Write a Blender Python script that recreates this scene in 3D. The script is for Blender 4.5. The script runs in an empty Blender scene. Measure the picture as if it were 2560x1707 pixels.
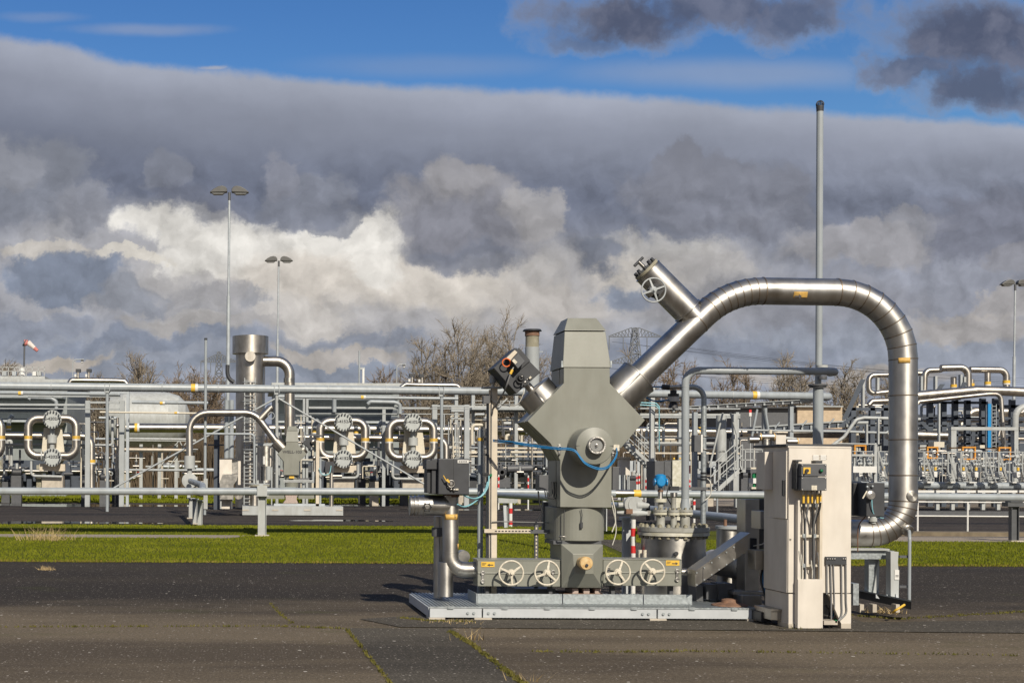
import bpy, bmesh, math, random
import numpy as np
from mathutils import Vector, Matrix
V = Vector
R = math.radians
S = bpy.context.scene
COL = S.collection
random.seed(7)

# ------------------------------------------------------------ camera, sun, sky, exposure
F = 3555.0; PX = 600.0; PY = 1180.0; EYE = 1.7; ROLL = 0.005
cr, sr = math.cos(ROLL), math.sin(ROLL)
cam_d = bpy.data.cameras.new('camera'); cam = bpy.data.objects.new('camera', cam_d); COL.objects.link(cam)
cam_d.sensor_width = 36; cam_d.lens = F * 36 / 2560
cam_d.shift_x = (1280 - PX) / 2560; cam_d.shift_y = (PY - 853.5) / 2560
cam_d.clip_start = 0.1; cam_d.clip_end = 3000
cam.matrix_world = Matrix(((cr, -sr, 0, 0), (0, 0, -1, 0), (sr, cr, 0, EYE), (0, 0, 0, 1)))
S.camera = cam
SUN_AZ, SUN_EL = R(12), R(35)
sun_vec = V((math.sin(SUN_AZ) * math.cos(SUN_EL), -math.cos(SUN_AZ) * math.cos(SUN_EL), math.sin(SUN_EL)))
sun_l = bpy.data.lights.new('sun', 'SUN'); sun_l.energy = 5.0; sun_l.angle = R(0.5); sun_l.color = (1.0, 0.915, 0.775)
sun = bpy.data.objects.new('sun', sun_l); COL.objects.link(sun)
sun.rotation_euler = sun_vec.to_track_quat('Z', 'Y').to_euler(); sun.location = (0, 0, 60)
S.view_settings.view_transform = 'Standard'; S.view_settings.look = 'None'
S.view_settings.exposure = 0.0; S.view_settings.gamma = 1.0; S.view_settings.use_curve_mapping = False

def make_world():
    w = bpy.data.worlds.new('World'); S.world = w; w.use_nodes = True
    nt = w.node_tree; N = nt.nodes; L = nt.links; N.clear()
    def put(i, v):
        if hasattr(v, 'is_output'): L.new(v, i)
        else: i.default_value = v
    def m(op, a, b=0.0, c=0.0, clamp=False):
        n = N.new('ShaderNodeMath'); n.operation = op; n.use_clamp = clamp
        put(n.inputs[0], a); put(n.inputs[1], b); put(n.inputs[2], c); return n.outputs[0]
    def vm(op, a, b=(0, 0, 0)):
        n = N.new('ShaderNodeVectorMath'); n.operation = op
        put(n.inputs[0], a); put(n.inputs[1], b); return n.outputs['Value'] if op == 'LENGTH' else n.outputs[0]
    def sm(x, a, b, lo=0.0, hi=1.0):
        n = N.new('ShaderNodeMapRange'); n.interpolation_type = 'SMOOTHSTEP'
        put(n.inputs[0], x); n.inputs[1].default_value = a; n.inputs[2].default_value = b
        n.inputs[3].default_value = lo; n.inputs[4].default_value = hi; return n.outputs[0]
    def mix(f, a, b, mode='MIX'):
        n = N.new('ShaderNodeMix'); n.data_type = 'RGBA'; n.blend_type = mode; n.clamp_factor = True
        put(n.inputs[0], f)
        for i, v in ((6, a), (7, b)):
            put(n.inputs[i], v if hasattr(v, 'is_output') else (*v, 1)); 
        return n.outputs[2]
    def noise(vec, scale, detail=6, rough=0.55, out='Fac', dist=0.0):
        n = N.new('ShaderNodeTexNoise'); n.noise_dimensions = '3D'; put(n.inputs['Vector'], vec)
        n.inputs['Scale'].default_value = scale; n.inputs['Detail'].default_value = detail
        n.inputs['Roughness'].default_value = rough; n.inputs['Distortion'].default_value = dist
        return n.outputs[out]
    def comb(x, y, z=0.0):
        n = N.new('ShaderNodeCombineXYZ'); put(n.inputs[0], x); put(n.inputs[1], y); put(n.inputs[2], z); return n.outputs[0]
    tc = N.new('ShaderNodeTexCoord').outputs['Generated']
    sp = N.new('ShaderNodeSeparateXYZ'); L.new(tc, sp.inputs[0]); dx, dy, dz = sp.outputs
    yy = m('MAXIMUM', dy, 0.12)
    X = m('MULTIPLY_ADD', m('DIVIDE', dx, yy), 3.266, 0.551)          # direction slopes -> kilo-units, x to the right
    Y = m('MULTIPLY_ADD', m('DIVIDE', m('MAXIMUM', dz, -0.02), yy), -3.266, 1.084)  # 1.084 at the horizon, 0 high up
    P0 = comb(X, Y, 0.0)
    wc = noise(P0, 4.8, 11, 0.64, 'Color')
    warp = vm('MULTIPLY', vm('SUBTRACT', wc, (0.5, 0.5, 0.5)), (0.30, 0.22, 0))
    P = vm('ADD', P0, warp)
    Pl = vm('ADD', P0, vm('MULTIPLY', warp, (0.45, 0.3, 0)))        # gentler warp for the stratus edge
    # puffed relief: density here minus density a step towards the light
    Pw = vm('ADD', P0, vm('MULTIPLY', warp, (0.5, 0.5, 0)))
    def puff(vec):
        n = N.new('ShaderNodeTexVoronoi'); n.feature = 'SMOOTH_F1'; n.inputs['Scale'].default_value = 8.5; n.inputs['Detail'].default_value = 3.0; n.inputs['Roughness'].default_value = 0.5; n.inputs['Smoothness'].default_value = 0.55
        n.voronoi_dimensions = '2D'; put(n.inputs['Vector'], vec); return n.outputs['Distance']
    v1 = puff(Pw); v2 = puff(vm('ADD', Pw, (0.012, -0.022, 0))); scal = m('MULTIPLY', m('SUBTRACT', v1, 0.55), 0.34)
    n1 = noise(Pw, 7.0, 10, 0.57); n2 = noise(vm('ADD', Pw, (0.020, -0.026, 0)), 7.0, 10, 0.57)
    relief = m('SUBTRACT', n1, n2)
    big = noise(vm('MULTIPLY', P0, (0.9, 3.2, 1)), 1.9, 5, 0.5)
    sl = N.new('ShaderNodeSeparateXYZ'); L.new(Pl, sl.inputs[0])
    below = m('SUBTRACT', sl.outputs[1], m('ADD', m('MULTIPLY_ADD', sl.outputs[0], 0.062, 0.124), m('MULTIPLY', sm(sl.outputs[0], 0.42, -0.05), -0.045)))
    col = mix(sm(below, 0.0, 0.11), (0.37, 0.40, 0.485), (0.265, 0.288, 0.36))
    col = mix(sm(below, 0.08, 0.27), col, (0.158, 0.178, 0.240))
    col = mix(sm(Y, 0.44, 0.62), col, (0.29, 0.305, 0.36))
    col = mix(sm(Y, 0.68, 0.80), col, (0.29, 0.315, 0.375))
    mask = sm(below, -0.004, 0.026)
    def blob(col, cx, cy, rx, ry, c, a=1.0, h=0, p=P):
        s0, s1 = ((1.2, 0.5), (1.06, 0.74), (1.02, 0.86))[h]
        l = vm('LENGTH', vm('DIVIDE', vm('SUBTRACT', p, (cx / 1000, cy / 1000, 0)), (rx / 1000, ry / 1000, 1)))
        return mix(sm(m('ADD', l, scal) if h else l, s0, s1, 0.0, a), col, c)
    cream, lgrey, mid = (0.73, 0.705, 0.66), (0.40, 0.39, 0.395), (0.52, 0.485, 0.45)
    for b in (
        (330, 620, 560, 150, (0.40, 0.40, 0.425), 0.9), (860, 630, 560, 120, (0.52, 0.495, 0.47), 0.95), (900, 720, 560, 90, (0.40, 0.39, 0.395), 0.8), (1560, 650, 260, 110, (0.42, 0.405, 0.40), 0.85),
        (60, 420, 170, 110, (0.225, 0.24, 0.285), 0.9, 1), (10, 390, 90, 60, (0.28, 0.29, 0.33), 0.7, 1), (190, 480, 85, 75, (0.25, 0.26, 0.30), 0.85, 1),
        (460, 525, 210, 60, cream, 0.95, 1), (560, 585, 220, 75, cream, 0.9, 1), (770, 570, 170, 90, cream, 0.95, 1), (690, 640, 210, 70, (0.66, 0.61, 0.55), 0.9), (980, 650, 200, 60, (0.62, 0.575, 0.52), 0.9), (880, 590, 90, 70, cream, 0.8, 1),
        (690, 722, 150, 58, (0.56, 0.53, 0.50), 0.85, 1), (560, 700, 70, 34, (0.30, 0.31, 0.345), 0.7, 1), (420, 745, 90, 30, (0.45, 0.435, 0.43), 0.8, 1), (1230, 690, 190, 60, mid, 0.75), (1500, 570, 150, 40, (0.52, 0.505, 0.49), 0.8), (1590, 630, 190, 56, (0.44, 0.425, 0.42), 0.8, 1), (1440, 620, 110, 46, (0.6, 0.56, 0.51), 0.7),
        (95, 588, 120, 30, (0.56, 0.525, 0.48), 0.85, 1), (300, 598, 110, 22, (0.66, 0.62, 0.55), 0.8, 1),
        (385, 405, 66, 56, (0.215, 0.23, 0.28), 0.85, 1), (450, 470, 100, 40, (0.17, 0.185, 0.24), 0.7),
        (690, 445, 120, 80, (0.215, 0.23, 0.28), 0.95, 1), (640, 390, 60, 48, (0.25, 0.26, 0.31), 0.8, 1), (760, 500, 70, 40, (0.20, 0.215, 0.265), 0.8, 1),
        (150, 645, 165, 58, (0.20, 0.235, 0.31), 0.9, 1), (300, 690, 110, 44, (0.27, 0.29, 0.34), 0.8, 1), (60, 740, 170, 34, (0.26, 0.285, 0.35), 0.8, 1), (470, 680, 130, 36, (0.36, 0.355, 0.37), 0.8, 1),
        (1080, 500, 225, 115, (0.285, 0.285, 0.315), 1.0, 1), (1060, 425, 110, 60, (0.32, 0.315, 0.335), 0.9, 1), (1235, 500, 80, 70, (0.36, 0.35, 0.355), 0.8, 1), (1040, 520, 170, 70, (0.225, 0.23, 0.27), 0.85), (1060, 585, 150, 34, (0.19, 0.205, 0.255), 0.85),
        (1385, 582, 72, 42, (0.19, 0.21, 0.265), 0.9), (1420, 672, 64, 34, (0.20, 0.24, 0.32), 0.85),
        (1640, 440, 240, 110, (0.215, 0.225, 0.27), 0.85, 1), (1560, 400, 110, 60, (0.215, 0.225, 0.27), 0.8, 1), (1760, 510, 130, 50, (0.22, 0.23, 0.275), 0.75, 1), (1970, 565, 190, 72, (0.33, 0.325, 0.345), 0.9, 1), (2090, 505, 90, 44, (0.31, 0.31, 0.335), 0.7, 1), (2250, 520, 170, 110, (0.19, 0.20, 0.25), 0.85, 1), (2330, 600, 90, 46, (0.28, 0.28, 0.31), 0.7, 1),
        (1800, 690, 420, 56, (0.26, 0.265, 0.30), 0.8), (2230, 740, 190, 56, (0.40, 0.375, 0.36), 0.8, 1), (2310, 690, 110, 40, (0.42, 0.395, 0.38), 0.7, 1),
        (470, 752, 230, 26, (0.38, 0.365, 0.36), 0.75, 1), (330, 790, 340, 18, (0.23, 0.26, 0.33), 0.8), (850, 775, 220, 18, (0.23, 0.26, 0.33), 0.7),
        (120, 830, 180, 26, (0.52, 0.465, 0.40), 0.85, 1), (760, 815, 190, 24, (0.47, 0.43, 0.39), 0.8, 1), (1650, 790, 400, 34, (0.23, 0.255, 0.32), 0.7), (1900, 862, 330, 20, (0.45, 0.41, 0.37), 0.75), (650, 850, 500, 18, (0.22, 0.25, 0.31), 0.6)):
        col = blob(col, *b)
    for b in ((1430, 35, 210, 80, 1.0), (1340, 95, 130, 40, 0.7), (1640, 10, 260, 62, 0.95), (1830, 30, 120, 70, 0.9), (2230, 70, 280, 110, 1.0), (2250, 190, 170, 75, 0.95), (2080, 150, 140, 48, 0.9)):
        l = vm('LENGTH', vm('DIVIDE', vm('SUBTRACT', P, (b[0] / 1000, b[1] / 1000, 0)), (b[2] / 1000, b[3] / 1000, 1)))
        f = m('MULTIPLY', sm(m('ADD', l, m('MULTIPLY', m('SUBTRACT', 0.5, n1), 1.6)), 1.30, 0.45, 0.0, b[4]), 1.0); col = mix(f, col, mix(sm(n1, 0.40, 0.62), (0.088, 0.102, 0.158), (0.16, 0.172, 0.235))); mask = m('MAXIMUM', mask, m('MULTIPLY', f, 0.95))
    Pq = vm('ADD', P0, vm('MULTIPLY', warp, (0.5, 0.10, 0)))
    for b in ((330, 70, 190, 16, 0.40), (80, 42, 110, 14, 0.25), (480, 158, 40, 6, 0.9), (1000, 150, 320, 30, 0.22), (1700, 165, 420, 40, 0.45)):
        l = vm('LENGTH', vm('DIVIDE', vm('SUBTRACT', Pq, (b[0] / 1000, b[1] / 1000, 0)), (b[2] / 1000, b[3] / 1000, 1)))
        f = sm(l, 1.3, 0.2, 0.0, b[4]); mask = m('MAXIMUM', mask, f)
    amp = sm(Y, 0.30, 0.46, 0.10, 1.0)
    relief = m('MULTIPLY_ADD', m('SUBTRACT', v2, v1), 0.10, m('MULTIPLY', relief, 0.85))
    k = m('ADD', m('MULTIPLY_ADD', m('MULTIPLY', relief, amp), 1.7, 1.0), m('MULTIPLY', m('SUBTRACT', big, 0.5), 0.42))
    col = mix(1.0, col, comb(k, k, k), 'MULTIPLY')
    # the rest of the sky dome (behind and beside the view): broken bright cumulus
    g = noise(vm('MULTIPLY', tc, (1, 1, 2.2)), 2.6, 7, 0.55)
    cm = m('MAXIMUM', sm(g, 0.44, 0.56), sm(dz, 0.50, 0.12)); cc = mix(sm(g, 0.55, 0.75), (0.38, 0.375, 0.37), (0.12, 0.125, 0.15))
    front = sm(dy, 0.30, 0.55)
    col = mix(front, cc, col); mask = m('ADD', m('MULTIPLY', mask, front), m('MULTIPLY', cm, m('SUBTRACT', 1.0, front)))
    sky = N.new('ShaderNodeTexSky'); sky.sky_type = 'NISHITA'; sky.sun_disc = False
    sky.sun_elevation = SUN_EL; sky.sun_rotation = math.pi - SUN_AZ; sky.air_density = 1.0; sky.dust_density = 0.2; sky.ozone_density = 3.0
    tint = mix(sm(dz, 0.10, 0.36), (0.62, 0.86, 0.98), (0.37, 0.63, 0.93))
    bg1 = N.new('ShaderNodeBackground'); bg1.inputs[1].default_value = 0.10
    L.new(mix(1.0, sky.outputs[0], tint, 'MULTIPLY'), bg1.inputs[0])
    bg2 = N.new('ShaderNodeBackground'); bg2.inputs[1].default_value = 1.0; L.new(col, bg2.inputs[0])
    ms = N.new('ShaderNodeMixShader'); put(ms.inputs[0], mask); L.new(bg1.outputs[0], ms.inputs[1]); L.new(bg2.outputs[0], ms.inputs[2])
    out = N.new('ShaderNodeOutputWorld'); L.new(ms.outputs[0], out.inputs[0])
make_world()

# ------------------------------------------------------------ materials
def mat(name, col, rough=0.5, metal=0.0, var=0.12, scale=6.0, bump=0.0, bscale=60.0, rvar=0.0, spec=0.5, col2=None, stretch=None, detail=5, aniso=0.0, dirt=0.0):
    M_ = bpy.data.materials.new(name); M_.use_nodes = True; nt = M_.node_tree; N = nt.nodes; L = nt.links
    b = N['Principled BSDF']; b.inputs['Metallic'].default_value = metal; b.inputs['Roughness'].default_value = rough
    b.inputs['Specular IOR Level'].default_value = spec
    tc = N.new('ShaderNodeTexCoord').outputs['Object']
    if stretch:
        mp = N.new('ShaderNodeMapping'); mp.inputs['Scale'].default_value = stretch; L.new(tc, mp.inputs[0]); tc = mp.outputs[0]
    n = N.new('ShaderNodeTexNoise'); n.inputs['Scale'].default_value = scale; n.inputs['Detail'].default_value = detail; L.new(tc, n.inputs['Vector'])
    r = N.new('ShaderNodeValToRGB'); L.new(n.outputs['Fac'], r.inputs[0])
    c2 = col2 or tuple(min(1, c * (1 + var)) for c in col)
    r.color_ramp.elements[0].position = 0.32; r.color_ramp.elements[1].position = 0.68
    r.color_ramp.elements[0].color = (*[c * (1 - var) for c in col], 1) if not col2 else (*col, 1); r.color_ramp.elements[1].color = (*c2, 1)
    base = r.outputs[0]
    if dirt:   # rain streaks and grime
        mp2 = N.new('ShaderNodeMapping'); mp2.inputs['Scale'].default_value = (2.6, 2.6, 0.9); L.new(N.new('ShaderNodeTexCoord').outputs['Object'], mp2.inputs[0])
        n3 = N.new('ShaderNodeTexNoise'); n3.inputs['Scale'].default_value = 2.0; n3.inputs['Detail'].default_value = 6; n3.inputs['Roughness'].default_value = 0.6; L.new(mp2.outputs[0], n3.inputs['Vector'])
        r3 = N.new('ShaderNodeValToRGB'); L.new(n3.outputs['Fac'], r3.inputs[0]); r3.color_ramp.elements[0].position = 0.30; r3.color_ramp.elements[1].position = 0.58
        r3.color_ramp.elements[0].color = (1 - dirt, 1 - dirt * 1.1, 1 - dirt * 1.25, 1); r3.color_ramp.elements[1].color = (1, 1, 1, 1)
        mx = N.new('ShaderNodeMix'); mx.data_type = 'RGBA'; mx.blend_type = 'MULTIPLY'; mx.inputs[0].default_value = 1.0; L.new(base, mx.inputs[6]); L.new(r3.outputs[0], mx.inputs[7]); base = mx.outputs[2]
    L.new(base, b.inputs['Base Color'])
    if aniso:
        b.inputs['Anisotropic'].default_value = aniso; at = N.new('ShaderNodeAttribute'); at.attribute_name = 'axis'; L.new(at.outputs['Vector'], b.inputs['Tangent'])
    if rvar:
        mr = N.new('ShaderNodeMapRange'); L.new(n.outputs['Fac'], mr.inputs[0]); mr.inputs[1].default_value = 0.3; mr.inputs[2].default_value = 0.7
        mr.inputs[3].default_value = rough - rvar; mr.inputs[4].default_value = rough + rvar; L.new(mr.outputs[0], b.inputs['Roughness'])
    if bump:
        n2 = N.new('ShaderNodeTexNoise'); n2.inputs['Scale'].default_value = bscale; n2.inputs['Detail'].default_value = 3; L.new(tc, n2.inputs['Vector'])
        bp = N.new('ShaderNodeBump'); bp.inputs['Strength'].default_value = bump; bp.inputs['Distance'].default_value = 0.01
        L.new(n2.outputs['Fac'], bp.inputs['Height']); L.new(bp.outputs[0], b.inputs['Normal'])
    return M_
K = {}
K['steel'] = mat('stainless cladding', (0.53, 0.515, 0.49), 0.50, 1.0, 0.12, 3.5, bump=0.03, bscale=5, rvar=0.08, aniso=0.55, dirt=0.28)
K['steel_dull'] = mat('dull stainless', (0.44, 0.42, 0.385), 0.44, 1.0, 0.14, 7, bump=0.03, bscale=12, rvar=0.07, aniso=0.6)
K['steel_far'] = mat('weathered stainless', (0.53, 0.495, 0.445), 0.46, 1.0, 0.12, 1.5, rvar=0.05, aniso=0.5, dirt=0.25)
K['olive'] = mat('grey green enclosure paint', (0.205, 0.208, 0.178), 0.40, 0, 0.05, 2.2, bump=0.03, bscale=30, col2=(0.238, 0.240, 0.207), detail=9, dirt=0.12)
K['galv'] = mat('galvanised steel', (0.36, 0.39, 0.40), 0.45, 0.55, 0.18, 30, bump=0.03, rvar=0.08)
K['galv_far'] = mat('galvanised far steel', (0.40, 0.43, 0.45), 0.5, 0.3, 0.10, 3)
K['white_beam'] = mat('pale painted beam', (0.45, 0.47, 0.485), 0.45, 0, 0.07, 6)
K['bluegrey'] = mat('blue grey pipe paint', (0.31, 0.34, 0.36), 0.38, 0, 0.07, 2.5, dirt=0.14)
K['ltgrey'] = mat('light grey paint', (0.34, 0.36, 0.365), 0.45, 0, 0.08, 2)
K['primer'] = mat('grey green primer', (0.34, 0.34, 0.31), 0.5, 0, 0.12, 14, dirt=0.35)
K['disc'] = mat('grey disc paint', (0.40, 0.42, 0.41), 0.5, 0, 0.08, 4)
K['kerb'] = mat('mossy kerb stone', (0.15, 0.12, 0.08), 0.9, 0, 0.3, 3)
K['palegrey'] = mat('pale grey paint', (0.40, 0.415, 0.41), 0.5, 0, 0.08, 1.5, dirt=0.18)
K['greygreen'] = mat('grey cladding', (0.25, 0.275, 0.28), 0.55, 0, 0.06, 0.6, dirt=0.15)
K['beige'] = mat('beige cabinet paint', (0.64, 0.59, 0.52), 0.55, 0, 0.06, 2.5, dirt=0.10, bump=0.01, bscale=30)
K['beige_side'] = K['beige']
K['beige_post'] = mat('beige channel', (0.56, 0.49, 0.39), 0.5, 0, 0.10, 5)
K['concrete'] = mat('pale concrete', (0.45, 0.40, 0.33), 0.85, 0, 0.15, 4, bump=0.1)
K['black'] = mat('black plastic', (0.022, 0.023, 0.026), 0.5, 0, 0.25, 8)
K['charcoal'] = mat('charcoal box', (0.038, 0.04, 0.045), 0.55, 0, 0.15, 8)
K['darkgrey'] = mat('dark grey box', (0.085, 0.088, 0.095), 0.5, 0, 0.12, 8)
K['darksteel'] = mat('dark blue steelwork', (0.055, 0.068, 0.09), 0.55, 0, 0.18, 2)
K['yellow'] = mat('yellow sticker', (0.68, 0.42, 0.05), 0.5, 0, 0.08, 10)
K['sticker'] = mat('sun bleached sticker', (0.60, 0.37, 0.10), 0.55, 0, 0.12, 30)
K['pylon'] = mat('distant galvanised lattice', (0.15, 0.16, 0.175), 0.6)
K['orange'] = mat('orange frame paint', (0.62, 0.27, 0.03), 0.5, 0, 0.1, 5)
K['orangered'] = mat('orange cable', (0.65, 0.13, 0.02), 0.45)
K['white'] = mat('white paint', (0.64, 0.63, 0.60), 0.5, 0, 0.06, 5)
K['cream'] = mat('worn cream paint', (0.58, 0.53, 0.43), 0.5, 0, 0.18, 40)
K['red'] = mat('red paint', (0.55, 0.03, 0.03), 0.45, 0, 0.08, 8)
K['blue'] = mat('bright blue paint', (0.012, 0.22, 0.50), 0.4, 0, 0.06, 8)
K['blue_cable'] = mat('blue cable', (0.012, 0.15, 0.34), 0.4)
K['seam'] = mat('stained cladding seam', (0.20, 0.165, 0.13), 0.45, 0.8, 0.2, 20)
K['pale_cable'] = mat('pale blue cable', (0.22, 0.46, 0.52), 0.4)
K['grey_cable'] = mat('grey cable', (0.17, 0.17, 0.17), 0.5)
K['white_cable'] = mat('white cable', (0.55, 0.53, 0.47), 0.5)
K['green'] = mat('green plastic', (0.01, 0.16, 0.06), 0.35)
K['rust'] = mat('rusty steel', (0.13, 0.075, 0.05), 0.8, 0, 0.3, 20, col2=(0.24, 0.13, 0.08), bump=0.1)
K['rustpale'] = mat('rust stained primer', (0.34, 0.26, 0.22), 0.8, 0, 0.2, 20, col2=(0.42, 0.34, 0.30))
K['knob'] = mat('rust yellow cap', (0.50, 0.29, 0.10), 0.55, 0, 0.3, 26, col2=(0.62, 0.47, 0.24))
K['stain'] = mat('rain stained paint', (0.20, 0.18, 0.12), 0.7, 0, 0.3, 8, col2=(0.34, 0.32, 0.25))
K['lichen'] = mat('lichen stained panel', (0.42, 0.40, 0.30), 0.8, 0, 0.3, 9, col2=(0.62, 0.60, 0.52))
K['brick'] = mat('pale brick', (0.46, 0.36, 0.25), 0.85, 0, 0.12, 3)
K['glass'] = mat('gauge glass', (0.45, 0.45, 0.43), 0.15, 0.6, 0.1, 10)
K['bark'] = mat('winter bark', (0.185, 0.155, 0.115), 0.9, 0, 0.25, 2)
K['twig'] = mat('winter twigs', (0.25, 0.21, 0.16), 0.9, 0, 0.25, 1)
K['twig_brown'] = mat('brown catkin twigs', (0.21, 0.155, 0.105), 0.9, 0, 0.25, 1)
K['brush'] = mat('brown undergrowth', (0.085, 0.062, 0.038), 0.95, 0, 0.35, 0.5)
K['straw'] = mat('dry straw', (0.42, 0.31, 0.15), 0.8, 0, 0.3, 30)
K['ink'] = mat('dark lettering', (0.03, 0.03, 0.035), 0.6)
K['faded_red'] = mat('faded red cloth', (0.50, 0.17, 0.15), 0.8)
K['faded_white'] = mat('faded white cloth', (0.62, 0.55, 0.50), 0.8)
K['lens'] = mat('lamp diffuser', (0.11, 0.11, 0.105), 0.3)
K['lampgrey'] = mat('lamp head grey', (0.085, 0.083, 0.078), 0.45, 0, 0.1, 3)

# ------------------------------------------------------------ geometry helpers
def W(x, y, d):
    "a point of the place: image column and row plus its distance in metres along the view"
    ix = (x - PX) * d / F; iy = (PY - y) * d / F
    return V((ix * cr - iy * sr, d, EYE + ix * sr + iy * cr))
def px(n, d): return n * d / F
def GX(x, d): return W(x, PY + F * EYE / d, d).x
ORG = {}
class MB:
    def __init__(s): s.v = []; s.f = []; s.s = []; s.ax = {}
    def add(s, vs, fs, smooth=False):
        o = len(s.v); s.v += [tuple(p) for p in vs]; s.f += [tuple(i + o for i in f) for f in fs]; s.s += [smooth] * len(fs); return s
    def bx(s, x0, x1, y0, y1, z0, z1):
        vs = [(x, y, z) for z in (z0, z1) for y in (y0, y1) for x in (x0, x1)]
        return s.add(vs, [(0, 2, 3, 1), (4, 5, 7, 6), (0, 1, 5, 4), (1, 3, 7, 5), (3, 2, 6, 7), (2, 0, 4, 6)])
    def rect(s, x0, y0, x1, y1, d, dep):
        "upright box whose front face covers the given image rectangle at distance d"
        a = W(x0, (y0 + y1) / 2, d).x; b = W(x1, (y0 + y1) / 2, d).x
        t = W((x0 + x1) / 2, y0, d).z; u = W((x0 + x1) / 2, y1, d).z
        return s.bx(min(a, b), max(a, b), d, d + dep, min(t, u), max(t, u))
    def prism(s, pts, vec):
        pts = [V(p) for p in pts]; n = len(pts); vec = V(vec)
        vs = pts + [p + vec for p in pts]
        fs = [tuple(range(n)), tuple(range(2 * n - 1, n - 1, -1))] + [(i, i + n, (i + 1) % n + n, (i + 1) % n) for i in range(n)]
        return s.add(vs, fs)
    def poly(s, pts2, d, dep): return s.prism([W(x, y, d) for x, y in pts2], (0, dep, 0))
    def loft(s, a, b):
        n = len(a); return s.add(list(a) + list(b), [tuple(range(n)), tuple(range(2 * n - 1, n - 1, -1))] + [(i, i + n, (i + 1) % n + n, (i + 1) % n) for i in range(n)])
    def ring(s, c, t, r, n, ref=None):
        t = V(t).normalized(); u = V(ref) if ref else (V((0, 0, 1)) if abs(t.z) < 0.9 else V((1, 0, 0)))
        a = t.cross(u).normalized(); b = t.cross(a).normalized()
        return [V(c) + a * (r * math.cos(2 * math.pi * i / n)) + b * (r * math.sin(2 * math.pi * i / n)) for i in range(n)]
    def tube(s, path, r, n=14, caps=True, mitre=False):
        path = [V(p) for p in path]; k = len(path); rs = r if isinstance(r, (list, tuple)) else [r] * k
        T = []
        for i in range(k):
            a = (path[i] - path[i - 1]).normalized() if i else None
            b = (path[i + 1] - path[i]).normalized() if i < k - 1 else None
            t = (a or b) if (a is None or b is None) else (a + b)
            T.append(t.normalized() if t.length > 1e-6 else (a or b))
        u = V((0, 0, 1)) if abs(T[0].z) < 0.9 else V((1, 0, 0))
        a = T[0].cross(u).normalized(); rings = []
        for i in range(k):
            if i:
                q = T[i - 1].rotation_difference(T[i]); a = q @ a
            a = (a - T[i] * a.dot(T[i])).normalized(); b = T[i].cross(a)
            rings.append([path[i] + a * (rs[i] * math.cos(2 * math.pi * j / n)) + b * (rs[i] * math.sin(2 * math.pi * j / n)) for j in range(n)])
        o0 = len(s.v)
        if mitre:
            for i in range(k - 1): s.add(rings[i] + rings[i + 1], [(j, (j + 1) % n, (j + 1) % n + n, j + n) for j in range(n)], True)
        else:
            s.add([p for q in rings for p in q], [(i * n + j, i * n + (j + 1) % n, (i + 1) * n + (j + 1) % n, (i + 1) * n + j) for i in range(k - 1) for j in range(n)], True)
        for q in range(o0, len(s.v)):
            i = (q - o0) // n; s.ax[q] = tuple(T[min(k - 1, (i + 1) // 2)] if mitre else T[i])
        if caps:
            s.add(rings[0], [tuple(range(n - 1, -1, -1))]); s.add(rings[-1], [tuple(range(n))])
        return s
    def pipe(s, pts, r, bend=0.3, seg=6, n=16, mitre=False, caps=True):
        return s.tube(fillet(pts, bend, seg), r, n, caps, mitre)
    def ppipe(s, pts, rpx, bend=30, seg=6, n=12, mitre=False, d=None):
        q = [W(p[0], p[1], p[2] if len(p) > 2 else d) for p in pts]; dd = pts[0][2] if len(pts[0]) > 2 else d
        return s.pipe(q, px(rpx, dd), [px(b, dd) for b in bend] if isinstance(bend, (list, tuple)) else px(bend, dd), seg, n, mitre)
    def cyl(s, a, b, r, r2=None, n=20): return s.tube([a, b], [r, r if r2 is None else r2], n)
    def vcyl(s, x, y0, y1, rpx, d, r2=None, n=16):
        X = W(x, (y0 + y1) / 2, d).x; a = W(x, y1, d).z; b = W(x, y0, d).z
        return s.cyl((X, d, a), (X, d, b), px(rpx, d), None if r2 is None else px(r2, d), n)
    def lathe(s, prof, p, axis, n=24):
        p = V(p); axis = V(axis).normalized(); rings = [s.ring(p + axis * h, axis, max(r, 1e-4), n) for r, h in prof]
        o0 = len(s.v)
        for i in range(len(rings) - 1): s.add(rings[i] + rings[i + 1], [(j, (j + 1) % n, (j + 1) % n + n, j + n) for j in range(n)], True)
        for q in range(o0, len(s.v)): s.ax[q] = tuple(axis)
        s.add(rings[0], [tuple(range(n - 1, -1, -1))]); s.add(rings[-1], [tuple(range(n))]); return s
    def torus(s, c, axis, R_, r, n=32, m=8, a0=0.0, a1=None):
        c = V(c); t = V(axis).normalized(); u = V((0, 0, 1)) if abs(t.z) < 0.9 else V((1, 0, 0))
        a = t.cross(u).normalized(); b = t.cross(a).normalized(); full = a1 is None; a1 = 2 * math.pi if full else a1
        k = n if full else n + 1
        vs = []
        for i in range(k):
            th = a0 + (a1 - a0) * i / n; dr = a * math.cos(th) + b * math.sin(th)
            vs += [c + dr * (R_ + r * math.cos(2 * math.pi * j / m)) + t * (r * math.sin(2 * math.pi * j / m)) for j in range(m)]
        return s.add(vs, [(i * m + j, i * m + (j + 1) % m, ((i + 1) % k) * m + (j + 1) % m, ((i + 1) % k) * m + j) for i in range(n) for j in range(m)], True)
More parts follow.
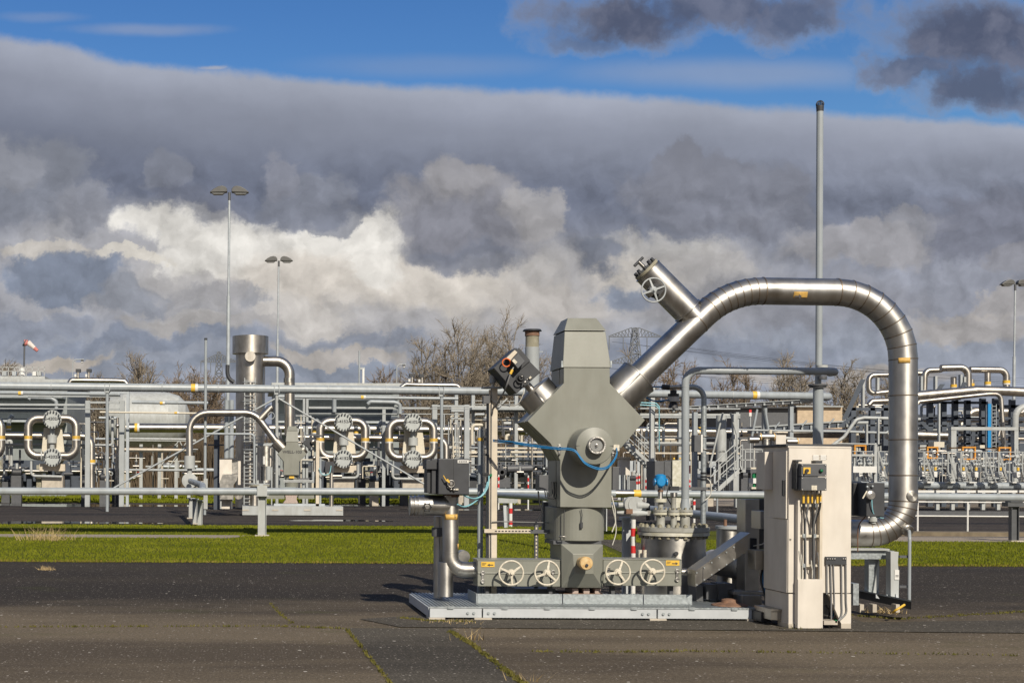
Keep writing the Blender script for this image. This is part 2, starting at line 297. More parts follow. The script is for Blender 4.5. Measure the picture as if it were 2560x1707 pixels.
    def ball(s, c, r, n=14, m=8, sz=1.0):
        c = V(c); vs = [c + V((0, 0, r * sz))] + [c + V((r * math.sin(math.pi * i / m) * math.cos(2 * math.pi * j / n), r * math.sin(math.pi * i / m) * math.sin(2 * math.pi * j / n), r * sz * math.cos(math.pi * i / m))) for i in range(1, m) for j in range(n)] + [c - V((0, 0, r * sz))]
        fs = [(0, 1 + j, 1 + (j + 1) % n) for j in range(n)]
        for i in range(m - 2): fs += [(1 + i * n + j, 1 + (i + 1) * n + j, 1 + (i + 1) * n + (j + 1) % n, 1 + i * n + (j + 1) % n) for j in range(n)]
        e = len(vs) - 1; fs += [(e, 1 + (m - 2) * n + (j + 1) % n, 1 + (m - 2) * n + j) for j in range(n)]
        return s.add(vs, fs, True)
    def wrap(s, a, b, r, a0, a1, n=8, ref=(0, -1, 0)):
        "a curved plate lying on a pipe from a to b, between two angles from the direction ref"
        a = V(a); b = V(b); t = (b - a).normalized(); u = V(ref); u = (u - t * u.dot(t)).normalized(); w = t.cross(u)
        vs = []
        for i in range(n + 1):
            th = a0 + (a1 - a0) * i / n; q = u * math.cos(th) + w * math.sin(th)
            vs += [a + q * r, b + q * r, a + q * (r - 0.004), b + q * (r - 0.004)]
        fs = []
        for i in range(n):
            o = 4 * i; fs += [(o, o + 1, o + 5, o + 4), (o + 2, o + 6, o + 7, o + 3), (o, o + 4, o + 6, o + 2), (o + 1, o + 3, o + 7, o + 5)]
        fs += [(0, 2, 3, 1), (4 * n, 4 * n + 1, 4 * n + 3, 4 * n + 2)]
        return s.add(vs, fs, True)
    def build(s, name, m, parent=None, bevel=0.0, org=None):
        vs = np.array(s.v, dtype=float).reshape(-1, 3)
        if parent is not None: o3 = ORG[parent]
        elif org is not None: o3 = tuple(org)
        else: o3 = ((vs[:, 0].min() + vs[:, 0].max()) / 2, (vs[:, 1].min() + vs[:, 1].max()) / 2, vs[:, 2].min())
        me = bpy.data.meshes.new(name); me.from_pydata((vs - np.array(o3)).tolist(), [], s.f)
        me.polygons.foreach_set('use_smooth', s.s)
        bm = bmesh.new(); bm.from_mesh(me); bmesh.ops.recalc_face_normals(bm, faces=bm.faces); bm.to_mesh(me); bm.free()
        if str(m).startswith('steel'):
            ar = np.tile(np.array([0.8, 0.0, 0.6]), (len(vs), 1))
            for q, t in s.ax.items(): ar[q] = t
            me.attributes.new('axis', 'FLOAT_VECTOR', 'POINT').data.foreach_set('vector', ar.ravel())
        me.materials.append(K[m] if isinstance(m, str) else m)
        ob = bpy.data.objects.new(name, me); COL.objects.link(ob)
        if parent is not None: ob.parent = parent
        else: ob.location = o3
        ORG[ob] = o3
        if bevel:
            bv = ob.modifiers.new('bevel', 'BEVEL'); bv.width = bevel; bv.segments = 2; bv.limit_method = 'ANGLE'; bv.angle_limit = R(40)
        return ob
def fillet(pts, bend, seg=6):
    pts = [V(p) for p in pts]; out = [pts[0]]
    for i in range(1, len(pts) - 1):
        p = pts[i]; a = pts[i - 1] - p; b = pts[i + 1] - p; la, lb = a.length, b.length; a.normalize(); b.normalize()
        th = math.pi - a.angle(b)
        if th < 0.02: out.append(p); continue
        bd = bend[i - 1] if isinstance(bend, (list, tuple)) else bend
        t = min(bd * math.tan(th / 2), 0.49 * la, 0.49 * lb); r = t / math.tan(th / 2)
        c = p + (a + b).normalized() * (r / math.cos(th / 2)); p0 = p + a * t; p1 = p + b * t
        e0 = p0 - c; e1 = p1 - c; ax = e0.cross(e1).normalized()
        for k in range(seg + 1): out.append(c + Matrix.Rotation(th * k / seg, 3, ax) @ e0)
    out.append(pts[-1]); return out
def tag(o, label=None, cat=None, group=None, kind=None):
    if label: o['label'] = label
    if cat: o['category'] = cat
    if group: o['group'] = group
    if kind: o['kind'] = kind
    return o
def T(name, label, cat, loc, group=None):
    o = bpy.data.objects.new(name, None); COL.objects.link(o); o.location = loc; o.empty_display_size = 0.2; ORG[o] = tuple(loc)
    return tag(o, label, cat, group)
def one(mb, name, m, label, cat, group=None, bevel=0.0): return tag(mb.build(name, m, bevel=bevel), label, cat, group)
def dup(o, delta, label, parent=None):
    c = o.copy(); COL.objects.link(c)
    if parent is not None: c.parent = parent
    else: c.location = V(o.location) + V(delta)
    ORG[c] = tuple(V(ORG[o]) + V(delta))
    if label and parent is None: c['label'] = label
    for ch in list(o.children): dup(ch, delta, None, c)
    return c
def many(parent, name, m, pts, fn, group=None):
    "copies of one small part at several points; fn(MB) builds it around the origin"
    first = None
    for p in pts:
        if first is None:
            mb = MB(); fn(mb); o3 = ORG[parent]; ORG[parent] = (0, 0, 0); first = mb.build(name, m, parent); ORG[parent] = o3; ob = first
        else:
            ob = first.copy(); COL.objects.link(ob)
        ob.location = V(p) - V(ORG[parent]); ORG[ob] = tuple(p)
def text(parent, s, c, h, m='ink', name='lettering', width=None):
    cu = bpy.data.curves.new('t', 'FONT'); cu.body = s; cu.align_x = 'CENTER'; cu.align_y = 'CENTER'; cu.size = 1.0; cu.extrude = 0.006; cu.offset = 0.022
    to = bpy.data.objects.new('t', cu); COL.objects.link(to); dg = bpy.context.evaluated_depsgraph_get()
    me = bpy.data.meshes.new_from_object(to.evaluated_get(dg)); bpy.data.objects.remove(to); bpy.data.curves.remove(cu)
    xs = [v.co.x for v in me.vertices]; ys = [v.co.y for v in me.vertices]; ky = h / (max(ys) - min(ys)); kx = ky if width is None else width / (max(xs) - min(xs))
    mx, my = (max(xs) + min(xs)) / 2, (max(ys) + min(ys)) / 2
    for v in me.vertices: v.co = V(((v.co.x - mx) * kx, -v.co.z * 0.4, (v.co.y - my) * ky))
    me.materials.clear(); me.materials.append(K[m]); ob = bpy.data.objects.new(name, me); COL.objects.link(ob); ob.parent = parent
    ob.location = V(c) - V(ORG[parent]); ORG[ob] = tuple(c); return ob
def circ(c, axis, r, n, a0=0.0):
    return MB().ring(c, axis, r, n)
def arrow(parent, c, w, h, dirn):
    "small dark arrow lying in an upright plate; dirn is (dx,dz)"
    c = V(c); u = V((dirn[0], 0, dirn[1])); n = V((-dirn[1], 0, dirn[0]))
    pts = [c - u * w / 2 - n * h * .15, c + u * w * .1 - n * h * .15, c + u * w * .1 - n * h / 2, c + u * w / 2, c + u * w * .1 + n * h / 2, c + u * w * .1 + n * h * .15, c - u * w / 2 + n * h * .15]
    MB().prism(pts, (0, 0.003, 0)).build('arrow', 'ink', parent)
def handwheel(parent, c, r, tr, m='cream', spokes=3, a0=0.3, axis=(0, -1, 0), name='handwheel', stem=0.15):
    c = V(c); ax = V(axis).normalized()
    hw = MB().torus(c, ax, r - tr, tr, 40, 8).build(name, m, parent)
    u = V((0, 0, 1)); a = ax.cross(u).normalized(); b = ax.cross(a).normalized()
    for k in range(spokes):
        th = a0 + 2 * math.pi * k / spokes; dr = a * math.cos(th) + b * math.sin(th); pr = ax.cross(dr)
        p0 = c + dr * r * 0.15 + ax * tr * 1.2; p1 = c + dr * (r - tr)
        mb = MB(); w0, w1 = tr * 1.3, tr * 0.8
        mb.loft([p0 + pr * w0 - ax * tr * .6, p0 - pr * w0 - ax * tr * .6, p0 - pr * w0 + ax * tr * .6, p0 + pr * w0 + ax * tr * .6], [p1 + pr * w1 - ax * tr * .6, p1 - pr * w1 - ax * tr * .6, p1 - pr * w1 + ax * tr * .6, p1 + pr * w1 + ax * tr * .6]).build('spoke', m, hw)
    MB().lathe([(r * .26, -tr * 1.2), (r * .30, 0), (r * .2, tr * 2.2), (r * .11, tr * 2.3), (r * .1, tr * 4.2)], c, ax, 16).build('hub', m, hw)
    MB().cyl(c - ax * stem, c - ax * tr, r * .13, n=12).build('stem', 'steel_dull', hw)
    return hw
def zz(k):
    T_ = {'z1': (1000, 1000, .3636), 'z2': (1200, 760, .3443), 'z3': (1540, 620, .3316), 'z4': (1500, 1120, .2807), 'z5': (1880, 1080, .3317), 'a1': (0, 820, .2679), 'a2': (420, 820, .3443), 'a3': (740, 880, .2424), 'a4': (2080, 880, .255), 'a5': (1500, 880, .2679), 'a6': (0, 1180, .4252), 'a7': (2060, 1180, .2678), 'b1': (520, 1000, .2041), 'b2': (1220, 850, .10204), 'b3': (1580, 640, .10204), 'b4': (2250, 1040, .1531), 'b5': (1180, 920, .2041), 'b6': (1540, 1060, .16156), 'b8': (1080, 1380, .2721)}
    ox, oy, s = T_[k]
    return lambda x, y, *d: (ox + x * s, oy + y * s, *d)
z1, z2, z3, z4, z5, a1, a2, a3, a4, a5, a6, a7, b1, b2, b3, b4, b5, b6, b8 = [zz(k) for k in 'z1 z2 z3 z4 z5 a1 a2 a3 a4 a5 a6 a7 b1 b2 b3 b4 b5 b6 b8'.split()]
def rc(z, x0, y0, x1, y1): a = z(x0, y0); b = z(x1, y1); return a[0], a[1], b[0], b[1]
# ------------------------------------------------------------ ground
def ground_mat(name, kind):
    M_ = bpy.data.materials.new(name); M_.use_nodes = True; nt = M_.node_tree; N = nt.nodes; L = nt.links; b = N['Principled BSDF']
    tc = N.new('ShaderNodeTexCoord').outputs['Object']
    def noise(sc, det=6, st=None, rough=0.6):
        v = tc
        if st:
            mp = N.new('ShaderNodeMapping'); mp.inputs['Scale'].default_value = st; L.new(tc, mp.inputs[0]); v = mp.outputs[0]
        n = N.new('ShaderNodeTexNoise'); n.inputs['Scale'].default_value = sc; n.inputs['Detail'].default_value = det; n.inputs['Roughness'].default_value = rough
        L.new(v, n.inputs['Vector']); return n.outputs['Fac']
    def ramp(f, stops):
        r = N.new('ShaderNodeValToRGB'); L.new(f, r.inputs[0]); e = r.color_ramp.elements
        while len(e) < len(stops): e.new(0.5)
        for q, (p, c) in zip(e, stops): q.position = p; q.color = (*c, 1) if len(c) == 3 else c
        return r.outputs[0]
    def mix(f, a, c, mode='MIX'):
        n = N.new('ShaderNodeMix'); n.data_type = 'RGBA'; n.blend_type = mode
        for i, v in ((0, f), (6, a), (7, c)):
            if hasattr(v, 'is_output'): L.new(v, n.inputs[i])
            else: n.inputs[i].default_value = v if i == 0 else (*v, 1)
        return n.outputs[2]
    if kind in ('asphalt', 'patch', 'road'):
        br, dk = {'asphalt': ((0.146, 0.118, 0.084), (0.086, 0.070, 0.053)), 'patch': ((0.092, 0.082, 0.067), (0.060, 0.054, 0.046)), 'road': ((0.060, 0.051, 0.045), (0.028, 0.026, 0.027))}[kind]
        c = ramp(noise(1.0, 5, (0.10, 0.42, 1)), [(0.42, dk), (0.56, br)])
        if kind == 'asphalt':   # tarmac turns darker towards the lawn, with a ragged edge
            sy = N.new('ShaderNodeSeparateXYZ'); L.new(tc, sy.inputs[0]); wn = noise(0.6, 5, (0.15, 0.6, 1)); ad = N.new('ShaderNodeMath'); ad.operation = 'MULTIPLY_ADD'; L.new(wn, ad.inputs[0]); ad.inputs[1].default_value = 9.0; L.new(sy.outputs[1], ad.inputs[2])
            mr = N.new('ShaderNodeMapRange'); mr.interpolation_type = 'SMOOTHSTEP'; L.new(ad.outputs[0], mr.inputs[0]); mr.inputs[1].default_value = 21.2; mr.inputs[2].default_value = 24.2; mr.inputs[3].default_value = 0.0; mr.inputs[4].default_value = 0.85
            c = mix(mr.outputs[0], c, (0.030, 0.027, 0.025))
        c = mix(1.0, c, ramp(noise(30, 5, None, 0.75), [(0.3, (0.5,) * 3), (0.7, (1.42,) * 3)]), 'MULTIPLY')
        c = mix(1.0, c, ramp(noise(130, 2), [(0.3, (0.5,) * 3), (0.72, (1.6,) * 3)]), 'MULTIPLY')
        def specks(scale, cut, keep, col, c):
            vo = N.new('ShaderNodeTexVoronoi'); vo.inputs['Scale'].default_value = scale; L.new(tc, vo.inputs['Vector'])
            a = N.new('ShaderNodeMath'); a.operation = 'LESS_THAN'; L.new(vo.outputs['Distance'], a.inputs[0]); a.inputs[1].default_value = cut
            sx = N.new('ShaderNodeSeparateColor'); L.new(vo.outputs['Color'], sx.inputs[0])
            k = N.new('ShaderNodeMath'); k.operation = 'GREATER_THAN'; L.new(sx.outputs[0], k.inputs[0]); k.inputs[1].default_value = keep
            p = N.new('ShaderNodeMath'); p.operation = 'MULTIPLY'; L.new(a.outputs[0], p.inputs[0]); L.new(k.outputs[0], p.inputs[1])
            return mix(p.outputs[0], c, col)
        c = specks(34, 0.26, 0.72, (0.24, 0.21, 0.18), c); c = specks(13, 0.13, 0.62, (0.46, 0.42, 0.37), c); c = specks(5, 0.09, 0.8, (0.58, 0.54, 0.48), c)
        if kind == 'asphalt': c = mix(ramp(noise(0.9, 7, (0.5, 1, 1)), [(0.60, (0, 0, 0)), (0.74, (0.45, 0.45, 0.45))]), c, (0.055, 0.062, 0.018))
        L.new(c, b.inputs['Base Color']); b.inputs['Roughness'].default_value = 0.85; b.inputs['Specular IOR Level'].default_value = 0.06
        h = noise(90, 3); bs = 0.5
    elif kind == 'grass':
        sy = N.new('ShaderNodeSeparateXYZ'); L.new(tc, sy.inputs[0]); ed = N.new('ShaderNodeMapRange'); L.new(sy.outputs[1], ed.inputs[0]); ed.inputs[1].default_value = 26.5; ed.inputs[2].default_value = 27.3; ed.inputs[3].default_value = 0.8; ed.inputs[4].default_value = 0.0
        c = ramp(noise(0.5, 6, (0.4, 1, 1)), [(0.3, (0.080, 0.094, 0.009)), (0.55, (0.105, 0.120, 0.011)), (0.75, (0.140, 0.140, 0.018))])
        c = mix(0.5, c, ramp(noise(14, 4), [(0.3, (0.050, 0.062, 0.007)), (0.7, (0.118, 0.122, 0.016))]))
        c = mix(ed.outputs[0], c, (0.12, 0.088, 0.022))   # straw coloured worn edge along the tarmac
        L.new(c, b.inputs['Base Color']); b.inputs['Roughness'].default_value = 0.9; b.inputs['Specular IOR Level'].default_value = 0.1
        h = noise(40, 4); bs = 1.0
    elif kind == 'gravel':
        c = ramp(noise(30, 5), [(0.3, (0.13, 0.10, 0.075)), (0.7, (0.42, 0.36, 0.29))]); L.new(c, b.inputs['Base Color']); b.inputs['Roughness'].default_value = 0.95
        h = noise(40, 3); bs = 1.0
    else:
        c = ramp(noise(0.2, 6), [(0.35, (0.10, 0.085, 0.06)), (0.65, (0.17, 0.145, 0.105))]); L.new(c, b.inputs['Base Color']); b.inputs['Roughness'].default_value = 0.95
        h = noise(3, 4); bs = 0.5
    bp = N.new('ShaderNodeBump'); bp.inputs['Strength'].default_value = bs; bp.inputs['Distance'].default_value = 0.006 if kind != 'grass' else 0.03
    L.new(h, bp.inputs['Height']); L.new(bp.outputs[0], b.inputs['Normal'])
    return M_
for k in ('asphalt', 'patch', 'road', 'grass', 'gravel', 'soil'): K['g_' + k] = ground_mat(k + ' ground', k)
def sheet(name, m, pts, z):
    mb = MB(); mb.add([(x, y, z) for x, y in pts], [tuple(range(len(pts)))]); o = mb.build(name, m, org=(0, 0, 0)); o['kind'] = 'structure'; return o
def band(name, m, y0, y1, z, x0=-60, x1=90): return sheet(name, m, [(x0, y0), (x1, y0), (x1, y1), (x0, y1)], z)
sheet('ground', 'g_soil', [(-1800, -200), (1800, -200), (1800, 2600), (-1800, 2600)], -0.02)
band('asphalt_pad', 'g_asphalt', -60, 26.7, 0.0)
wob = random.Random(4); near = [(-60 + i * .5, 26.68 + .07 * math.sin(i * .37) + wob.uniform(-.08, .08)) for i in range(300)]
sheet('grass_verge', 'g_grass', near + [(90, 36.6), (-60, 36.6)], 0.004)
sheet('gravel_strip', 'g_gravel', [(-30, 36.6), (-0.3, 36.6), (0.4, 38.4), (-30, 38.4)], 0.004)
sheet('gravel_strip', 'g_gravel', [(16.6, 36.6), (60, 36.6), (60, 41.2), (16.6, 41.2)], 0.004)
band('grass_verge', 'g_grass', 36.6, 42.9, 0.0)
bk = MB(); q = [(39.30, 0.003), (39.45, .045), (39.6, .11), (39.72, .14), (41.6, .14), (42.8, .003)]
bk.add([(x, y, z) for x in (-60, 13) for y, z in q], [(i, i + 1, i + 7, i + 6) for i in range(5)], True)
o = bk.build('grass_bank', 'g_grass', org=(0, 0, 0)); o['kind'] = 'structure'
band('asphalt_road', 'g_road', 42.9, 77.5, 0.0, -80, 45)
band('gravel_yard', 'g_gravel', 60, 130, -0.004, 16, 140)
band('grass_verge', 'g_grass', 77.5, 104, 0.004, -90, 24)
band('gravel_yard', 'g_gravel', 104, 130, -0.008, -90, 16)
sheet('asphalt_path', 'g_patch', [(9.1, 36.7), (9.9, 36.7), (9.7, 31), (9.3, 26.6), (7.5, 26.6), (8.3, 31)], 0.010)
def gp(x, y):
    d = F * EYE / (y - PY - ROLL * (x - PX)); return (W(x, y, d).x, d)
sheet('asphalt_patch', 'g_patch', [gp(865, 1570), gp(1130, 1570), gp(1310, 1707), gp(1420, 1800), gp(1050, 1800), gp(975, 1707)], 0.004)
sheet('asphalt_patch', 'g_patch', [gp(900, 1548), gp(1000, 1568), gp(2560, 1583), gp(2800, 1583), gp(2800, 1548), gp(2160, 1556), gp(2080, 1530), gp(1060, 1538)], 0.008)
# water lying on the far asphalt
wm = mat('standing water', (0.02, 0.022, 0.025), 0.02, 0, 0.05, 1, spec=1.0); K['water'] = wm
def puddle(cx, cy, rx, ry, seed):
    rnd = random.Random(seed); pts = []
    for i in range(40):
        a = 2 * math.pi * i / 40; q = 1 + 0.25 * math.sin(3 * a + seed) + 0.12 * math.sin(7 * a + 2 * seed) + rnd.uniform(-.06, .06); pts.append((cx + rx * q * math.cos(a), cy + ry * q * math.sin(a)))
    sheet('puddle', 'water', pts, 0.005)
puddle(-6.0, 71.5, 8.0, 2.6, 1); puddle(-5.6, 47.2, 2.6, 0.9, 2); puddle(3.6, 50.5, 1.7, 0.7, 3); puddle(12.4, 66.5, 4.0, 1.4, 4); puddle(5.5, 74, 3.0, 0.9, 5)

# grass blades, moss in the asphalt joints, dry tufts: nobody could count them
def blades(name, m, spots, h0, h1, w, label, cat, seed=1, lean=0.5, kind='stuff', base=None):
    rg = np.random.default_rng(seed); p = np.array(spots); n = len(p)
    a = rg.uniform(0, 2 * np.pi, n); h = rg.uniform(h0, h1, n); l = rg.uniform(0, lean, n) * h; b = rg.uniform(0, 2 * np.pi, n)
    dx, dy = np.cos(a) * w / 2, np.sin(a) * w / 2; z = p[:, 2] if p.shape[1] > 2 else np.zeros(n)
    vs = np.stack([np.stack([p[:, 0] - dx, p[:, 1] - dy, z], 1), np.stack([p[:, 0] + dx, p[:, 1] + dy, z], 1), np.stack([p[:, 0] + l * np.cos(b), p[:, 1] + l * np.sin(b), z + h], 1)], 1).reshape(-1, 3)
    me = bpy.data.meshes.new(name); me.vertices.add(3 * n); me.vertices.foreach_set('co', vs.ravel()); me.loops.add(3 * n); me.loops.foreach_set('vertex_index', np.arange(3 * n, dtype=np.int32))
    me.polygons.add(n); me.polygons.foreach_set('loop_start', np.arange(0, 3 * n, 3, dtype=np.int32)); me.update(calc_edges=True); me.materials.append(K[m])
    o = bpy.data.objects.new(name, me); COL.objects.link(o); return tag(o, label, cat, kind=kind)
K['blade'] = mat('grass blades', (0.108, 0.128, 0.006), 0.7, 0, 0.3, 0.6, spec=0.08, col2=(0.178, 0.188, 0.016), detail=8)
K['moss'] = mat('moss and weeds', (0.075, 0.075, 0.018), 0.9, 0, 0.3, 5, spec=0.1, col2=(0.15, 0.13, 0.035))
rg = np.random.default_rng(3)
n = 70000; gy = rg.uniform(26.65, 36.7, n) + rg.normal(0, 0.05, n); gx = rg.uniform(-1, 1, n) * 0 + gy * (rg.uniform(-60, 2640, n) - PX) / F
keep = ~((gx > 7.4 + (gy - 26.6) * .16) & (gx < 9.35 + (gy - 26.6) * 0.055))
blades('grass', 'blade', np.stack([gx[keep], gy[keep]], 1), 0.02, 0.055, 0.02, 'short mown green lawn strip behind the wellhead pad', 'grass', 4)
n = 30000; gy = rg.uniform(36.6, 43.0, n); gx = gy * (rg.uniform(-60, 1640, n) - PX) / F; keep = ~((gx < 0) & (gy < 38.3)); bz = np.where(gx < 13, np.interp(gy, [39.3, 39.45, 39.6, 39.72, 41.6, 42.8], [0, .045, .11, .14, .14, 0]), 0)
blades('grass', 'blade', np.stack([gx[keep], gy[keep], bz[keep]], 1), 0.015, 0.045, 0.03, 'green grass verge under the long low pipe', 'grass', 5)
n = 26000; gy = rg.uniform(77.3, 104, n); gx = gy * (rg.uniform(-60, 1300, n) - PX) / F
blades('grass', 'blade', np.stack([gx, gy], 1), 0.06, 0.16, 0.06, 'far grass strip in front of the exchanger plant', 'grass', 6)
def along(pts, n, spread, seed):
    rg = np.random.default_rng(seed); out = []; q = [gp(*p) for p in pts]
    for (xa, ya), (xb, yb) in zip(q[:-1], q[1:]):
        t = rg.uniform(0, 1, n); t = t + 0.03 * np.sin(23 * t); out.append(np.stack([xa + (xb - xa) * t + rg.normal(0, spread, n), ya + (yb - ya) * t + rg.normal(0, spread, n), np.full(n, 0.006)], 1))
    return np.concatenate(out)
blades('moss', 'moss', np.concatenate([along([(1125, 1578), (1180, 1612), (1262, 1676), (1312, 1712), (1345, 1740)], 430, 0.017, 1), along([(866, 1574), (905, 1620), (978, 1712)], 230, 0.010, 2), along([(1330, 1630), (1560, 1631), (1700, 1629), (2000, 1632), (2560, 1640)], 110, 0.03, 3), along([(-60, 1568), (300, 1567), (690, 1566), (860, 1572)], 160, 0.02, 4), along([(676, 1508), (700, 1535), (732, 1560)], 60, 0.015, 5), along([(2140, 1540), (2250, 1548), (2420, 1538), (2560, 1530)], 160, 0.04, 6), along([(1000, 1545), (1075, 1553), (1190, 1555)], 160, 0.03, 7)]), 0.008, 0.03, 0.018, 'moss and weeds growing along the joints of the near asphalt', 'moss', 8, 0.8)
def tuft(x, y, n, r, h, label, seed, m='straw'):
    X, Y = gp(x, y); rg = np.random.default_rng(seed); q = np.stack([X + rg.normal(0, r, n), Y + rg.normal(0, r * .7, n), np.zeros(n)], 1)
    blades('dry_grass_tuft', m, q, h * .3, h, 0.012, label, 'grass tuft', seed, 1.6, kind=None)
n = 2600; gy = 26.72 + np.abs(rg.normal(0, .16, n)); gx = gy * (rg.uniform(-60, 2640, n) - PX) / F
K['straw_blade'] = mat('yellowed grass', (0.20, 0.155, 0.03), 0.8, 0, 0.3, 2, spec=0.1, col2=(0.26, 0.20, 0.05))
blades('yellowed_grass', 'straw_blade', np.stack([gx, gy], 1), 0.015, 0.05, 0.022, 'yellowed straw grass along the edge of the near lawn', 'grass', 16, 0.9)
tuft(112, 1350, 260, 0.35, 0.42, 'big straw coloured dead grass tuft on the gravel strip', 11)
tuft(116, 1424, 90, 0.07, 0.09, 'small tan dry tuft on the asphalt near the lawn edge', 12)
tuft(1178, 1600, 14, 0.07, 0.15, 'thin pale grass stalks beside the moss joint upper one', 13)
tuft(1320, 1702, 14, 0.06, 0.12, 'thin pale grass stalks at the lower end of the moss joint', 14)
tuft(2210, 1532, 70, 0.12, 0.10, 'dry brown weeds under the pipe support rail', 15)
tuft(1130, 1556, 90, 0.16, 0.05, 'low straw litter beside the left foot of the grating skid', 16)
tuft(2000, 1572, 40, 0.10, 0.06, 'green weeds at the foot of the beige cabinet', 17, 'moss')
# ------------------------------------------------------------ the near wellhead
D0 = 17.0
def gfoot(x, d): return (GX(x, d), d, 0.0)
sk = T('grating_skid', 'long galvanised grating platform with white edge beams carrying the near wellhead', 'platform', gfoot(1450, 16.6))
xa, xb = W(1073, 1530, 16.5).x, W(1903, 1530, 16.5).x; seams = [xa, W(1206, 1530, 16.5).x, W(1643, 1530, 16.5).x, xb]
for i in range(3): MB().bx(seams[i] + .008, seams[i + 1] - .008, 16.5, 16.56, 0.028, 0.138).build('edge_beam', 'white_beam', sk, bevel=.003)
MB().bx(xa - .001, xa + .05, 16.565, 18.45, 0.028, 0.138).build('side_beam', 'white_beam', sk)
MB().bx(xa + .06, xb, 16.62, 18.45, 0.10, 0.128).build('deck_plate', 'galv', sk)
gr = MB()
x = xa + .02
while x < xb - .05:
    gr.bx(x, x + .022, 16.505, 18.44, 0.129, 0.152); x += .045
g_ = gr.build('grating', 'galv', sk)
mb = MB(); mb.bx(xa, xb, 16.493, 16.503, 0.1385, 0.156).build('grating_edge', 'galv', sk)
for a, b in ((1072, 1112), (1185, 1229), (1623, 1665), (1866, 1890)): MB().bx(W(a, 1550, 16.5).x, W(b, 1550, 16.5).x, 16.47, 16.72, 0, 0.027).build('foot', 'concrete', sk, bevel=.004)
mb = MB(); mb.bx(xa + .15, xb - .1, 16.57, 16.6, 0.004, 0.027).build('mesh_skirt', 'black', sk)
many(sk, 'skirt_bar', 'galv_far', [(xa + .6 + .045 * i, 16.565, 0.014) for i in range(70)], lambda m: m.bx(-.014, .014, 0, .004, 0, .008))
many(sk, 'bolt', 'galv', [(s + o, 16.498, 0.083) for s in seams[1:3] for o in (-.17, -.10, .07, .14)], lambda m: m.cyl((0, 0, 0), (0, -.014, 0), .017, n=6))
many(sk, 'clip', 'galv', [(W(xx, 1520, 16.49).x, 16.490, 0.128) for xx in (1126, 1262, 1368, 1480, 1585, 1730, 1836)], lambda m: m.bx(-.035, .035, -.006, 0, 0, .034))
for a, b in ((1193, 1406), (1407, 1608), (1609, 1731)): MB().bx(W(a, 1490, 16.96).x + .004, W(b, 1490, 16.96).x - .004, 16.96, 16.972, 0.153, 0.268).build('upstand_plate', 'galv', sk)
MB().bx(W(1193, 1490, 16.96).x - .01, W(1193, 1490, 16.96).x + .003, 16.97, 17.6, 0.153, 0.268).build('upstand_plate', 'galv', sk)
MB().bx(W(1300, 1470, 17.05).x, W(1400, 1470, 17.05).x, 17.3, 17.9, 0.153, .30).build('drip_box', 'darkgrey', sk)

wh = T('wellhead_enclosure', 'big grey green metal wellhead casing with pointed shoulders and a round drum on its front', 'wellhead', gfoot(1457, 17.2))
body = [z2(*p) for p in ((608, 462), (943, 463), (943, 575), (1198, 842), (957, 1122), (955, 1477), (582, 1473), (582, 1135), (512, 1012), (345, 850), (608, 575))]
body = [(x, y) for x, y in body]
def shrink(ps, k):
    cx = sum(p[0] for p in ps) / len(ps); cy = sum(p[1] for p in ps) / len(ps); return [(cx + (x - cx) * k, cy + (y - cy) * k) for x, y in ps]
MB().poly(body, D0, .20).build('front_shell', 'olive', wh, bevel=.006)
MB().poly(shrink(body, .985), D0 + .2, .035).build('shell_gap', 'charcoal', wh)
def sc_d(ps, d0, d1): return [(PX + (x - PX) * d0 / d1, PY + (y - PY) * d0 / d1) for x, y in ps]
MB().poly(sc_d(body, D0, D0 + .235), D0 + .235, .44).build('rear_shell', 'olive', wh, bevel=.006)
def rect4(x0, x1, y, d0, d1, dd=D0):
    a = W(x0, y, dd); b = W(x1, y, dd); z = (a.z + b.z) / 2; return [(a.x, d0, z), (b.x, d0, z), (b.x, d1, z), (a.x, d1, z)]
MB().loft(rect4(1406.5, 1527, 918.5, D0 - .012, D0 + .69), rect4(1413.5, 1516, 828, D0 + .04, D0 + .62)).build('lower_cap', 'olive', wh, bevel=.005)
MB().loft(rect4(1412, 1517, 825.5, D0 + .02, D0 + .64), rect4(1427, 1499, 791.5, D0 + .16, D0 + .52)).build('upper_cap', 'olive', wh, bevel=.005)
for sx in (1403.5, 1526): MB().rect(sx, 902, sx + 4, 918, D0 - .02, .03).build('cap_clip', 'galv', wh)
MB().rect(1512, 905.5, 1515.5, 909, D0 - .004, .01).build('keyhole', 'charcoal', wh)
dc = W(1486.8, 1114, 16.6)
MB().lathe([(.228, .40), (.228, .385), (.222, .38), (.222, .03), (.214, .006), (.10, -.016)], dc, (0, 1, 0), 40).build('drum', 'olive', wh)
MB().bx(dc.x - .222, dc.x + .222, 16.598, 16.6, dc.z - .0015, dc.z + .0015).build('drum_seam', 'charcoal', wh)
gz = MB().lathe([(.098, .13), (.103, .02), (.100, 0), (.086, 0), (.082, .02), (.075, .05), (.001, .05)], dc + V((.005, -.10, .005)), (0, 1, 0), 32).build('gauge', 'steel', wh)
MB().lathe([(.072, .04), (.072, .036), (.001, .036)], dc + V((.005, -.10, .005)), (0, 1, 0), 28).build('gauge_glass', 'glass', gz)
MB().lathe([(.02, .04), (.018, .02), (.012, .018), (.011, -.006)], dc + V((.005, -.10, .005)), (0, 1, 0), 16).build('gauge_screw', 'steel', gz)
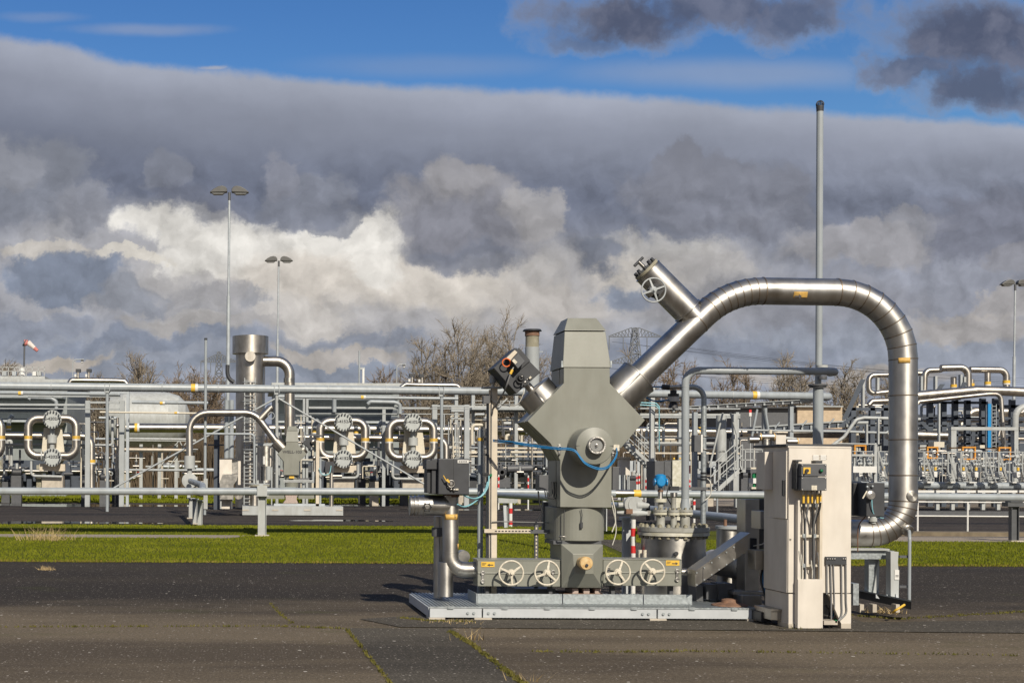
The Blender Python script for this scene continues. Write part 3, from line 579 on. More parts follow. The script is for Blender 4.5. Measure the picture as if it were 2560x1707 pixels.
for (x, y) in ((577, 1055), (965, 1080)):
    p = W(*z2(x, y), D0 - .012)
    lt = MB().bx(p.x - .014, p.x + .014, p.y - .008, p.y + .01, p.z - .06, p.z + .06).build('latch', 'steel', wh, bevel=.003)
    MB().torus(p + V((0, -.014, .018)), (0, 1, 0), .022, .006, 16, 6).build('latch_loop', 'steel', lt)
    MB().cyl(p + V((0, -.004, -.03)), p + V((0, -.03, -.06)), .009, n=8).build('latch_lever', 'steel', lt)
MB().rect(*rc(z2, 970, 1020, 1012, 1065), D0 - .02, .02).build('bracket_plate', 'cream', wh)
MB().rect(*rc(z2, 560, 1043, 690, 1046), D0 - .004, .01).build('shell_seam', 'charcoal', wh)
MB().rect(*rc(z2, 905, 1042, 1032, 1045), D0 - .004, .01).build('shell_seam', 'charcoal', wh)
# skirt, rounded at the front
sx0, sx1 = W(1372.7, 1300, 17.35).x + .03, W(1514.5, 1300, 17.2).x; zt, zb = W(1450, 1267.5, 17.1).z, W(1450, 1351, 17.1).z
cxs = (sx0 + sx1) / 2; hw_ = (sx1 - sx0) / 2
arc = [(cxs - hw_ * math.cos(math.pi * i / 24), 17.38 - .36 * math.sin(math.pi * i / 24) ** .75) for i in range(25)] + [(sx1, 17.75), (sx0, 17.75)]
m_ = MB(); m_.loft([(x, y, zb) for x, y in arc], [(x, y, zt - .003) for x, y in arc]).build('skirt', 'olive', wh, bevel=.004)
MB().rect(*rc(z1, 1128, 755, 1131, 960), 17.03, .02).build('skirt_seam', 'charcoal', wh)
MB().tube([W(*z1(1095, 940), 17.02), W(*z1(1110, 934), 16.98), W(*z1(1140, 940), 17.0)], .01, 8).build('skirt_handle', 'steel_dull', wh)
MB().tube([W(*z1(1245, 748), 16.99), W(*z1(1252, 790), 16.99), W(*z1(1248, 840), 16.985)], .005, 8).build('lock_cord', 'charcoal', wh)
MB().rect(*rc(z1, 1240, 838, 1258, 880), 16.985, .02).build('padlock', 'charcoal', wh, bevel=.004)
MB().poly([z1(1055, 965), z1(1385, 965), z1(1385, 990), z1(1055, 990)], 17.1, .5).build('skirt_rim', 'darkgrey', wh)
# base with its truncated pyramid and knob
bo = [W(*z1(*p), 17.0) for p in ((1108, 988), (1396, 990), (1394, 1290), (1110, 1288))]; bi = [W(*z1(*p), 16.86) for p in ((1188, 1056), (1330, 1056), (1330, 1192), (1200, 1192))]
pyr = MB().loft(bo, bi).build('base_hood', 'olive', wh, bevel=.004)
MB().poly([z1(1110, 989), z1(1393, 991), z1(1392, 1288), z1(1112, 1287)], 17.002, .62).build('base_box', 'olive', wh)
kc = W(*z1(1283, 1122), 16.62)
kn = MB().lathe([(.062, .26), (.062, .10), (.078, .095), (.08, .02), (.07, 0), (.02, -.004)], kc, (0, 1, 0), 28).build('knob', 'knob', wh)
MB().cyl(kc + V((0, .002, -.02)), kc + V((0, -.02, -.02)), .018, n=12).build('knob_plug', 'ink', kn)
MB().rect(*rc(z1, 1218, 1021, 1309, 1042), 16.965, .01).build('sticker', 'yellow', wh)
for x in (1185, 1262, 1340): MB().rect(*rc(z1, x, 1292, x + 42, 1335), 17.06, .4).build('footing_block', 'rustpale', wh, bevel=.006)
MB().rect(*rc(z1, 1130, 1330, 1395, 1345), 17.02, .5).build('footing_plate', 'rust', wh)
# collars on the shoulders
def collar(c_end, dirn, l, r, m='steel'):
    e = W(c_end[0], c_end[1], 17.36); ax = V((dirn[0], 0, dirn[1])).normalized()
    c = MB().lathe([(r, -l), (r, -.01), (r + .006, -.008), (r + .006, .004), (r - .01, .006), (r * .42, .02)], e, ax, 40).build('collar', m, wh)
    s_ = MB(); a = ax.cross(V((0, 1, 0)))
    s_.wrap(e - ax * l * .9, e - ax * .012, r + .006, R(-14), R(-9), 3).build('collar_strip', 'steel_dull', c)
    return e, ax
eL, axL = collar(z2(388, 622), (-.655, .755), .40, .236)
eR, axR = collar((1595.5, 943), (.722, .690), .66, .243)
# side boxes with cables
for x0, y0, x1, y1, d, m in ((430, 1240, 497, 1352, 17.25, 'darkgrey'), (962, 1180, 1010, 1350, 17.4, 'darkgrey')): MB().rect(*rc(z2, x0, y0, x1, y1), d, .22).build('junction_box', m, wh, bevel=.004)
for k, c in enumerate(((470, 520), (485, 535), (500, 550))): MB().tube([W(*z2(c[0], 1350), 17.2), W(*z2(c[0] + 8, 1400), 17.18), W(*z2(c[1], 1412), 17.18), W(*z2(c[1] + 8, 1370), 17.2), W(*z2(c[1] + 2, 1290), 17.2)], .008, 8).build('cable', 'black', wh)
MB().tube([W(*z1(950, 625), 17.3), W(*z1(958, 700), 17.3), W(*z1(978, 770), 17.3), W(*z1(945, 835), 17.3)], .010, 8).build('cable', 'black', wh)
MB().tube([W(*z1(1455, 655), 17.4), W(*z1(1478, 750), 17.4), W(*z1(1482, 840), 17.4), W(*z1(1458, 905), 17.4)], .008, 8).build('cable', 'white_cable', wh)
MB().rect(*rc(z1, 1418, 745, 1424, 900), 17.5, .1).build('back_strut', 'white_beam', wh)
MB().poly([z1(985, 700), z1(1020, 700), z1(1012, 905), z1(984, 905)], 17.75, .1).build('back_strut', 'darkgrey', wh)
bc = [(95, 985, 17.25), (250, 1002, 17.0), (420, 1028, 16.80), (560, 1043, 16.62), (640, 1046, 16.58), (692, 1062, 16.55), (725, 1105, 16.54), (760, 1146, 16.53), (810, 1174, 16.53), (870, 1190, 16.54), (925, 1178, 16.6), (968, 1135, 16.7), (992, 1085, 16.85), (992, 1045, 16.97)]
def spline(pts, k=5):
    out = []; n = len(pts)
    for i in range(n - 1):
        p0, p1, p2, p3 = pts[max(i - 1, 0)], pts[i], pts[i + 1], pts[min(i + 2, n - 1)]
        for j in range(k):
            t = j / k; out.append(0.5 * ((2 * p1) + (p2 - p0) * t + (2 * p0 - 5 * p1 + 4 * p2 - p3) * t * t + (3 * p1 - p0 - 3 * p2 + p3) * t ** 3))
    return out + [pts[-1]]
cb = T('blue_cable', 'twin bright blue cables sagging from the beige post across the front of the drum', 'cable', W(*z2(500, 1030), 16.8))
for off in (0, .018): MB().tube(spline([W(*z2(x, y), d) + V((0, -off * .4, -off)) for x, y, d in bc]), .0075, 8).build('cable_strand', 'blue_cable', cb)
one(MB().tube(spline([W(*z2(x, y), d) for x, y, d in ((108, 985, 17.2), (240, 1008, 17.0), (420, 1018, 17.0), (560, 1040, 16.99))]), .006, 6), 'black_cable', 'black', 'thin black cable running just above the blue pair to the casing', 'cable')

# actuator on the left shoulder
ac = T('tilted_actuator', 'tilted black valve actuator box with orange ring on the left shoulder of the casing', 'actuator', W(1291, 955, 17.2))
b4_ = [(1290.5, 868.5), (1351.5, 930.5), (1291, 984), (1234, 920)]
MB().poly(b4_, 17.08, .46).build('housing', 'charcoal', ac, bevel=.008)
q = lambda *p: [b2(*r_) for r_ in p]
MB().poly(q((760, 185), (1040, 505), (700, 800), (440, 480)), 17.06, .02).build('upper_cover', 'charcoal', ac, bevel=.004)
bxp = MB().poly(q((740, 325), (912, 520), (735, 700), (568, 500)), 16.93, .13).build('terminal_box', 'darkgrey', ac, bevel=.006)
MB().poly(q((640, 455), (720, 540), (670, 590), (588, 508)), 16.925, .006).build('label_plate', 'cream', bxp)
MB().poly(q((655, 245), (722, 300), (540, 505), (458, 430)), 17.0, .05).build('name_plate', 'beige_post', ac)
MB().torus(W(*b2(452, 552), 17.0), (0, 1, 0), px(10, 17), .008, 28, 8).build('orange_ring', 'orangered', ac)
MB().tube([W(*b2(622, 670), 16.98), W(*b2(598, 725), 16.98)], .012, 8).build('gland', 'steel_dull', ac)
MB().tube([W(*b2(598, 725), 16.98), W(*b2(548, 832), 16.98)], .017, 8).build('gland_sleeve', 'yellow', ac)
MB().tube(spline([W(*b2(545, 832), 16.98), W(*b2(505, 960), 16.98), W(*b2(455, 1110), 17.0), W(*b2(380, 1290), 17.1), W(*b2(290, 1440), 17.2), W(*b2(230, 1560), 17.3), W(*b5(255, 500), 17.45)]), .010, 8).build('cable', 'grey_cable', ac)
MB().torus(W(*b2(790, 950), 17.0), (0, 1, 0), px(9.5, 17), .009, 24, 8).build('valve_wheel', 'black', ac)
MB().lathe([(.05, .07), (.04, .02), (.03, 0)], W(*b2(820, 920), 17.0), (0, 1, 0), 16).build('valve_knob', 'black', ac)
for p, r_ in (((832, 888), .012), ((905, 1030), .02), ((960, 960), .010)): MB().ball(W(*b2(*p), 16.98), r_).build('fitting', 'steel', ac)
MB().poly(q((1040, 880), (1072, 910), (1028, 955), (1000, 925)), 17.05, .03).build('tag_plate', 'cream', ac)
MB().cyl(W(1318, 962, 17.3), W(1338, 985, 17.3), .045, n=16).build('stem', 'steel', ac)
MB().tube(spline([W(*b2(880, 1210), 17.15), W(*b2(860, 1330), 17.15), W(*b5(560, 440), 17.2), W(*b5(450, 462), 17.3), W(*b5(300, 420), 17.4), W(*b5(215, 365), 17.45)]), .006, 8).build('cable', 'white_cable', ac)

# manifold boxes with handwheels
def manifold(lab, x0, x1, y0, y1, wheels, stx, ardir, latches, a0s):
    d = 17.04; t = T('manifold_box', lab, 'valve box', gfoot((x0 + x1) / 2, d), 'manifold boxes either side of the casing')
    MB().rect(x0, y0, x1, y1, d, .34).build('casing', 'olive', t, bevel=.008)
    MB().rect(x0 + 1, (y0 + y1) / 2 - 1.8, x1 - 1, (y0 + y1) / 2 + 1.4, d - .010, .012).build('rib', 'olive', t, bevel=.003)
    MB().rect(x0 - 1.5, y0 - 1.2, x1, y0 + 1, d - .006, .35).build('lid_edge', 'olive', t)
    for (wx, wy), a0 in zip(wheels, a0s): handwheel(t, W(wx, wy, 16.84), px(32.5, 16.84), .0115, 'cream', 3, a0)
    s = MB().rect(stx[0], stx[1], stx[2], stx[3], d - .006, .007).build('sticker', 'yellow', t)
    w = px(stx[2] - stx[0], d); c = W(stx[0] * .32 + stx[2] * .68, (stx[1] + stx[3]) / 2 + 1.5, d - .009); ORG[s] = ORG[t]; arrow(s, c, w * .45, .034, (ardir, 0))
    for i, k in enumerate((.25, .45, .65)): MB().rect(stx[0] + 2, stx[1] + k * 12, stx[0] + 13 - 2 * i, stx[1] + k * 12 + .8, d - .009, .003).build('print_line', 'ink', s)
    for lx, ly in latches:
        p = W(lx, ly, d - .008)
        l_ = MB().bx(p.x - .014, p.x + .014, p.y - .012, p.y + .008, p.z - .07, p.z + .075).build('latch', 'steel', t, bevel=.003)
        MB().torus(p + V((0, -.016, .05)), (0, 1, 0), .02, .006, 14, 6).build('latch_loop', 'steel', l_); MB().torus(p + V((0, -.016, -.05)), (0, 1, 0), .02, .006, 14, 6).build('latch_loop', 'steel', l_)
    for fx in (x0 + 20, x1 - 30): MB().rect(fx, y1, fx + 9, 1486, d + .1, .1).build('foot_bracket', 'darkgrey', t)
    return t
mL = manifold('grey green valve box left of the casing with two spoked handwheels', 1194, 1402, 1399.5, 1465.5, [(1278, 1431.5), (1367.5, 1431.5)], (1203, 1403.5, 1236.5, 1416.5), -1, [z1(568, 1215), z1(1050, 1210)], (math.pi / 2 + .1, .35))
mR = manifold('grey green valve box right of the casing with two spoked handwheels', 1508, 1704, 1398, 1464, [(1545, 1430), (1631, 1428.7)], (1665, 1400, 1698.5, 1413), 1, [z4(70, 1110), z4(686, 1130)], (.15, -.35 + math.pi / 2))

# ------------------------------------------------------------ the big stainless flow line
DF = 17.36
fl = T('flow_line', 'huge shiny insulated stainless pipe arching from the casing down behind the beige cabinet', 'pipe', gfoot(2258, DF))
rp = px(33.8, DF)
ctr = [(1562, 975.5), (1823, 726.5), (2258, 733), (2258, 1333), (2095, 1333)]
P_ = [W(x, y, DF) for x, y in ctr]; P_[-1].y += .10
path = fillet(P_, [px(205, DF), px(168, DF), px(110, DF)], 8)
MB().tube(path, rp, 56, True, True).build('insulated_pipe', 'steel', fl)
def ringband(mb, p, t, r, w=.012, h=.004): mb.lathe([(r - .002, -w), (r + h, -w * .6), (r + h, w * .6), (r - .002, w)], p, t, 48)
pathn = path
for i in range(2, len(pathn) - 1):
    t = ((pathn[i] - pathn[i - 1]).normalized() + (pathn[i + 1] - pathn[i]).normalized()).normalized(); m_ = MB(); ringband(m_, pathn[i], t, rp, .008, .004); m_.build('seam_band', 'seam', fl)
for x, y in ((1742.5, 803.5), (2258, 989), (2258, 1099), (2258, 1188), (1906, 727.2), (2092, 730.3)):
    i = min(range(len(ctr) - 1), key=lambda k: ((V(ctr[k] ) - V((x, y))).length + (V(ctr[k + 1]) - V((x, y))).length) - (V(ctr[k]) - V(ctr[k + 1])).length)
    m_ = MB(); ringband(m_, W(x, y, DF), P_[i + 1] - P_[i], rp, .009, .004); m_.build('seam_band', 'seam', fl)
st = MB().wrap(W(1972, 728.7, DF), W(2006, 729.2, DF), rp + .006, R(8), R(33)).build('sticker', 'sticker', fl); ORG[st] = ORG[fl]; arrow(st, W(1996, 741, DF - rp * .93 - .012), .085, .055, (1, 0))
st = MB().wrap(W(2258, 896.5, DF), W(2258, 909.5, DF), rp + .006, R(-2), R(44)).build('sticker', 'sticker', fl)
if True:
    ORG[st] = ORG[fl]; arrow(st, W(2280, 903, DF - rp * .80 - .014), .062, .05, (0, -1))
for i, (x, y, tx) in enumerate(((2263, 1239, 0), (2252, 1316, 0))):
    c = W(x, y, DF); ax = V((.05, -1, 0)) if i == 0 else V((.10, -.97, -.25))
    MB().lathe([(.001, rp + .012), (.062, rp + .010), (.070, rp + .004), (.072, rp - .03)], c, ax, 28).build('inspection_cap', 'steel_dull', fl)
# branch cylinder with flange and hand wheel
pb0, pb1 = W(1722, 780, DF), W(*b3(432, 412), DF); ax = (pb1 - pb0).normalized()
br = MB().lathe([(.185, .04), (.192, .045), (.192, .05)] and [(.19, .0), (.19, .012), (.176, .014), (.176, (pb1 - pb0).length)], pb0 + ax * .02, ax, 44).build('branch_pipe', 'steel', fl)
MB().lathe([(.155, -.10), (.155, .03)], pb0, ax, 36).build('branch_neck', 'steel', br)
fe = pb1 + ax * .0
MB().lathe([(.176, .02), (.182, .025), (.182, .035), (.13, .036)], fe, ax, 36).build('end_ring', 'steel_dull', br)
MB().lathe([(.165, .04), (.165, .075), (.06, .076)], fe, ax, 36).build('flange', 'stain', br)
u = ax.cross(V((0, 1, 0))).normalized(); w_ = V((0, 1, 0))
for k in range(10):
    a = 2 * math.pi * k / 10; p = fe + (u * math.cos(a) + w_ * math.sin(a)) * .135; MB().cyl(p + ax * .06, p + ax * .115, .022, n=8).build('bolt', 'black', br)
MB().cyl(fe + ax * .07, fe + ax * .19, .022, n=10).build('bleed_stem', 'steel_dull', br)
MB().cyl(fe + ax * .19 - u * .075, fe + ax * .19 + u * .075, .018, n=10).build('bleed_handle', 'charcoal', br)
hc = W(*b3(528, 835), DF - .34); handwheel(fl, hc, px(32, DF - .34), .010, 'ltgrey', 4, .35, stem=.14)
MB().lathe([(.06, -.16), (.06, 0), (.085, .0), (.085, .03), (.05, .04), (.05, .16)], W(*b3(560, 850), DF - .17), (0, 1, 0), 20).build('valve_bonnet', 'black', fl)
MB().cyl(W(*b3(520, 940), DF - .2) , W(*b3(430, 840), DF - .2), .07, n=14).build('valve_cap', 'steel_dull', fl)
# ------------------------------------------------------------ near equipment left of the casing
d = 17.25
ri = T('stainless_riser', 'stainless upright pipe left of the casing with a capped header and an elbow', 'pipe', gfoot(1125, d))
rr = px(20.2, d)
pth = fillet([W(1126, 1238, d), W(1126, 1424, d), W(1194, 1424, d)], px(36, d), 4)
MB().tube(pth, rr, 40, True, True).build('riser_pipe', 'steel', ri)
for p, t in ((W(1126, 1380, d), V((0, 0, 1))), (W(1180, 1424, d), V((1, 0, 0))), (pth[2], V((.5, 0, -.87))), (pth[4], V((.9, 0, -.3)))): m_ = MB(); ringband(m_, p, t, rr, .005, .002); m_.build('seam_band', 'steel_dull', ri)
a, b = W(1126, 1263.5, d), W(1014, 1263.5, d); rh = px(25.5, d)
hp = MB().lathe([(rh * .7, 0), (rh, .10), (rh, .33), (rh + .006, .335), (rh + .006, .35), (rh, .355), (rh, .40), (rh + .005, .40), (rh + .005, .415), (rh - .01, .42), (rh, .45), (rh, .46), (rh - .012, .47), (rh, .50), (rh * .97, .515)], a + V((.02, 0, 0)), (-1, 0, 0), 40).build('header_cylinder', 'steel', ri)
vw = W(*z1(187, 735), d - rh - .06); MB().torus(vw, (0, 1, 0), .042, .007, 20, 8).build('valve_wheel', 'black', ri)
for k in range(6): p = vw + V((.052 * math.cos(k * 1.047), 0, .052 * math.sin(k * 1.047))); MB().ball(p, .010, 8, 5).build('wheel_knob', 'black', ri)
MB().cyl(vw, vw + V((0, .09, 0)), .022, n=12).build('valve_stem', 'steel_dull', ri)
MB().vcyl(1114.5, 1405, 1490, 18.5, d + .02, n=32).build('support_leg', 'steel', ri)
MB().vcyl(1096, 1290, 1494, 12, d + .30, n=24).build('support_leg', 'steel_dull', ri)
MB().tube([W(1094, 1318, d + .26), W(1094, 1340, d + .26)], px(15, d), 24).build('pipe_clamp', 'darkgrey', ri)
s = MB().wrap(W(1126, 1284.5, d), W(1126, 1298, d), rr + .004, R(-52), R(48)).build('sticker', 'sticker', ri); ORG[s] = ORG[ri]; arrow(s, W(1137, 1291, d - rr * .88 - .008), .05, .03, (0, -1))
MB().wrap(W(1126, 1358, d), W(1126, 1371, d), rr + .004, R(-70), R(-55)).build('sticker', 'sticker', ri)
MB().lathe([(.075, 0), (.078, .02), (.078, .20), (.04, .22)], W(1160, 1391, d + .45), (0, 1, 0), 24).build('side_stub', 'steel_dull', ri)
ab = T('black_actuator_box', 'big black valve actuator box with yellow lever on top of the left stainless riser', 'actuator', W(1133, 1238, d))
MB().rect(1096, 1146, 1173, 1236, 16.95, .42).build('housing', 'charcoal', ab, bevel=.01)
MB().rect(1079, 1147, 1093, 1234, 17.05, .30).build('rear_cover', 'charcoal', ab, bevel=.008)
MB().rect(1067, 1148, 1076.5, 1232, 17.08, .26).build('rear_cover', 'charcoal', ab, bevel=.008)
MB().rect(1066, 1150, 1097, 1172, 17.02, .34).build('cover_bridge', 'charcoal', ab)
MB().rect(1133.5, 1147, 1134.6, 1235, 16.947, .01).build('cover_seam', 'black', ab)
lp = MB().rect(1144, 1149.5, 1172, 1157, 16.943, .008).build('name_plate', 'white', ab)
for i in range(4): MB().rect(1147 + i * 5.5, 1152, 1151 + i * 5.5, 1154.5, 16.940, .003).build('print_mark', 'ink', lp)
c = W(*z1(352, 574), 16.90); MB().torus(c, (0, 1, 0), .040, .007, 18, 8).build('valve_wheel', 'steel_dull', ab); MB().lathe([(.03, .07), (.03, .02), (.015, 0)], c, (0, 1, 0), 14).build('valve_body', 'steel', ab)
MB().loft([W(*z1(330, 540), 16.88), W(*z1(312, 548), 16.88), W(*z1(312, 548), 16.9), W(*z1(330, 540), 16.9)], [W(*z1(345, 566), 16.88), W(*z1(336, 568), 16.88), W(*z1(336, 568), 16.9), W(*z1(345, 566), 16.9)]).build('lever', 'yellow', ab)
MB().tube([W(*z1(314, 546), 16.89), W(*z1(298, 517), 16.89)], .006, 6).build('lever_tip', 'yellow', ab)
for x, y in ((352, 612), (372, 616), (340, 600)): MB().ball(W(*z1(x, y), 16.93), .018, 10, 6).build('fitting', 'steel', ab)
MB().rect(*rc(z1, 382, 607, 402, 618), 16.93, .02).build('tag_plate', 'cream', ab)
MB().vcyl(1128, 1234, 1242, 20.5, d, n=24).build('neck', 'rust', ab)
# posts and cables between riser and casing
tp = T('pale_pipe_post', 'pale blue grey tube post with a yellow band left of the beige channel post', 'post', gfoot(1200, 17.75))
MB().vcyl(1200.5, 1102, 1484, 7.2, 17.75).build('tube', 'bluegrey', tp); MB().vcyl(1201.5, 1070, 1095, 6, 17.75).build('upper_tube', 'bluegrey', tp); MB().vcyl(1201.5, 1094, 1102, 7.8, 17.75).build('yellow_band', 'yellow', tp)
MB().vcyl(1201.5, 1066, 1071, 6.4, 17.75).build('end_cap', 'cream', tp); MB().rect(1208, 1094, 1240, 1101, 17.72, .05).build('clamp_arm', 'grey_cable', tp)
bp = T('beige_channel_post', 'tall beige cable channel post with a grey can on top left of the casing', 'post', gfoot(1232, 17.5))
MB().rect(1228.5, 969, 1243, 1486, 17.46, .10).build('channel', 'beige_post', bp, bevel=.004)
MB().rect(1217.5, 985, 1221.5, 1486, 17.50, .08).build('channel_flange', 'darkgrey', bp); MB().rect(1221.5, 974, 1225.5, 1486, 17.47, .03).build('channel_flange', 'beige_post', bp); MB().rect(1225.5, 974, 1228.5, 1486, 17.52, .02).build('channel_groove', 'darkgrey', bp)
for x in (1222.5, 1227.5): MB().tube([W(x, 1010, 17.46), W(x, 1480, 17.46)], .006, 6).build('cable', 'grey_cable', bp)
MB().rect(1210, 966, 1257, 970, 17.4, .2).build('top_plate', 'ltgrey', bp); MB().vcyl(1232, 938, 957, 8, 17.5, n=20).build('can', 'ltgrey', bp); MB().vcyl(1232, 957, 966, 4.2, 17.5).build('can_neck', 'cream', bp); MB().vcyl(1232, 930, 938, 2, 17.5).build('can_tip', 'ltgrey', bp)
MB().rect(1209, 989, 1225, 1008, 17.40, .1).build('junction_box', 'darkgrey', bp)
for y in (1133, 1181, 1186, 1205): MB().rect(1207, y, 1220, y + 6, 17.47, .05).build('clamp', 'black', bp)
MB().rect(1225, 1184, 1230, 1191, 17.43, .03).build('green_gland', 'green', bp)
st_ = T('slotted_strut_frame', 'slotted metal strut bracket with a cream arm between beige post and casing', 'bracket', gfoot(1340, 17.5))
MB().rect(1211, 1322, 1326, 1331.5, 17.42, .04).build('arm', 'beige_post', st_); MB().rect(1326, 1324, 1374, 1333, 17.46, .04).build('arm_extension', 'darkgrey', st_); MB().rect(1336.5, 1308, 1345.5, 1486, 17.5, .04).build('upright', 'darkgrey', st_)
many(st_, 'slot', 'ink', [W(1240 + i * 8.4, 1327, 17.416) for i in range(11)], lambda m: m.bx(-.013, .013, 0, .004, -.007, .007))
many(st_, 'slot', 'beige_post', [W(1341, 1320 + i * 9.4, 17.496) for i in range(9)], lambda m: m.bx(-.008, .008, 0, .004, -.013, .013))
MB().tube([W(1230, 1304, 17.44), W(1250, 1303, 17.44), W(1302, 1304.5, 17.44), W(1374, 1306, 17.5)], .007, 6).build('conduit', 'grey_cable', st_)
pc = T('pale_blue_cable', 'pale blue cable loops from the black actuator box to the beige post', 'cable', W(1190, 1250, 17.3))
MB().tube(spline([W(*z1(425, 645), 17.1), W(*z1(470, 668), 17.2), W(*z1(520, 675), 17.35), W(*z1(570, 650), 17.4), W(*z1(605, 590), 17.42), W(*z1(612, 520), 17.44)]), .010, 8).build('cable_strand', 'pale_cable', pc)
MB().tube(spline([W(*z1(395, 715), 17.1), W(*z1(440, 732), 17.2), W(*z1(490, 715), 17.3), W(*z1(530, 685), 17.4), W(*z1(580, 630), 17.42), W(*z1(603, 560), 17.43)]), .010, 8).build('cable_strand', 'pale_cable', pc)
vs_ = T('rusty_capped_vent', 'light grey vent pipe with a rusty flanged cap rising behind the tilted actuator', 'vent pipe', gfoot(1330, 18.7))
MB().ppipe([(1330.5, 868), (1330.5, 1045), (1440, 1045)], 17.5, 30, 6, 28, False, 18.7).build('pipe', 'ltgrey', vs_); MB().vcyl(1440, 1000, 1490, 20, 18.7).build('rear_riser', 'palegrey', vs_); MB().vcyl(1330.5, 840, 868, 16.5, 18.7, n=28).build('stained_top', 'stain', vs_); MB().vcyl(1330.5, 828, 840, 18, 18.7, n=28).build('collar', 'rust', vs_); MB().vcyl(1330.5, 823.5, 828, 24, 18.7, 21, n=28).build('cap', 'black', vs_)
MB().rect(1348, 878, 1358, 880, 18.7, .02).build('cap_stay', 'galv', vs_)

# ------------------------------------------------------------ vessel, nozzles and vent pipe right of the casing
dv = 18.4; vx = 1683
ve = T('flanged_vessel', 'squat stainless vessel with a bolted grey lid and three nozzles right of the casing', 'vessel', gfoot(vx, dv))
MB().vcyl(vx, 1339, 1490, 78, dv, n=56).build('body', 'steel_dull', ve)
MB().vcyl(vx, 1316.5, 1327, 87.5, dv, n=56).build('lid', 'primer', ve, bevel=.004); MB().vcyl(vx, 1328.5, 1337, 86.5, dv, n=56).build('lower_flange', 'lichen', ve, bevel=.004); MB().vcyl(vx, 1326.5, 1329, 83, dv, n=40).build('gasket', 'ink', ve)
cv = W(vx, 1320, dv)
def lbolt(m): m.cyl((0, 0, -.125), (0, 0, .045), .016, n=8); m.cyl((0, 0, .002), (0, 0, .034), .028, n=6); m.cyl((0, 0, -.145), (0, 0, -.095), .028, n=6)
many(ve, 'bolt', 'stain', [(cv.x + .405 * math.cos(2 * math.pi * (k + .3) / 24), cv.y + .405 * math.sin(2 * math.pi * (k + .3) / 24), W(vx, 1316.5, dv).z) for k in range(24)], lbolt)
def nozzle(x, dd, r0, y0, fr, y1, y2, r1, ytop):
    m_ = MB().vcyl(x, y0, 1317, r0, dd, n=24); nz = m_.build('nozzle', 'primer', ve)
    MB().vcyl(x, y1, (y1 + y2) / 2 - .6, fr, dd, n=32).build('flange', 'primer', nz, bevel=.003); MB().vcyl(x, (y1 + y2) / 2 + .6, y2, fr, dd, n=32).build('flange', 'lichen', nz, bevel=.003)
    z = W(x, y1, dd).z
    many(nz, 'bolt', 'stain', [(W(x, y1, dd).x + px(fr * .8, dd) * math.cos(k * 1.047 + .3), dd + px(fr * .8, dd) * math.sin(k * 1.047 + .3), z) for k in range(6)], lambda m: m.cyl((0, 0, -.085), (0, 0, .025), .014, n=6))
    return nz
n1 = nozzle(1651.5, dv, 10.5, 1281, 18, 1273, 1286, 0, 0)
MB().vcyl(1651.5, 1253, 1274, 6.7, dv).build('spool', 'primer', n1); MB().vcyl(1651, 1246, 1254.5, 15, dv, n=28).build('upper_flange', 'lichen', n1); MB().vcyl(1651, 1219, 1247, 6, dv).build('probe', 'steel', n1)
MB().vcyl(1651, 1224, 1229, 7, dv).build('probe_ring', 'rust', n1)
bt = T('blue_transmitter', 'bright blue transmitter head on the left nozzle of the vessel', 'transmitter', W(1651, 1219, dv))
MB().lathe([(.026, 0), (.034, .03), (.068, .055), (.072, .10), (.068, .16), (.03, .178)], W(1651, 1219, dv), (0, 0, 1), 28).build('head', 'blue', bt)
MB().lathe([(.045, 0), (.058, .012), (.058, .05)], W(1654, 1205, dv - .115), (0, 1, 0), 24).build('cover', 'blue', bt)
for x in (1637.5, 1664.5): MB().cyl(W(x, 1205, dv - .02) , W(x - (3 if x < 1650 else -3), 1205, dv - .02), .05, n=16).build('side_cap', 'blue', bt)
MB().tube(spline([W(1662, 1189, dv), W(1672, 1192, dv), W(1677, 1205, dv), W(1670, 1222, dv), W(1667, 1240, dv), W(1676, 1258, dv), W(1682, 1266, dv)]), .007, 8).build('cable', 'black', bt)
n2 = nozzle(1684.4, dv - .1, 7.5, 1285, 14, 1274, 1287, 0, 0)
MB().vcyl(1684, 1240, 1274, 6, dv - .1).build('spool', 'primer', n2); MB().vcyl(1684.5, 1231, 1241, 8.6, dv - .1).build('clamp_cap', 'steel_dull', n2)
n3 = nozzle(1712.5, dv - .05, 12, 1285, 19, 1273, 1286, 0, 0)
vp = T('grey_vent_line', 'pale grey bent pipe rising from the vessel then running level to the tall mast', 'pipe', W(1713, 1272, dv - .05))
MB().tube([W(1712.5, 1273, dv - .05), W(1712.5, 1262, dv - .05), W(1713, 1246, dv - .05)], [px(12, dv), px(11.5, dv), px(9.3, dv)], 28).build('reducer', 'bluegrey', vp)
MB().pipe([W(1713, 1247, dv - .05), W(1713.5, 926, dv - .05), W(2095, 928.5, dv - .05), W(2095, 928.5, dv - .05) + V((0, .26, 0))], px(9.3, dv), px(32, dv), 8, 28).build('pipe_run', 'bluegrey', vp)
for p, t in ((W(1713, 966, dv - .05), V((0, 0, 1))), (W(1752, 926.2, dv - .05), V((1, 0, 0))), (W(1713, 1243, dv - .05), V((0, 0, 1)))): m_ = MB(); ringband(m_, p, t, px(9.3, dv), .004, .002); m_.build('weld_seam', 'ltgrey', vp)
cn = T('lamp_conduit', 'galvanised swan neck pole with a hanging dark lamp behind the vessel', 'lamp post', gfoot(1759, 18.9))
MB().pipe([W(1757, 1400, 18.9), W(1760, 967, 18.9), W(1700, 967, 18.9)], px(6.6, 18.9), px(40, 18.9), 10, 20).build('pole', 'galv', cn)
for y in (1180, 1189, 1196): MB().vcyl(1759, y, y + 4.5, 8, 18.9).build('clamp', 'black', cn)
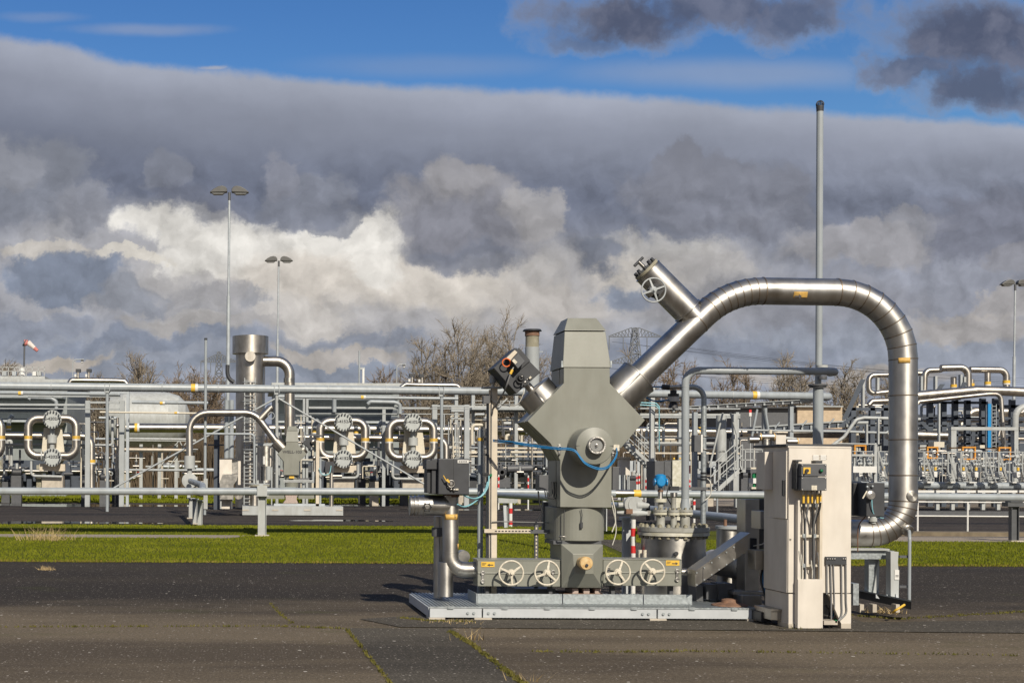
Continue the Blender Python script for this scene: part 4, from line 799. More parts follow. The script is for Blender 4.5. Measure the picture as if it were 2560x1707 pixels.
MB().rect(1736, 1087, 1756, 1129, 18.75, .14).build('box', 'darkgrey', cn, bevel=.004); MB().rect(1752.5, 1086, 1757, 1130, 18.74, .16).build('box_rim', 'white', cn)
for y in (1090, 1123): MB().torus(W(1761, y, 18.9), (0, 0, 1), px(8.5, 18.9), .008, 20, 6).build('hose_clip', 'steel', cn)
MB().vcyl(1684, 963, 975, 3.2, 18.9).build('hanger', 'steel_dull', cn); MB().cyl(W(1703, 967, 18.9), W(1672, 968, 18.9), px(5.2, 18.9)).build('arm_joint', 'steel_dull', cn); MB().cyl(W(1673, 968, 18.9), W(1655, 967, 18.9), px(6.5, 18.9)).build('arm_gland', 'black', cn)
MB().vcyl(1683.5, 984, 991, 13.5, 18.9, n=24).build('lamp_cap', 'black', cn); MB().vcyl(1683.5, 991, 1004, 13, 18.9, n=24).build('lamp_ring', 'steel', cn); MB().vcyl(1683.5, 1004, 1020, 12.5, 18.9, 8, n=24).build('lamp_glass', 'ink', cn); MB().vcyl(1683.5, 975, 984, 8, 18.9).build('lamp_neck', 'black', cn); MB().vcyl(1684, 1020, 1030, 3, 18.9).build('lamp_tip', 'ltgrey', cn)
for a_, b_ in (((1655, 967), (1600, 980)), ((1670, 1000), (1600, 985))): MB().tube(spline([W(*a_, 18.9), W((a_[0] + b_[0]) / 2, max(a_[1], b_[1]) - 2 + (4 if a_[1] > 990 else -10), 18.8), W(*b_, 18.5)]), .010, 8).build('cable', 'blue_cable', cn)
MB().rect(1678, 1217, 1780, 1224.5, 18.85, .06).build('cross_bar', 'darkgrey', cn); MB().rect(1676, 1215, 1698, 1226, 18.83, .09).build('bar_sleeve', 'black', cn)
MB().tube(spline([W(1768, 1196, 18.85), W(1776, 1205, 18.8), W(1778, 1225, 18.8), W(1774, 1240, 18.8), W(1762, 1250, 18.8)]), .008, 6).build('cable', 'white_cable', cn)
va = T('flange_valve', 'small grey valve with upright twin flanges left of the vessel nozzles', 'valve', W(1585, 1300, 18.6))
MB().cyl(W(1575, 1261, 18.6), W(1580, 1261, 18.55), px(20, 18.6), n=28).build('flange', 'palegrey', va); MB().cyl(W(1585, 1261, 18.6), W(1590, 1261, 18.55), px(20, 18.6), n=28).build('flange', 'palegrey', va)
MB().cyl(W(1590, 1262, 18.6), W(1622, 1264, 18.6), px(12, 18.6), px(6, 18.6)).build('reducer', 'palegrey', va); MB().cyl(W(1545, 1262, 18.6), W(1576, 1261, 18.6), px(7, 18.6)).build('pipe_stub', 'palegrey', va)
MB().cyl(W(1542, 1281, 18.5), W(1590, 1282, 18.5), px(3.5, 18.5), px(9, 18.5)).build('side_cone', 'palegrey', va); MB().cyl(W(1590, 1282, 18.5), W(1618, 1283, 18.5), px(9, 18.5), px(5, 18.5)).build('side_cone', 'palegrey', va)
MB().rect(1566, 1272, 1582, 1284, 18.4, .08).build('rusty_bracket', 'rust', va); MB().rect(1618, 1276, 1627, 1288, 18.5, .05).build('gland', 'steel', va)
MB().vcyl(1620, 1254, 1300, 5, 18.65).build('drain', 'black', va); MB().rect(1569, 1244, 1573, 1250, 18.6, .04).build('nut', 'galv', va)
MB().vcyl(1580, 1284, 1310, 6, 18.6).build('stem', 'palegrey', va)
sp_ = T('white_support_post', 'flat white support post beside the near red striped bollard', 'post', gfoot(1566, 18.75)); MB().rect(1558, 1300, 1576.5, 1497, 18.75, .07).build('post_plate', 'white_beam', sp_); MB().rect(1556, 1292, 1580, 1300, 18.7, .17).build('head_plate', 'white_beam', sp_)
one(MB().tube(spline([W(1530, 1262, 18.3), W(1538, 1300, 18.3), W(1540, 1330, 18.3), W(1531, 1362, 18.3)]), .007, 6), 'hanging_cable', 'white_cable', 'pale cable hanging beside the right edge of the casing', 'cable')
def bollard(x, d, r, y0, y1, bands, lab):
    t = T('striped_bollard', lab, 'bollard', gfoot(x, d), 'red and white striped bollards')
    MB().vcyl(x, y0, y1, r, d, n=16).build('pole', 'white', t)
    for a_, b_ in bands: MB().vcyl(x, a_, b_, r + .35, d, n=16).build('red_band', 'red', t)
bollard(1583, 18.5, 5.7, 1298, 1499, ((1320, 1340), (1363.5, 1382)), 'red and white bollard standing just left of the flanged vessel')
one(MB().vcyl(1612, 1374, 1400, 4.5, 17.7).vcyl(1600, 1374, 1400, 5, 17.8), 'pipe_stub_pair', 'cream', 'short pale pipe stub with a dark neighbour behind the right valve box', 'pipe stub')
MB().vcyl(vx + 6, 1380, 1388, 4.5, dv - .42).build('drain_knob', 'charcoal', ve); MB().cyl(W(1691, 1383, dv - .50), W(1691, 1383, dv - .38), px(5, dv)).build('drain_plug', 'charcoal', ve)
# cable tray and drums between vessel and cabinet
ct = T('sloping_cable_tray', 'stainless box shaped cable tray climbing from the right valve box to the cabinet', 'cable tray', W(1740, 1460, 17.0))
MB().poly([z4(852, 1092), z4(1335, 757), z4(1332, 905), z4(850, 1236)], 16.75, .30).build('tray', 'steel_dull', ct, bevel=.005)
MB().poly([z4(852, 1088), z4(1336, 752), z4(1336, 766), z4(852, 1102)], 16.74, .32).build('lid', 'steel_dull', ct)
MB().poly([z4(916, 1048), z4(920, 1045), z4(918, 1188), z4(914, 1191)], 16.746, .01).build('joint', 'ink', ct)
many(ct, 'rivet', 'galv', [W(*z4(862 + i * 66, 1215 - i * 45.2), 16.75) for i in range(8)] + [W(*z4(862 + i * 66, 1108 - i * 45.6), 16.738) for i in range(8)], lambda m: m.cyl((0, 0, 0), (0, -.006, 0), .008, n=8))
one(MB().cyl(W(1702, 1429.5, 17.15), W(1742, 1429.5, 17.15), px(9.2, 17.15), n=28), 'outlet_pipe', 'steel', 'short bright pipe between right valve box and sloping tray', 'pipe')
po = T('stainless_box_column', 'brownish stainless column with side boxes between the sloping tray and the cabinet', 'column', gfoot(1880, 17.3))
MB().rect(1863, 1247, 1898, 1500, 17.25, .30).build('column', 'steel_dull', po, bevel=.004); MB().rect(1898.5, 1247, 1925, 1372, 17.35, .3).build('rear_panel', 'charcoal', po); MB().rect(1901, 1277, 1929, 1322, 16.7, .3).build('side_box', 'steel_dull', po, bevel=.004); MB().rect(1888, 1375, 1929, 1424, 16.5, .25).build('side_box', 'steel_dull', po, bevel=.004); MB().rect(1876, 1345, 1892, 1372, 17.0, .1).build('clip_box', 'black', po)
for i, c in enumerate(('black', 'blue_cable', 'black', 'blue_cable', 'black')):
    x = 1905 + i * 4.5; MB().tube(spline([W(x, 1424, 16.7), W(x - 3 + i, 1450, 16.6), W(x + 4, 1478, 16.55), W(x + 9 + i, 1500, 16.5), W(x + 6, 1524, 16.5)]), .011, 8).build('cable', c, po)
MB().tube([W(1884, 1364, 16.9), W(1905, 1360, 16.7), W(1928, 1345, 16.5)], .006, 6).build('wire', 'white_cable', po)
dr = T('lying_drum', 'round stainless drum lying end on behind the sloping tray', 'drum', gfoot(1870, 17.8))
MB().lathe([(.14, -.012), (.158, 0), (.165, .012), (.165, 1.3), (.12, 1.33)], W(1870.5, 1420, 17.7), (0, 1, 0), 40).build('shell', 'steel', dr)
c = W(1870.5, 1420, 17.684); MB().bx(c.x - .15, c.x + .15, c.y - .002, c.y + .01, c.z - .003, c.z + .003).build('end_seam', 'ink', dr); MB().bx(c.x - .003, c.x + .003, c.y - .003, c.y + .01, c.z - .15, c.z + .15).build('end_seam', 'ink', dr)
for x in (1850, 1888): MB().rect(x, 1448, x + 6, 1500, 17.9, .3).build('saddle', 'darkgrey', dr)
sd = T('standing_drum', 'small upright stainless drum with a rusty bolt on its lid behind the tray', 'drum', gfoot(1822, 18.9)); MB().vcyl(1822, 1322, 1480, 30, 18.9, n=32).build('shell', 'steel_dull', sd); MB().vcyl(1828, 1314, 1321, 38, 18.9, n=32).build('lid', 'ltgrey', sd); MB().vcyl(1813, 1298, 1314, 4, 18.8).build('lid_bolt', 'rust', sd)
lb = T('low_floor_ducts', 'low dark metal duct boxes on the grating left of the cabinet', 'duct', gfoot(1840, 17.2))
for r_ in ((1766, 1460, 1795, 1498, 17.35, 'darkgrey'), (1796, 1458, 1834, 1500, 17.3, 'darkgrey'), (1834, 1478, 1912, 1486, 17.1, 'steel_dull'), (1855, 1488, 1905, 1516, 16.9, 'steel_dull'), (1740, 1464, 1758, 1502, 17.4, 'darkgrey')): MB().rect(*r_[:4], r_[4], .3).build('duct_box', r_[5], lb, bevel=.004)
rl = W(1831, 1513, 16.75); o = one(MB().lathe([(.21, .152), (.205, .165), (.10, .19), (.09, .225), (.04, .235)], (rl.x, 16.85, 0), (0, 0, 1), 28), 'manhole_cover', 'rust', 'rusty round lid lying on the right end of the grating', 'lid')
for i, c in enumerate(((1925, 1530), (1935, 1536))): pass
bx_ = T('stainless_floor_tray', 'low stainless cable tray box on the ground left of the cabinet foot', 'tray', gfoot(1945, 15.95)); MB().rect(1928, 1527, 1965, 1549, 15.95, .5).build('tray', 'steel_dull', bx_); MB().rect(1926, 1522, 1967, 1527, 15.93, .5).build('tray_lid', 'steel_dull', bx_); MB().rect(1903, 1530, 1928, 1553, 16.2, .3).build('dark_foot', 'black', bx_)

# ------------------------------------------------------------ beige cabinet
dc_ = 15.74
ca = T('beige_cabinet', 'tall beige instrument cabinet with a dark roof standing free at the right of the skid', 'cabinet', gfoot(2050, dc_ + .3))
X = lambda x, dd=dc_: W(x, 1340, dd).x
Zc = lambda y: W(2050, y, dc_).z
x0, x1 = X(1971), X(2128); zt, zb = Zc(1116), Zc(1482)
MB().bx(x0, x1, dc_, dc_ + .74, zb + .002, zt).build('body', 'beige', ca, bevel=.006)
MB().poly([(1970, 1114), (2128, 1116), (2128, 1120), (1970, 1118)], dc_ - .006, .06).build('front_lip', 'beige', ca)
MB().bx(x0 - .03, x1 + .005, dc_ + .01, dc_ + 1.02, zt + .001, zt + .028).build('roof', 'charcoal', ca, bevel=.005)
MB().bx(x0 - .018, x0 - .001, dc_ + .03, dc_ + .42, Zc(1297), Zc(1127)).build('side_door', 'beige', ca, bevel=.004)
MB().bx(x0 - .10, x0 - .0, dc_ + .45, dc_ + .72, Zc(1225), Zc(1128)).build('side_box', 'beige', ca, bevel=.004)
MB().bx(x0 - .008, x0 - .001, dc_ + .02, dc_ + .70, zb, Zc(1299)).build('side_panel', 'beige', ca, bevel=.002)
MB().bx(x0 - .04, x0 - .018, dc_ + .06, dc_ + .10, Zc(1240), Zc(1200)).build('door_handle', 'black', ca, bevel=.006)
MB().bx(x0 + .012, x0 + .03, dc_ - .007, dc_, Zc(1350), Zc(1346)).build('screw', 'steel', ca)
# plinth with the cut corner
MB().poly([(1971.5, 1484), (1987, 1484), (1987, 1558), (1971.5, 1558)], dc_, .7).build('plinth_leg', 'beige', ca)
MB().poly([(2071, 1484), (2127.5, 1484), (2127.5, 1558), (2103, 1558)], dc_, .05).build('plinth_panel', 'beige', ca)
MB().poly([(2108, 1484), (2127.5, 1484), (2127.5, 1558), (2108, 1558)], dc_ + .05, .66).build('plinth_side', 'beige', ca)
for a_, b_ in ((1971, 1986), (2103, 2128)): MB().bx(X(a_), X(b_), dc_ - .01, dc_ + .3, 0, Zc(1558)).build('foot', 'concrete', ca, bevel=.004)
MB().rect(2060, 1551, 2094, 1561, dc_ - .05, .2).build('ground_rail', 'concrete', ca)
for a_, b_, c in (((2062, 1555), (2072, 1520), 'black'), ((2066, 1555), (2085, 1525), 'blue_cable'), ((2080, 1556), (2064, 1512), 'grey_cable'), ((2058, 1535), (2090, 1548), 'white_cable')): MB().tube(spline([W(*a_, dc_ + .2), W((a_[0] + b_[0]) / 2 + 6, (a_[1] + b_[1]) / 2, dc_ + .15), W(*b_, dc_ + .3)]), .009, 6).build('cable', c, ca)
# cable riser on the front
dr_ = dc_ - .075
MB().rect(1994.5, 1250, 2000.5, 1447, dr_, .078).build('riser_rail', 'beige', ca); MB().rect(2049.5, 1232, 2056, 1447, dr_, .078).build('riser_rail', 'beige_post', ca)
MB().rect(1994.5, 1447.5, 2057.5, 1570, dr_ - .02, .09).build('riser_cover', 'beige', ca, bevel=.003)
for y in (1260, 1336, 1410): MB().rect(2001, y, 2049, y + 6, dr_ + .02, .012).build('cable_bracket', 'cream', ca)
for x, y in ((2010, 1336), (2038, 1336), (2010, 1410), (2040, 1260), (2010, 1260)): MB().rect(x - 3, y - 2, x + 3, y + 8, dr_ + .005, .016).build('cable_clip', 'galv', ca)
cb_ = T('switch_box', 'dark grey switch box with yellow rotary switch and green button on the cabinet front', 'switch box', W(2034, 1226, dc_ - .15))
MB().rect(2003, 1159, 2067, 1190.5, 15.52, .2).build('upper_box', 'darkgrey', cb_, bevel=.006); MB().rect(2003, 1192, 2067, 1226, 15.515, .2).build('lower_box', 'darkgrey', cb_, bevel=.006)
MB().rect(1991, 1158, 2001, 1222, 15.60, .13).build('side_fin', 'charcoal', cb_)
for x, y in ((2006, 1162), (2064, 1162), (2006, 1188), (2064, 1188), (2006, 1195), (2064, 1195), (2006, 1223), (2064, 1223)): MB().cyl(W(x, y, 15.522), W(x, y, 15.508), .006, n=8).build('screw', 'steel', cb_)
sw = MB().rect(2008.5, 1168, 2026.5, 1184, 15.512, .012).build('switch_plate', 'yellow', cb_, bevel=.002)
kx = W(2017, 1176, 15.505); MB().cyl(kx + V((0, .006, 0)), kx - V((0, .014, 0)), .020, n=18).build('switch_knob', 'ink', sw); MB().loft([kx + V((-.006, -.004, -.006)), kx + V((.006, -.004, .006)), kx + V((.006, -.02, .006)), kx + V((-.006, -.02, -.006))], [kx + V((-.03, -.004, -.03)), kx + V((-.018, -.004, -.036)), kx + V((-.018, -.02, -.036)), kx + V((-.03, -.02, -.03))]).build('switch_lever', 'ink', sw)
gx_ = W(2052.5, 1176, 15.512); gb = MB().cyl(gx_ + V((0, .01, 0)), gx_ - V((0, .012, 0)), .021, n=20).build('button_ring', 'ink', cb_); MB().lathe([(.016, .0), (.015, -.012), (.006, -.017)], gx_ - V((0, .010, 0)), (0, 1, 0), 16).build('green_button', 'green', gb)
MB().rect(2029, 1213, 2042.5, 1224.5, 15.508, .008).build('label_plate', 'cream', cb_)
MB().rect(2039, 1151, 2056, 1158, 15.55, .12).build('top_bracket', 'charcoal', cb_); MB().rect(1989, 1149, 2005, 1153, 15.65, .09).build('top_bracket', 'ink', cb_)
for i, (x, r_) in enumerate(((2008.7, 3.6), (2020, 3.6), (2030.3, 2.6), (2043.5, 3.4), (2051.5, 2.8))):
    MB().vcyl(x, 1226, 1236, r_ * .9, 15.62, n=12).build('gland', 'steel_dull', cb_); MB().vcyl(x, 1236, 1257 if i != 4 else 1253, r_ * .8, 15.62, n=12).build('gland_sleeve', 'yellow', cb_)
    tx = (2011, 2013.5, 2032, 2034.5, 2036)[i]; MB().tube(spline([W(x, 1256, 15.62), W(x + (tx - x) * .2, 1275, 15.64), W(tx, 1310, 15.675), W(tx, 1340, 15.68), W(tx + .4, 1400, 15.68), W(tx, 1450, 15.68)]), .010, 8).build('cable', 'grey_cable' if i % 2 else 'black', cb_)
for x, ya, yb in ((1998, 1376, 1450), (2003, 1385, 1450), (2044, 1380, 1450), (2028, 1400, 1450)): MB().tube(spline([W(x, ya, 15.66), W(x + 2, ya + 20, 15.66), W(x + 3, (ya + yb) / 2, 15.67), W(x + 3, yb, 15.68)]), .006, 6).build('thin_cable', 'white_cable' if x < 2030 else 'grey_cable', ca)
for i in range(3):
    for j in range(2): MB().rect(2033 + j * 18.5, 1137.5 + i * 4.3, 2047 + j * 18.5, 1140.8 + i * 4.3, dc_ - .004, .005).build('label_strip', 'white', ca)
many(ca, 'label_screw', 'ink', [W(x, 1138.8 + i * 4.3, dc_ - .005) for i in range(3) for x in (2031.5, 2048.5, 2050.5, 2067)], lambda m: m.cyl((0, 0, 0), (0, .003, 0), .003, n=6))
ts = MB().rect(2064.5, 1391, 2116.5, 1410.5, dc_ - .03, .03).build('terminal_strip', 'charcoal', ca)
ORG[ts] = ORG[ca]
for i, x in enumerate((2069, 2075, 2081, 2087, 2108, 2113)): MB().ball(W(x, 1396.5, dc_ - .035), .010, 8, 5).build('terminal_screw', 'steel', ts)
for i, (x, x2, yb) in enumerate(((2067, 2067, 1485), (2076.5, 2078, 1548), (2084, 2086, 1520), (2103.5, 2104, 1535), (2114.5, 2115, 1532))):
    e = [W(x, 1409, dc_ - .02), W(x, 1430, dc_ - .015), W(x2, 1500 if yb > 1500 else 1470, dc_ - .012), W(x2, yb, dc_ - .012)]
    if i >= 3: e.append(W(2096, 1551, dc_ - .03))
    MB().tube(spline(e), .010 if i != 2 else .007, 8).build('small_cable', 'grey_cable', ca)
MB().rect(2088, 1549, 2093, 1556, dc_ - .05, .04).build('green_gland', 'green', ca)

# ------------------------------------------------------------ under the right end of the flow line
a2_ = T('valve_actuator_box', 'black actuator box with a silver fitting behind the right edge of the cabinet', 'actuator', W(2175, 1300, 17.45))
MB().rect(2166, 1206, 2212, 1291, 16.75, .35).build('housing', 'charcoal', a2_, bevel=.008); MB().rect(2133, 1207, 2163, 1289, 17.0, .40).build('rear_housing', 'black', a2_, bevel=.008)
MB().lathe([(.045, .07), (.05, .02), (.05, .0), (.02, -.01)], W(*z5(898, 473), 16.68), (0, 1, 0), 20).build('fitting', 'steel', a2_)
for x, y in ((868, 412), (908, 408)): MB().ball(W(*z5(x, y), 16.73), .016, 10, 6).build('bolt', 'galv', a2_)
MB().loft([W(*z5(870, 445), 16.7), W(*z5(862, 440), 16.7), W(*z5(862, 440), 16.72), W(*z5(870, 445), 16.72)], [W(*z5(840, 500), 16.7), W(*z5(830, 498), 16.7), W(*z5(830, 498), 16.72), W(*z5(840, 500), 16.72)]).build('lever', 'cream', a2_)
MB().vcyl(2183, 1291, 1308, 6.5, 17.3).build('stem', 'palegrey', a2_); MB().vcyl(2182, 1294, 1303, 10, 17.3).build('stem_flange', 'palegrey', a2_)
MB().tube(spline([W(*z5(902, 490), 16.7), W(*z5(905, 560), 16.72), W(*z5(915, 610), 16.75), W(*z5(945, 638), 16.8), W(*z5(990, 648), 16.95)]), .007, 6).build('cable', 'pale_cable', a2_)
MB().tube(spline([W(*z5(918, 560), 16.75), W(*z5(860, 630), 16.9), W(*z5(810, 690), 16.95), W(*z5(797, 760), 16.98), W(*z5(797, 900), 17.0)]), .007, 6).build('cable', 'rust', a2_)
su = T('support_trestle', 'galvanised beam and post frame carrying the lower bend of the flow line', 'support frame', gfoot(2200, 17.3))
MB().rect(2110, 1376, 2236, 1397, 17.2, .14).build('beam', 'galv', su); MB().rect(2126, 1371, 2224, 1375.5, 17.15, .3).build('saddle_plate', 'palegrey', su)
MB().rect(2172, 1397, 2197, 1490, 17.3, .12).build('post', 'galv', su); MB().poly([(2197, 1398), (2199, 1400), (2197, 1450), (2190, 1486), (2182, 1487)], 17.26, .03).build('post_web', 'palegrey', su)
MB().poly([(2226.5, 1378), (2247, 1379), (2245, 1405), (2248, 1440), (2247, 1496), (2227, 1494)], 17.0, .13).build('post', 'palegrey', su, bevel=.004)
pl = MB().rect(2236.5, 1424, 2248, 1448, 16.99, .009).build('name_plate', 'white', su); ORG[pl] = ORG[su]
for y in (1437, 1440): MB().rect(2239, y, 2247, y + 1, 16.985, .004).build('print_line', 'ink', pl)
for x in (2190, 2217, 2240): MB().poly([(x, 1484), (x + 9, 1496), (x, 1494)], 16.98, .02).build('gusset', 'white_beam', su)
gl = T('guard_loop', 'pale blue bent tube guard standing at the far right of the flow line', 'guard rail', gfoot(2273, 17.0))
MB().pipe([W(2262, 1327, 17.5), W(2273, 1327, 17.1), W(2274, 1345, 17.0), W(2273, 1501, 17.0)], px(4, 17), px(8, 17), 5, 14).build('tube', 'pale_cable' if False else 'bluegrey', gl)
MB().vcyl(2219, 1372, 1490, 3.6, 17.6).build('inner_tube', 'bluegrey', gl)
for y in (1388, 1463): MB().rect(2249, y, 2272, y + 6, 17.02, .03).build('bracket', 'darkgrey', gl)
gr_ = T('ground_rail', 'dark steel rail lying slanted on the ground under the pipe support', 'rail', gfoot(2210, 16.9))
MB().loft([W(2118, 1470, 17.7), W(2118, 1488, 17.7), W(2118, 1488, 17.95), W(2118, 1470, 17.95)], [W(2278, 1504, 16.55), W(2278, 1523, 16.55), W(2278, 1523, 16.8), W(2278, 1504, 16.8)]).build('rail', 'charcoal', gr_)
MB().loft([W(2118, 1467, 17.65), W(2118, 1470, 17.65), W(2118, 1470, 17.98), W(2118, 1467, 17.98)], [W(2279, 1500, 16.5), W(2279, 1504, 16.5), W(2279, 1504, 16.83), W(2279, 1500, 16.83)]).build('rail_cap', 'galv', gr_)
for x, dd in ((2150, 17.2), (2182, 16.95), (2240, 16.7)): MB().rect(x, 1510, x + 10, 1530, dd, .12).build('foot', 'concrete', gr_)
one(MB().tube(spline([W(2232, 1530, 16.5), W(2240, 1524, 16.45), W(2250, 1518, 16.45), W(2261, 1511, 16.5)]), .014, 8), 'yellow_cable', 'yellow', 'short yellow hose end at the foot of the slanted rail', 'cable')
MB().rect(2133, 1458, 2147, 1512, 16.9, .2).build('foot_block', 'galv', gr_)
# tall mast behind the cabinet
dm = 19.2
ma = T('tall_vent_mast', 'very tall slim grey vent mast rising behind the beige cabinet', 'mast', gfoot(2045, dm))
MB().tube([W(2047, 925, dm), W(2050, 268, dm)], px(8.2, dm), 24).build('upper_tube', 'bluegrey', ma); MB().vcyl(2044.5, 964, 1420, 12.4, dm, n=28).build('lower_tube', 'bluegrey', ma); MB().vcyl(2045.5, 925, 962, 7.6, dm).build('middle_tube', 'bluegrey', ma)
MB().vcyl(2044.5, 961, 964.5, 23, dm, n=32).build('flange', 'darkgrey', ma); MB().vcyl(2044.5, 965.5, 968.5, 20, dm, n=32).build('flange', 'darkgrey', ma)
MB().vcyl(2055, 913, 919, 14, dm - .15).build('pipe_bracket', 'palegrey', ma); MB().vcyl(2056, 940, 948, 11, dm - .1).build('pipe_bracket', 'darkgrey', ma)
tp_ = W(2050, 268, dm)
MB().lathe([(.046, -.06), (.050, 0), (.050, .015), (.035, .02)], tp_, (0, 0, 1), 20).build('top_collar', 'charcoal', ma)
for k in range(6): MB().torus(tp_ + V((0, 0, .035)), (math.cos(k * math.pi / 6), math.sin(k * math.pi / 6), 0), .050, .005, 20, 5).build('cage_hoop', 'charcoal', ma)
# ------------------------------------------------------------ long low pipe and its posts
dl = 38.0; rl_ = px(9.3, dl)
lp_ = T('long_low_pipe', 'long pale grey level pipe at knee height running across the whole view behind the lawn', 'pipe', W(400, 1228, dl) - V((0, 0, .1)))
pl0 = W(-120, 1227, dl); pl1 = W(2700, 1245, dl)
MB().tube([pl0, W(1200, 1229, dl), W(1600, 1234, dl), pl1], rl_, 20).build('pipe_run', 'bluegrey', lp_)
MB().tube([W(1538, 1233.2, dl), W(1583, 1233.8, dl)], rl_ + .006, 20).build('bright_sleeve', 'steel_far', lp_); MB().tube([W(1583, 1233.8, dl), W(1601, 1234, dl)], rl_ + .008, 20).build('yellow_band', 'yellow', lp_)
dg_ = T('slanting_low_pipe', 'blue grey pipe slanting from behind the casing towards the foot of the cabinet', 'pipe', gfoot(1700, 26))
MB().tube([W(1243, 1237, 37.0), W(1357, 1243, 33.2), W(1520, 1262, 28.5), W(1700, 1281, 25.0), W(1900, 1303, 21.6)], .073, 20).build('pipe_run', 'bluegrey', dg_)
def hpost(lab, x, d, top, w, m='palegrey', foot=True, group='steel posts under the low pipe', extra=None):
    t = T('pipe_support', lab, 'pipe support', gfoot(x, d), group); X_ = GX(x, d); zt = W(x, top, d).z; h = px(w, d) / 2
    MB().bx(X_ - h, X_ - h + .015, d - .06, d + .10, .03, zt).build('flange', m, t); MB().bx(X_ + h - .015, X_ + h, d - .06, d + .10, .03, zt).build('flange', m, t); MB().bx(X_ - h + .016, X_ + h - .016, d + .01, d + .025, .03, zt).build('web', m, t)
    MB().bx(X_ - h * 1.6, X_ + h * 1.6, d - .12, d + .16, zt + .001, zt + .03).build('head_plate', m, t)
    if foot: MB().bx(X_ - h * 1.7, X_ + h * 1.7, d - .16, d + .2, 0, .03).build('base_plate', 'concrete', t)
    return t
t = hpost('pale steel post with a clamp under the low pipe in front of the far wellhead', 655, 38.0, 1240, 21)
MB().rect(643, 1214, 668, 1240, 37.86, .3).build('clamp', 'palegrey', t); MB().rect(648, 1208, 657, 1219, 37.95, .1).build('clamp_stub', 'ltgrey', t)
t = hpost('dark steel post under the low pipe at the right edge of the photo', 2535.5, 37.0, 1255, 19, 'darkgrey'); MB().rect(2520, 1255, 2560, 1266, 36.9, .3).build('head_beam', 'darkgrey', t)
for x, d_, y in ((500, 42.6, 1252), (487, 46.5, 1248), (478, 52, 1246)): hpost({500: 'nearest of the three pale posts below the white round flange', 487: 'middle of the three pale posts below the white round flange', 478: 'farthest of the three pale posts below the white round flange'}[x], x, d_, y, 12)
t = hpost('pale low post beside the striped bollard seen through the gap left of the casing', 1264, 41, 1256, 10)
MB().rect(1246, 1243, 1286, 1257, 40.8, .2).build('head_beam', 'palegrey', t); MB().poly([(1258, 1258), (1266, 1258), (1268, 1321), (1261, 1321)], 40.9, .05).build('leg', 'white_beam', t)
bollard(1276.5, 42.5, 4.4, 1251, 1322, ((1270, 1283), (1301, 1311)), 'red and white bollard standing left of the casing beside a low pale post')
ff = T('white_round_flange', 'big white round flange end of a short pipe left of the far wellhead', 'flange', W(473, 1219, 53))
MB().lathe([(.03, -.10), (.10, -.1), (.12, -.05), (.12, 0), (.28, 0), (.285, .03), (.285, .1), (.1, .12)], W(473, 1201, 53), V((.15, -1, 0)), 32).build('disc', 'palegrey', ff); MB().tube([W(476, 1202, 52.6), W(506, 1213, 43.0), W(508, 1226, 40)], .10, 16).build('pipe_stub', 'bluegrey', ff)
# white guard rail at right
wr = T('white_guard_rail', 'thin white tube guard rail on the road side at right', 'guard rail', gfoot(2420, 41.2))
for x in (2172, 2294, 2419, 2545): MB().vcyl(x, 1254, 1336, 2.3, 41.2, n=10).build('post', 'white', wr)
MB().tube([W(2120, 1288, 41.2), W(2600, 1291, 41.2)], px(1.8, 41.2), 10).build('rail', 'white', wr); MB().tube([W(2120, 1253, 41.2), W(2600, 1256, 41.2)], px(1.8, 41.2), 10).build('rail', 'white', wr)
kb = MB().bx(16.4, 32, 39.9, 40.6, 0, .12); o = kb.build('road_kerb', 'kerb', None); o['kind'] = 'structure'
for x, d_, lab, y0 in ((1735.5, 48, 'red and white bollard below the low pipe right of the vessel', 1248),): bollard(x, d_, 3, y0, 1306, ((1252, 1262), (1282, 1292)), lab)
for x in (1767, 1793):
    one(MB().vcyl(x, 1243, 1292, 2.2, 45), 'thin_tube_post', 'bluegrey', {1767: 'left of two thin blue grey tube posts behind the standing drum', 1793: 'right of two thin blue grey tube posts behind the standing drum'}[x], 'post', 'thin tube posts under the low pipe')

# ------------------------------------------------------------ the far wellhead, WELL-103
dw = 56.0
fw = T('far_wellhead', 'grey green wellhead casing lettered WELL-103 behind the long low pipe', 'wellhead', gfoot(735, dw + .3))
B = lambda ps: [b1(*p) for p in ps]
MB().poly(B([(957, 510), (1107, 510), (1107, 548), (1210, 660), (1118, 752), (1115, 917), (928, 917), (928, 752), (852, 660), (957, 552)]), dw, .70).build('casing', 'olive', fw, bevel=.01)
MB().loft(rect4(*[b1(x, 0)[0] for x in (953, 1107)], b1(0, 508)[1], dw - .02, dw + .7, dw), rect4(*[b1(x, 0)[0] for x in (968, 1099)], b1(0, 376)[1], dw + .04, dw + .62, dw)).build('lower_cap', 'olive', fw)
MB().loft(rect4(*[b1(x, 0)[0] for x in (966, 1101)], b1(0, 373)[1], dw + .02, dw + .64, dw), rect4(*[b1(x, 0)[0] for x in (986, 1082)], b1(0, 318)[1], dw + .16, dw + .5, dw)).build('upper_cap', 'olive', fw)
text(fw, 'WELL-103', W(*b1(1030, 633), dw - .004), px(7.4, dw), 'ink', 'lettering', px(48, dw))
MB().vcyl(b1(1025, 0)[0], b1(0, 917)[1], b1(0, 1060)[1], 17, dw + .35).build('skirt', 'olive', fw); MB().rect(*rc(b1, 995, 932, 1055, 958), dw - .02, .02).build('sticker', 'yellow', fw)
MB().poly(B([(945, 1155), (1095, 1155), (1085, 1215), (1105, 1262), (920, 1262), (955, 1215)]), dw, .5).build('base_hood', 'rustpale', fw)
MB().rect(*rc(b1, 720, 1155, 935, 1208), dw + .05, .3).build('valve_box', 'olive', fw); MB().rect(*rc(b1, 1108, 1155, 1300, 1208), dw + .05, .3).build('valve_box', 'olive', fw)
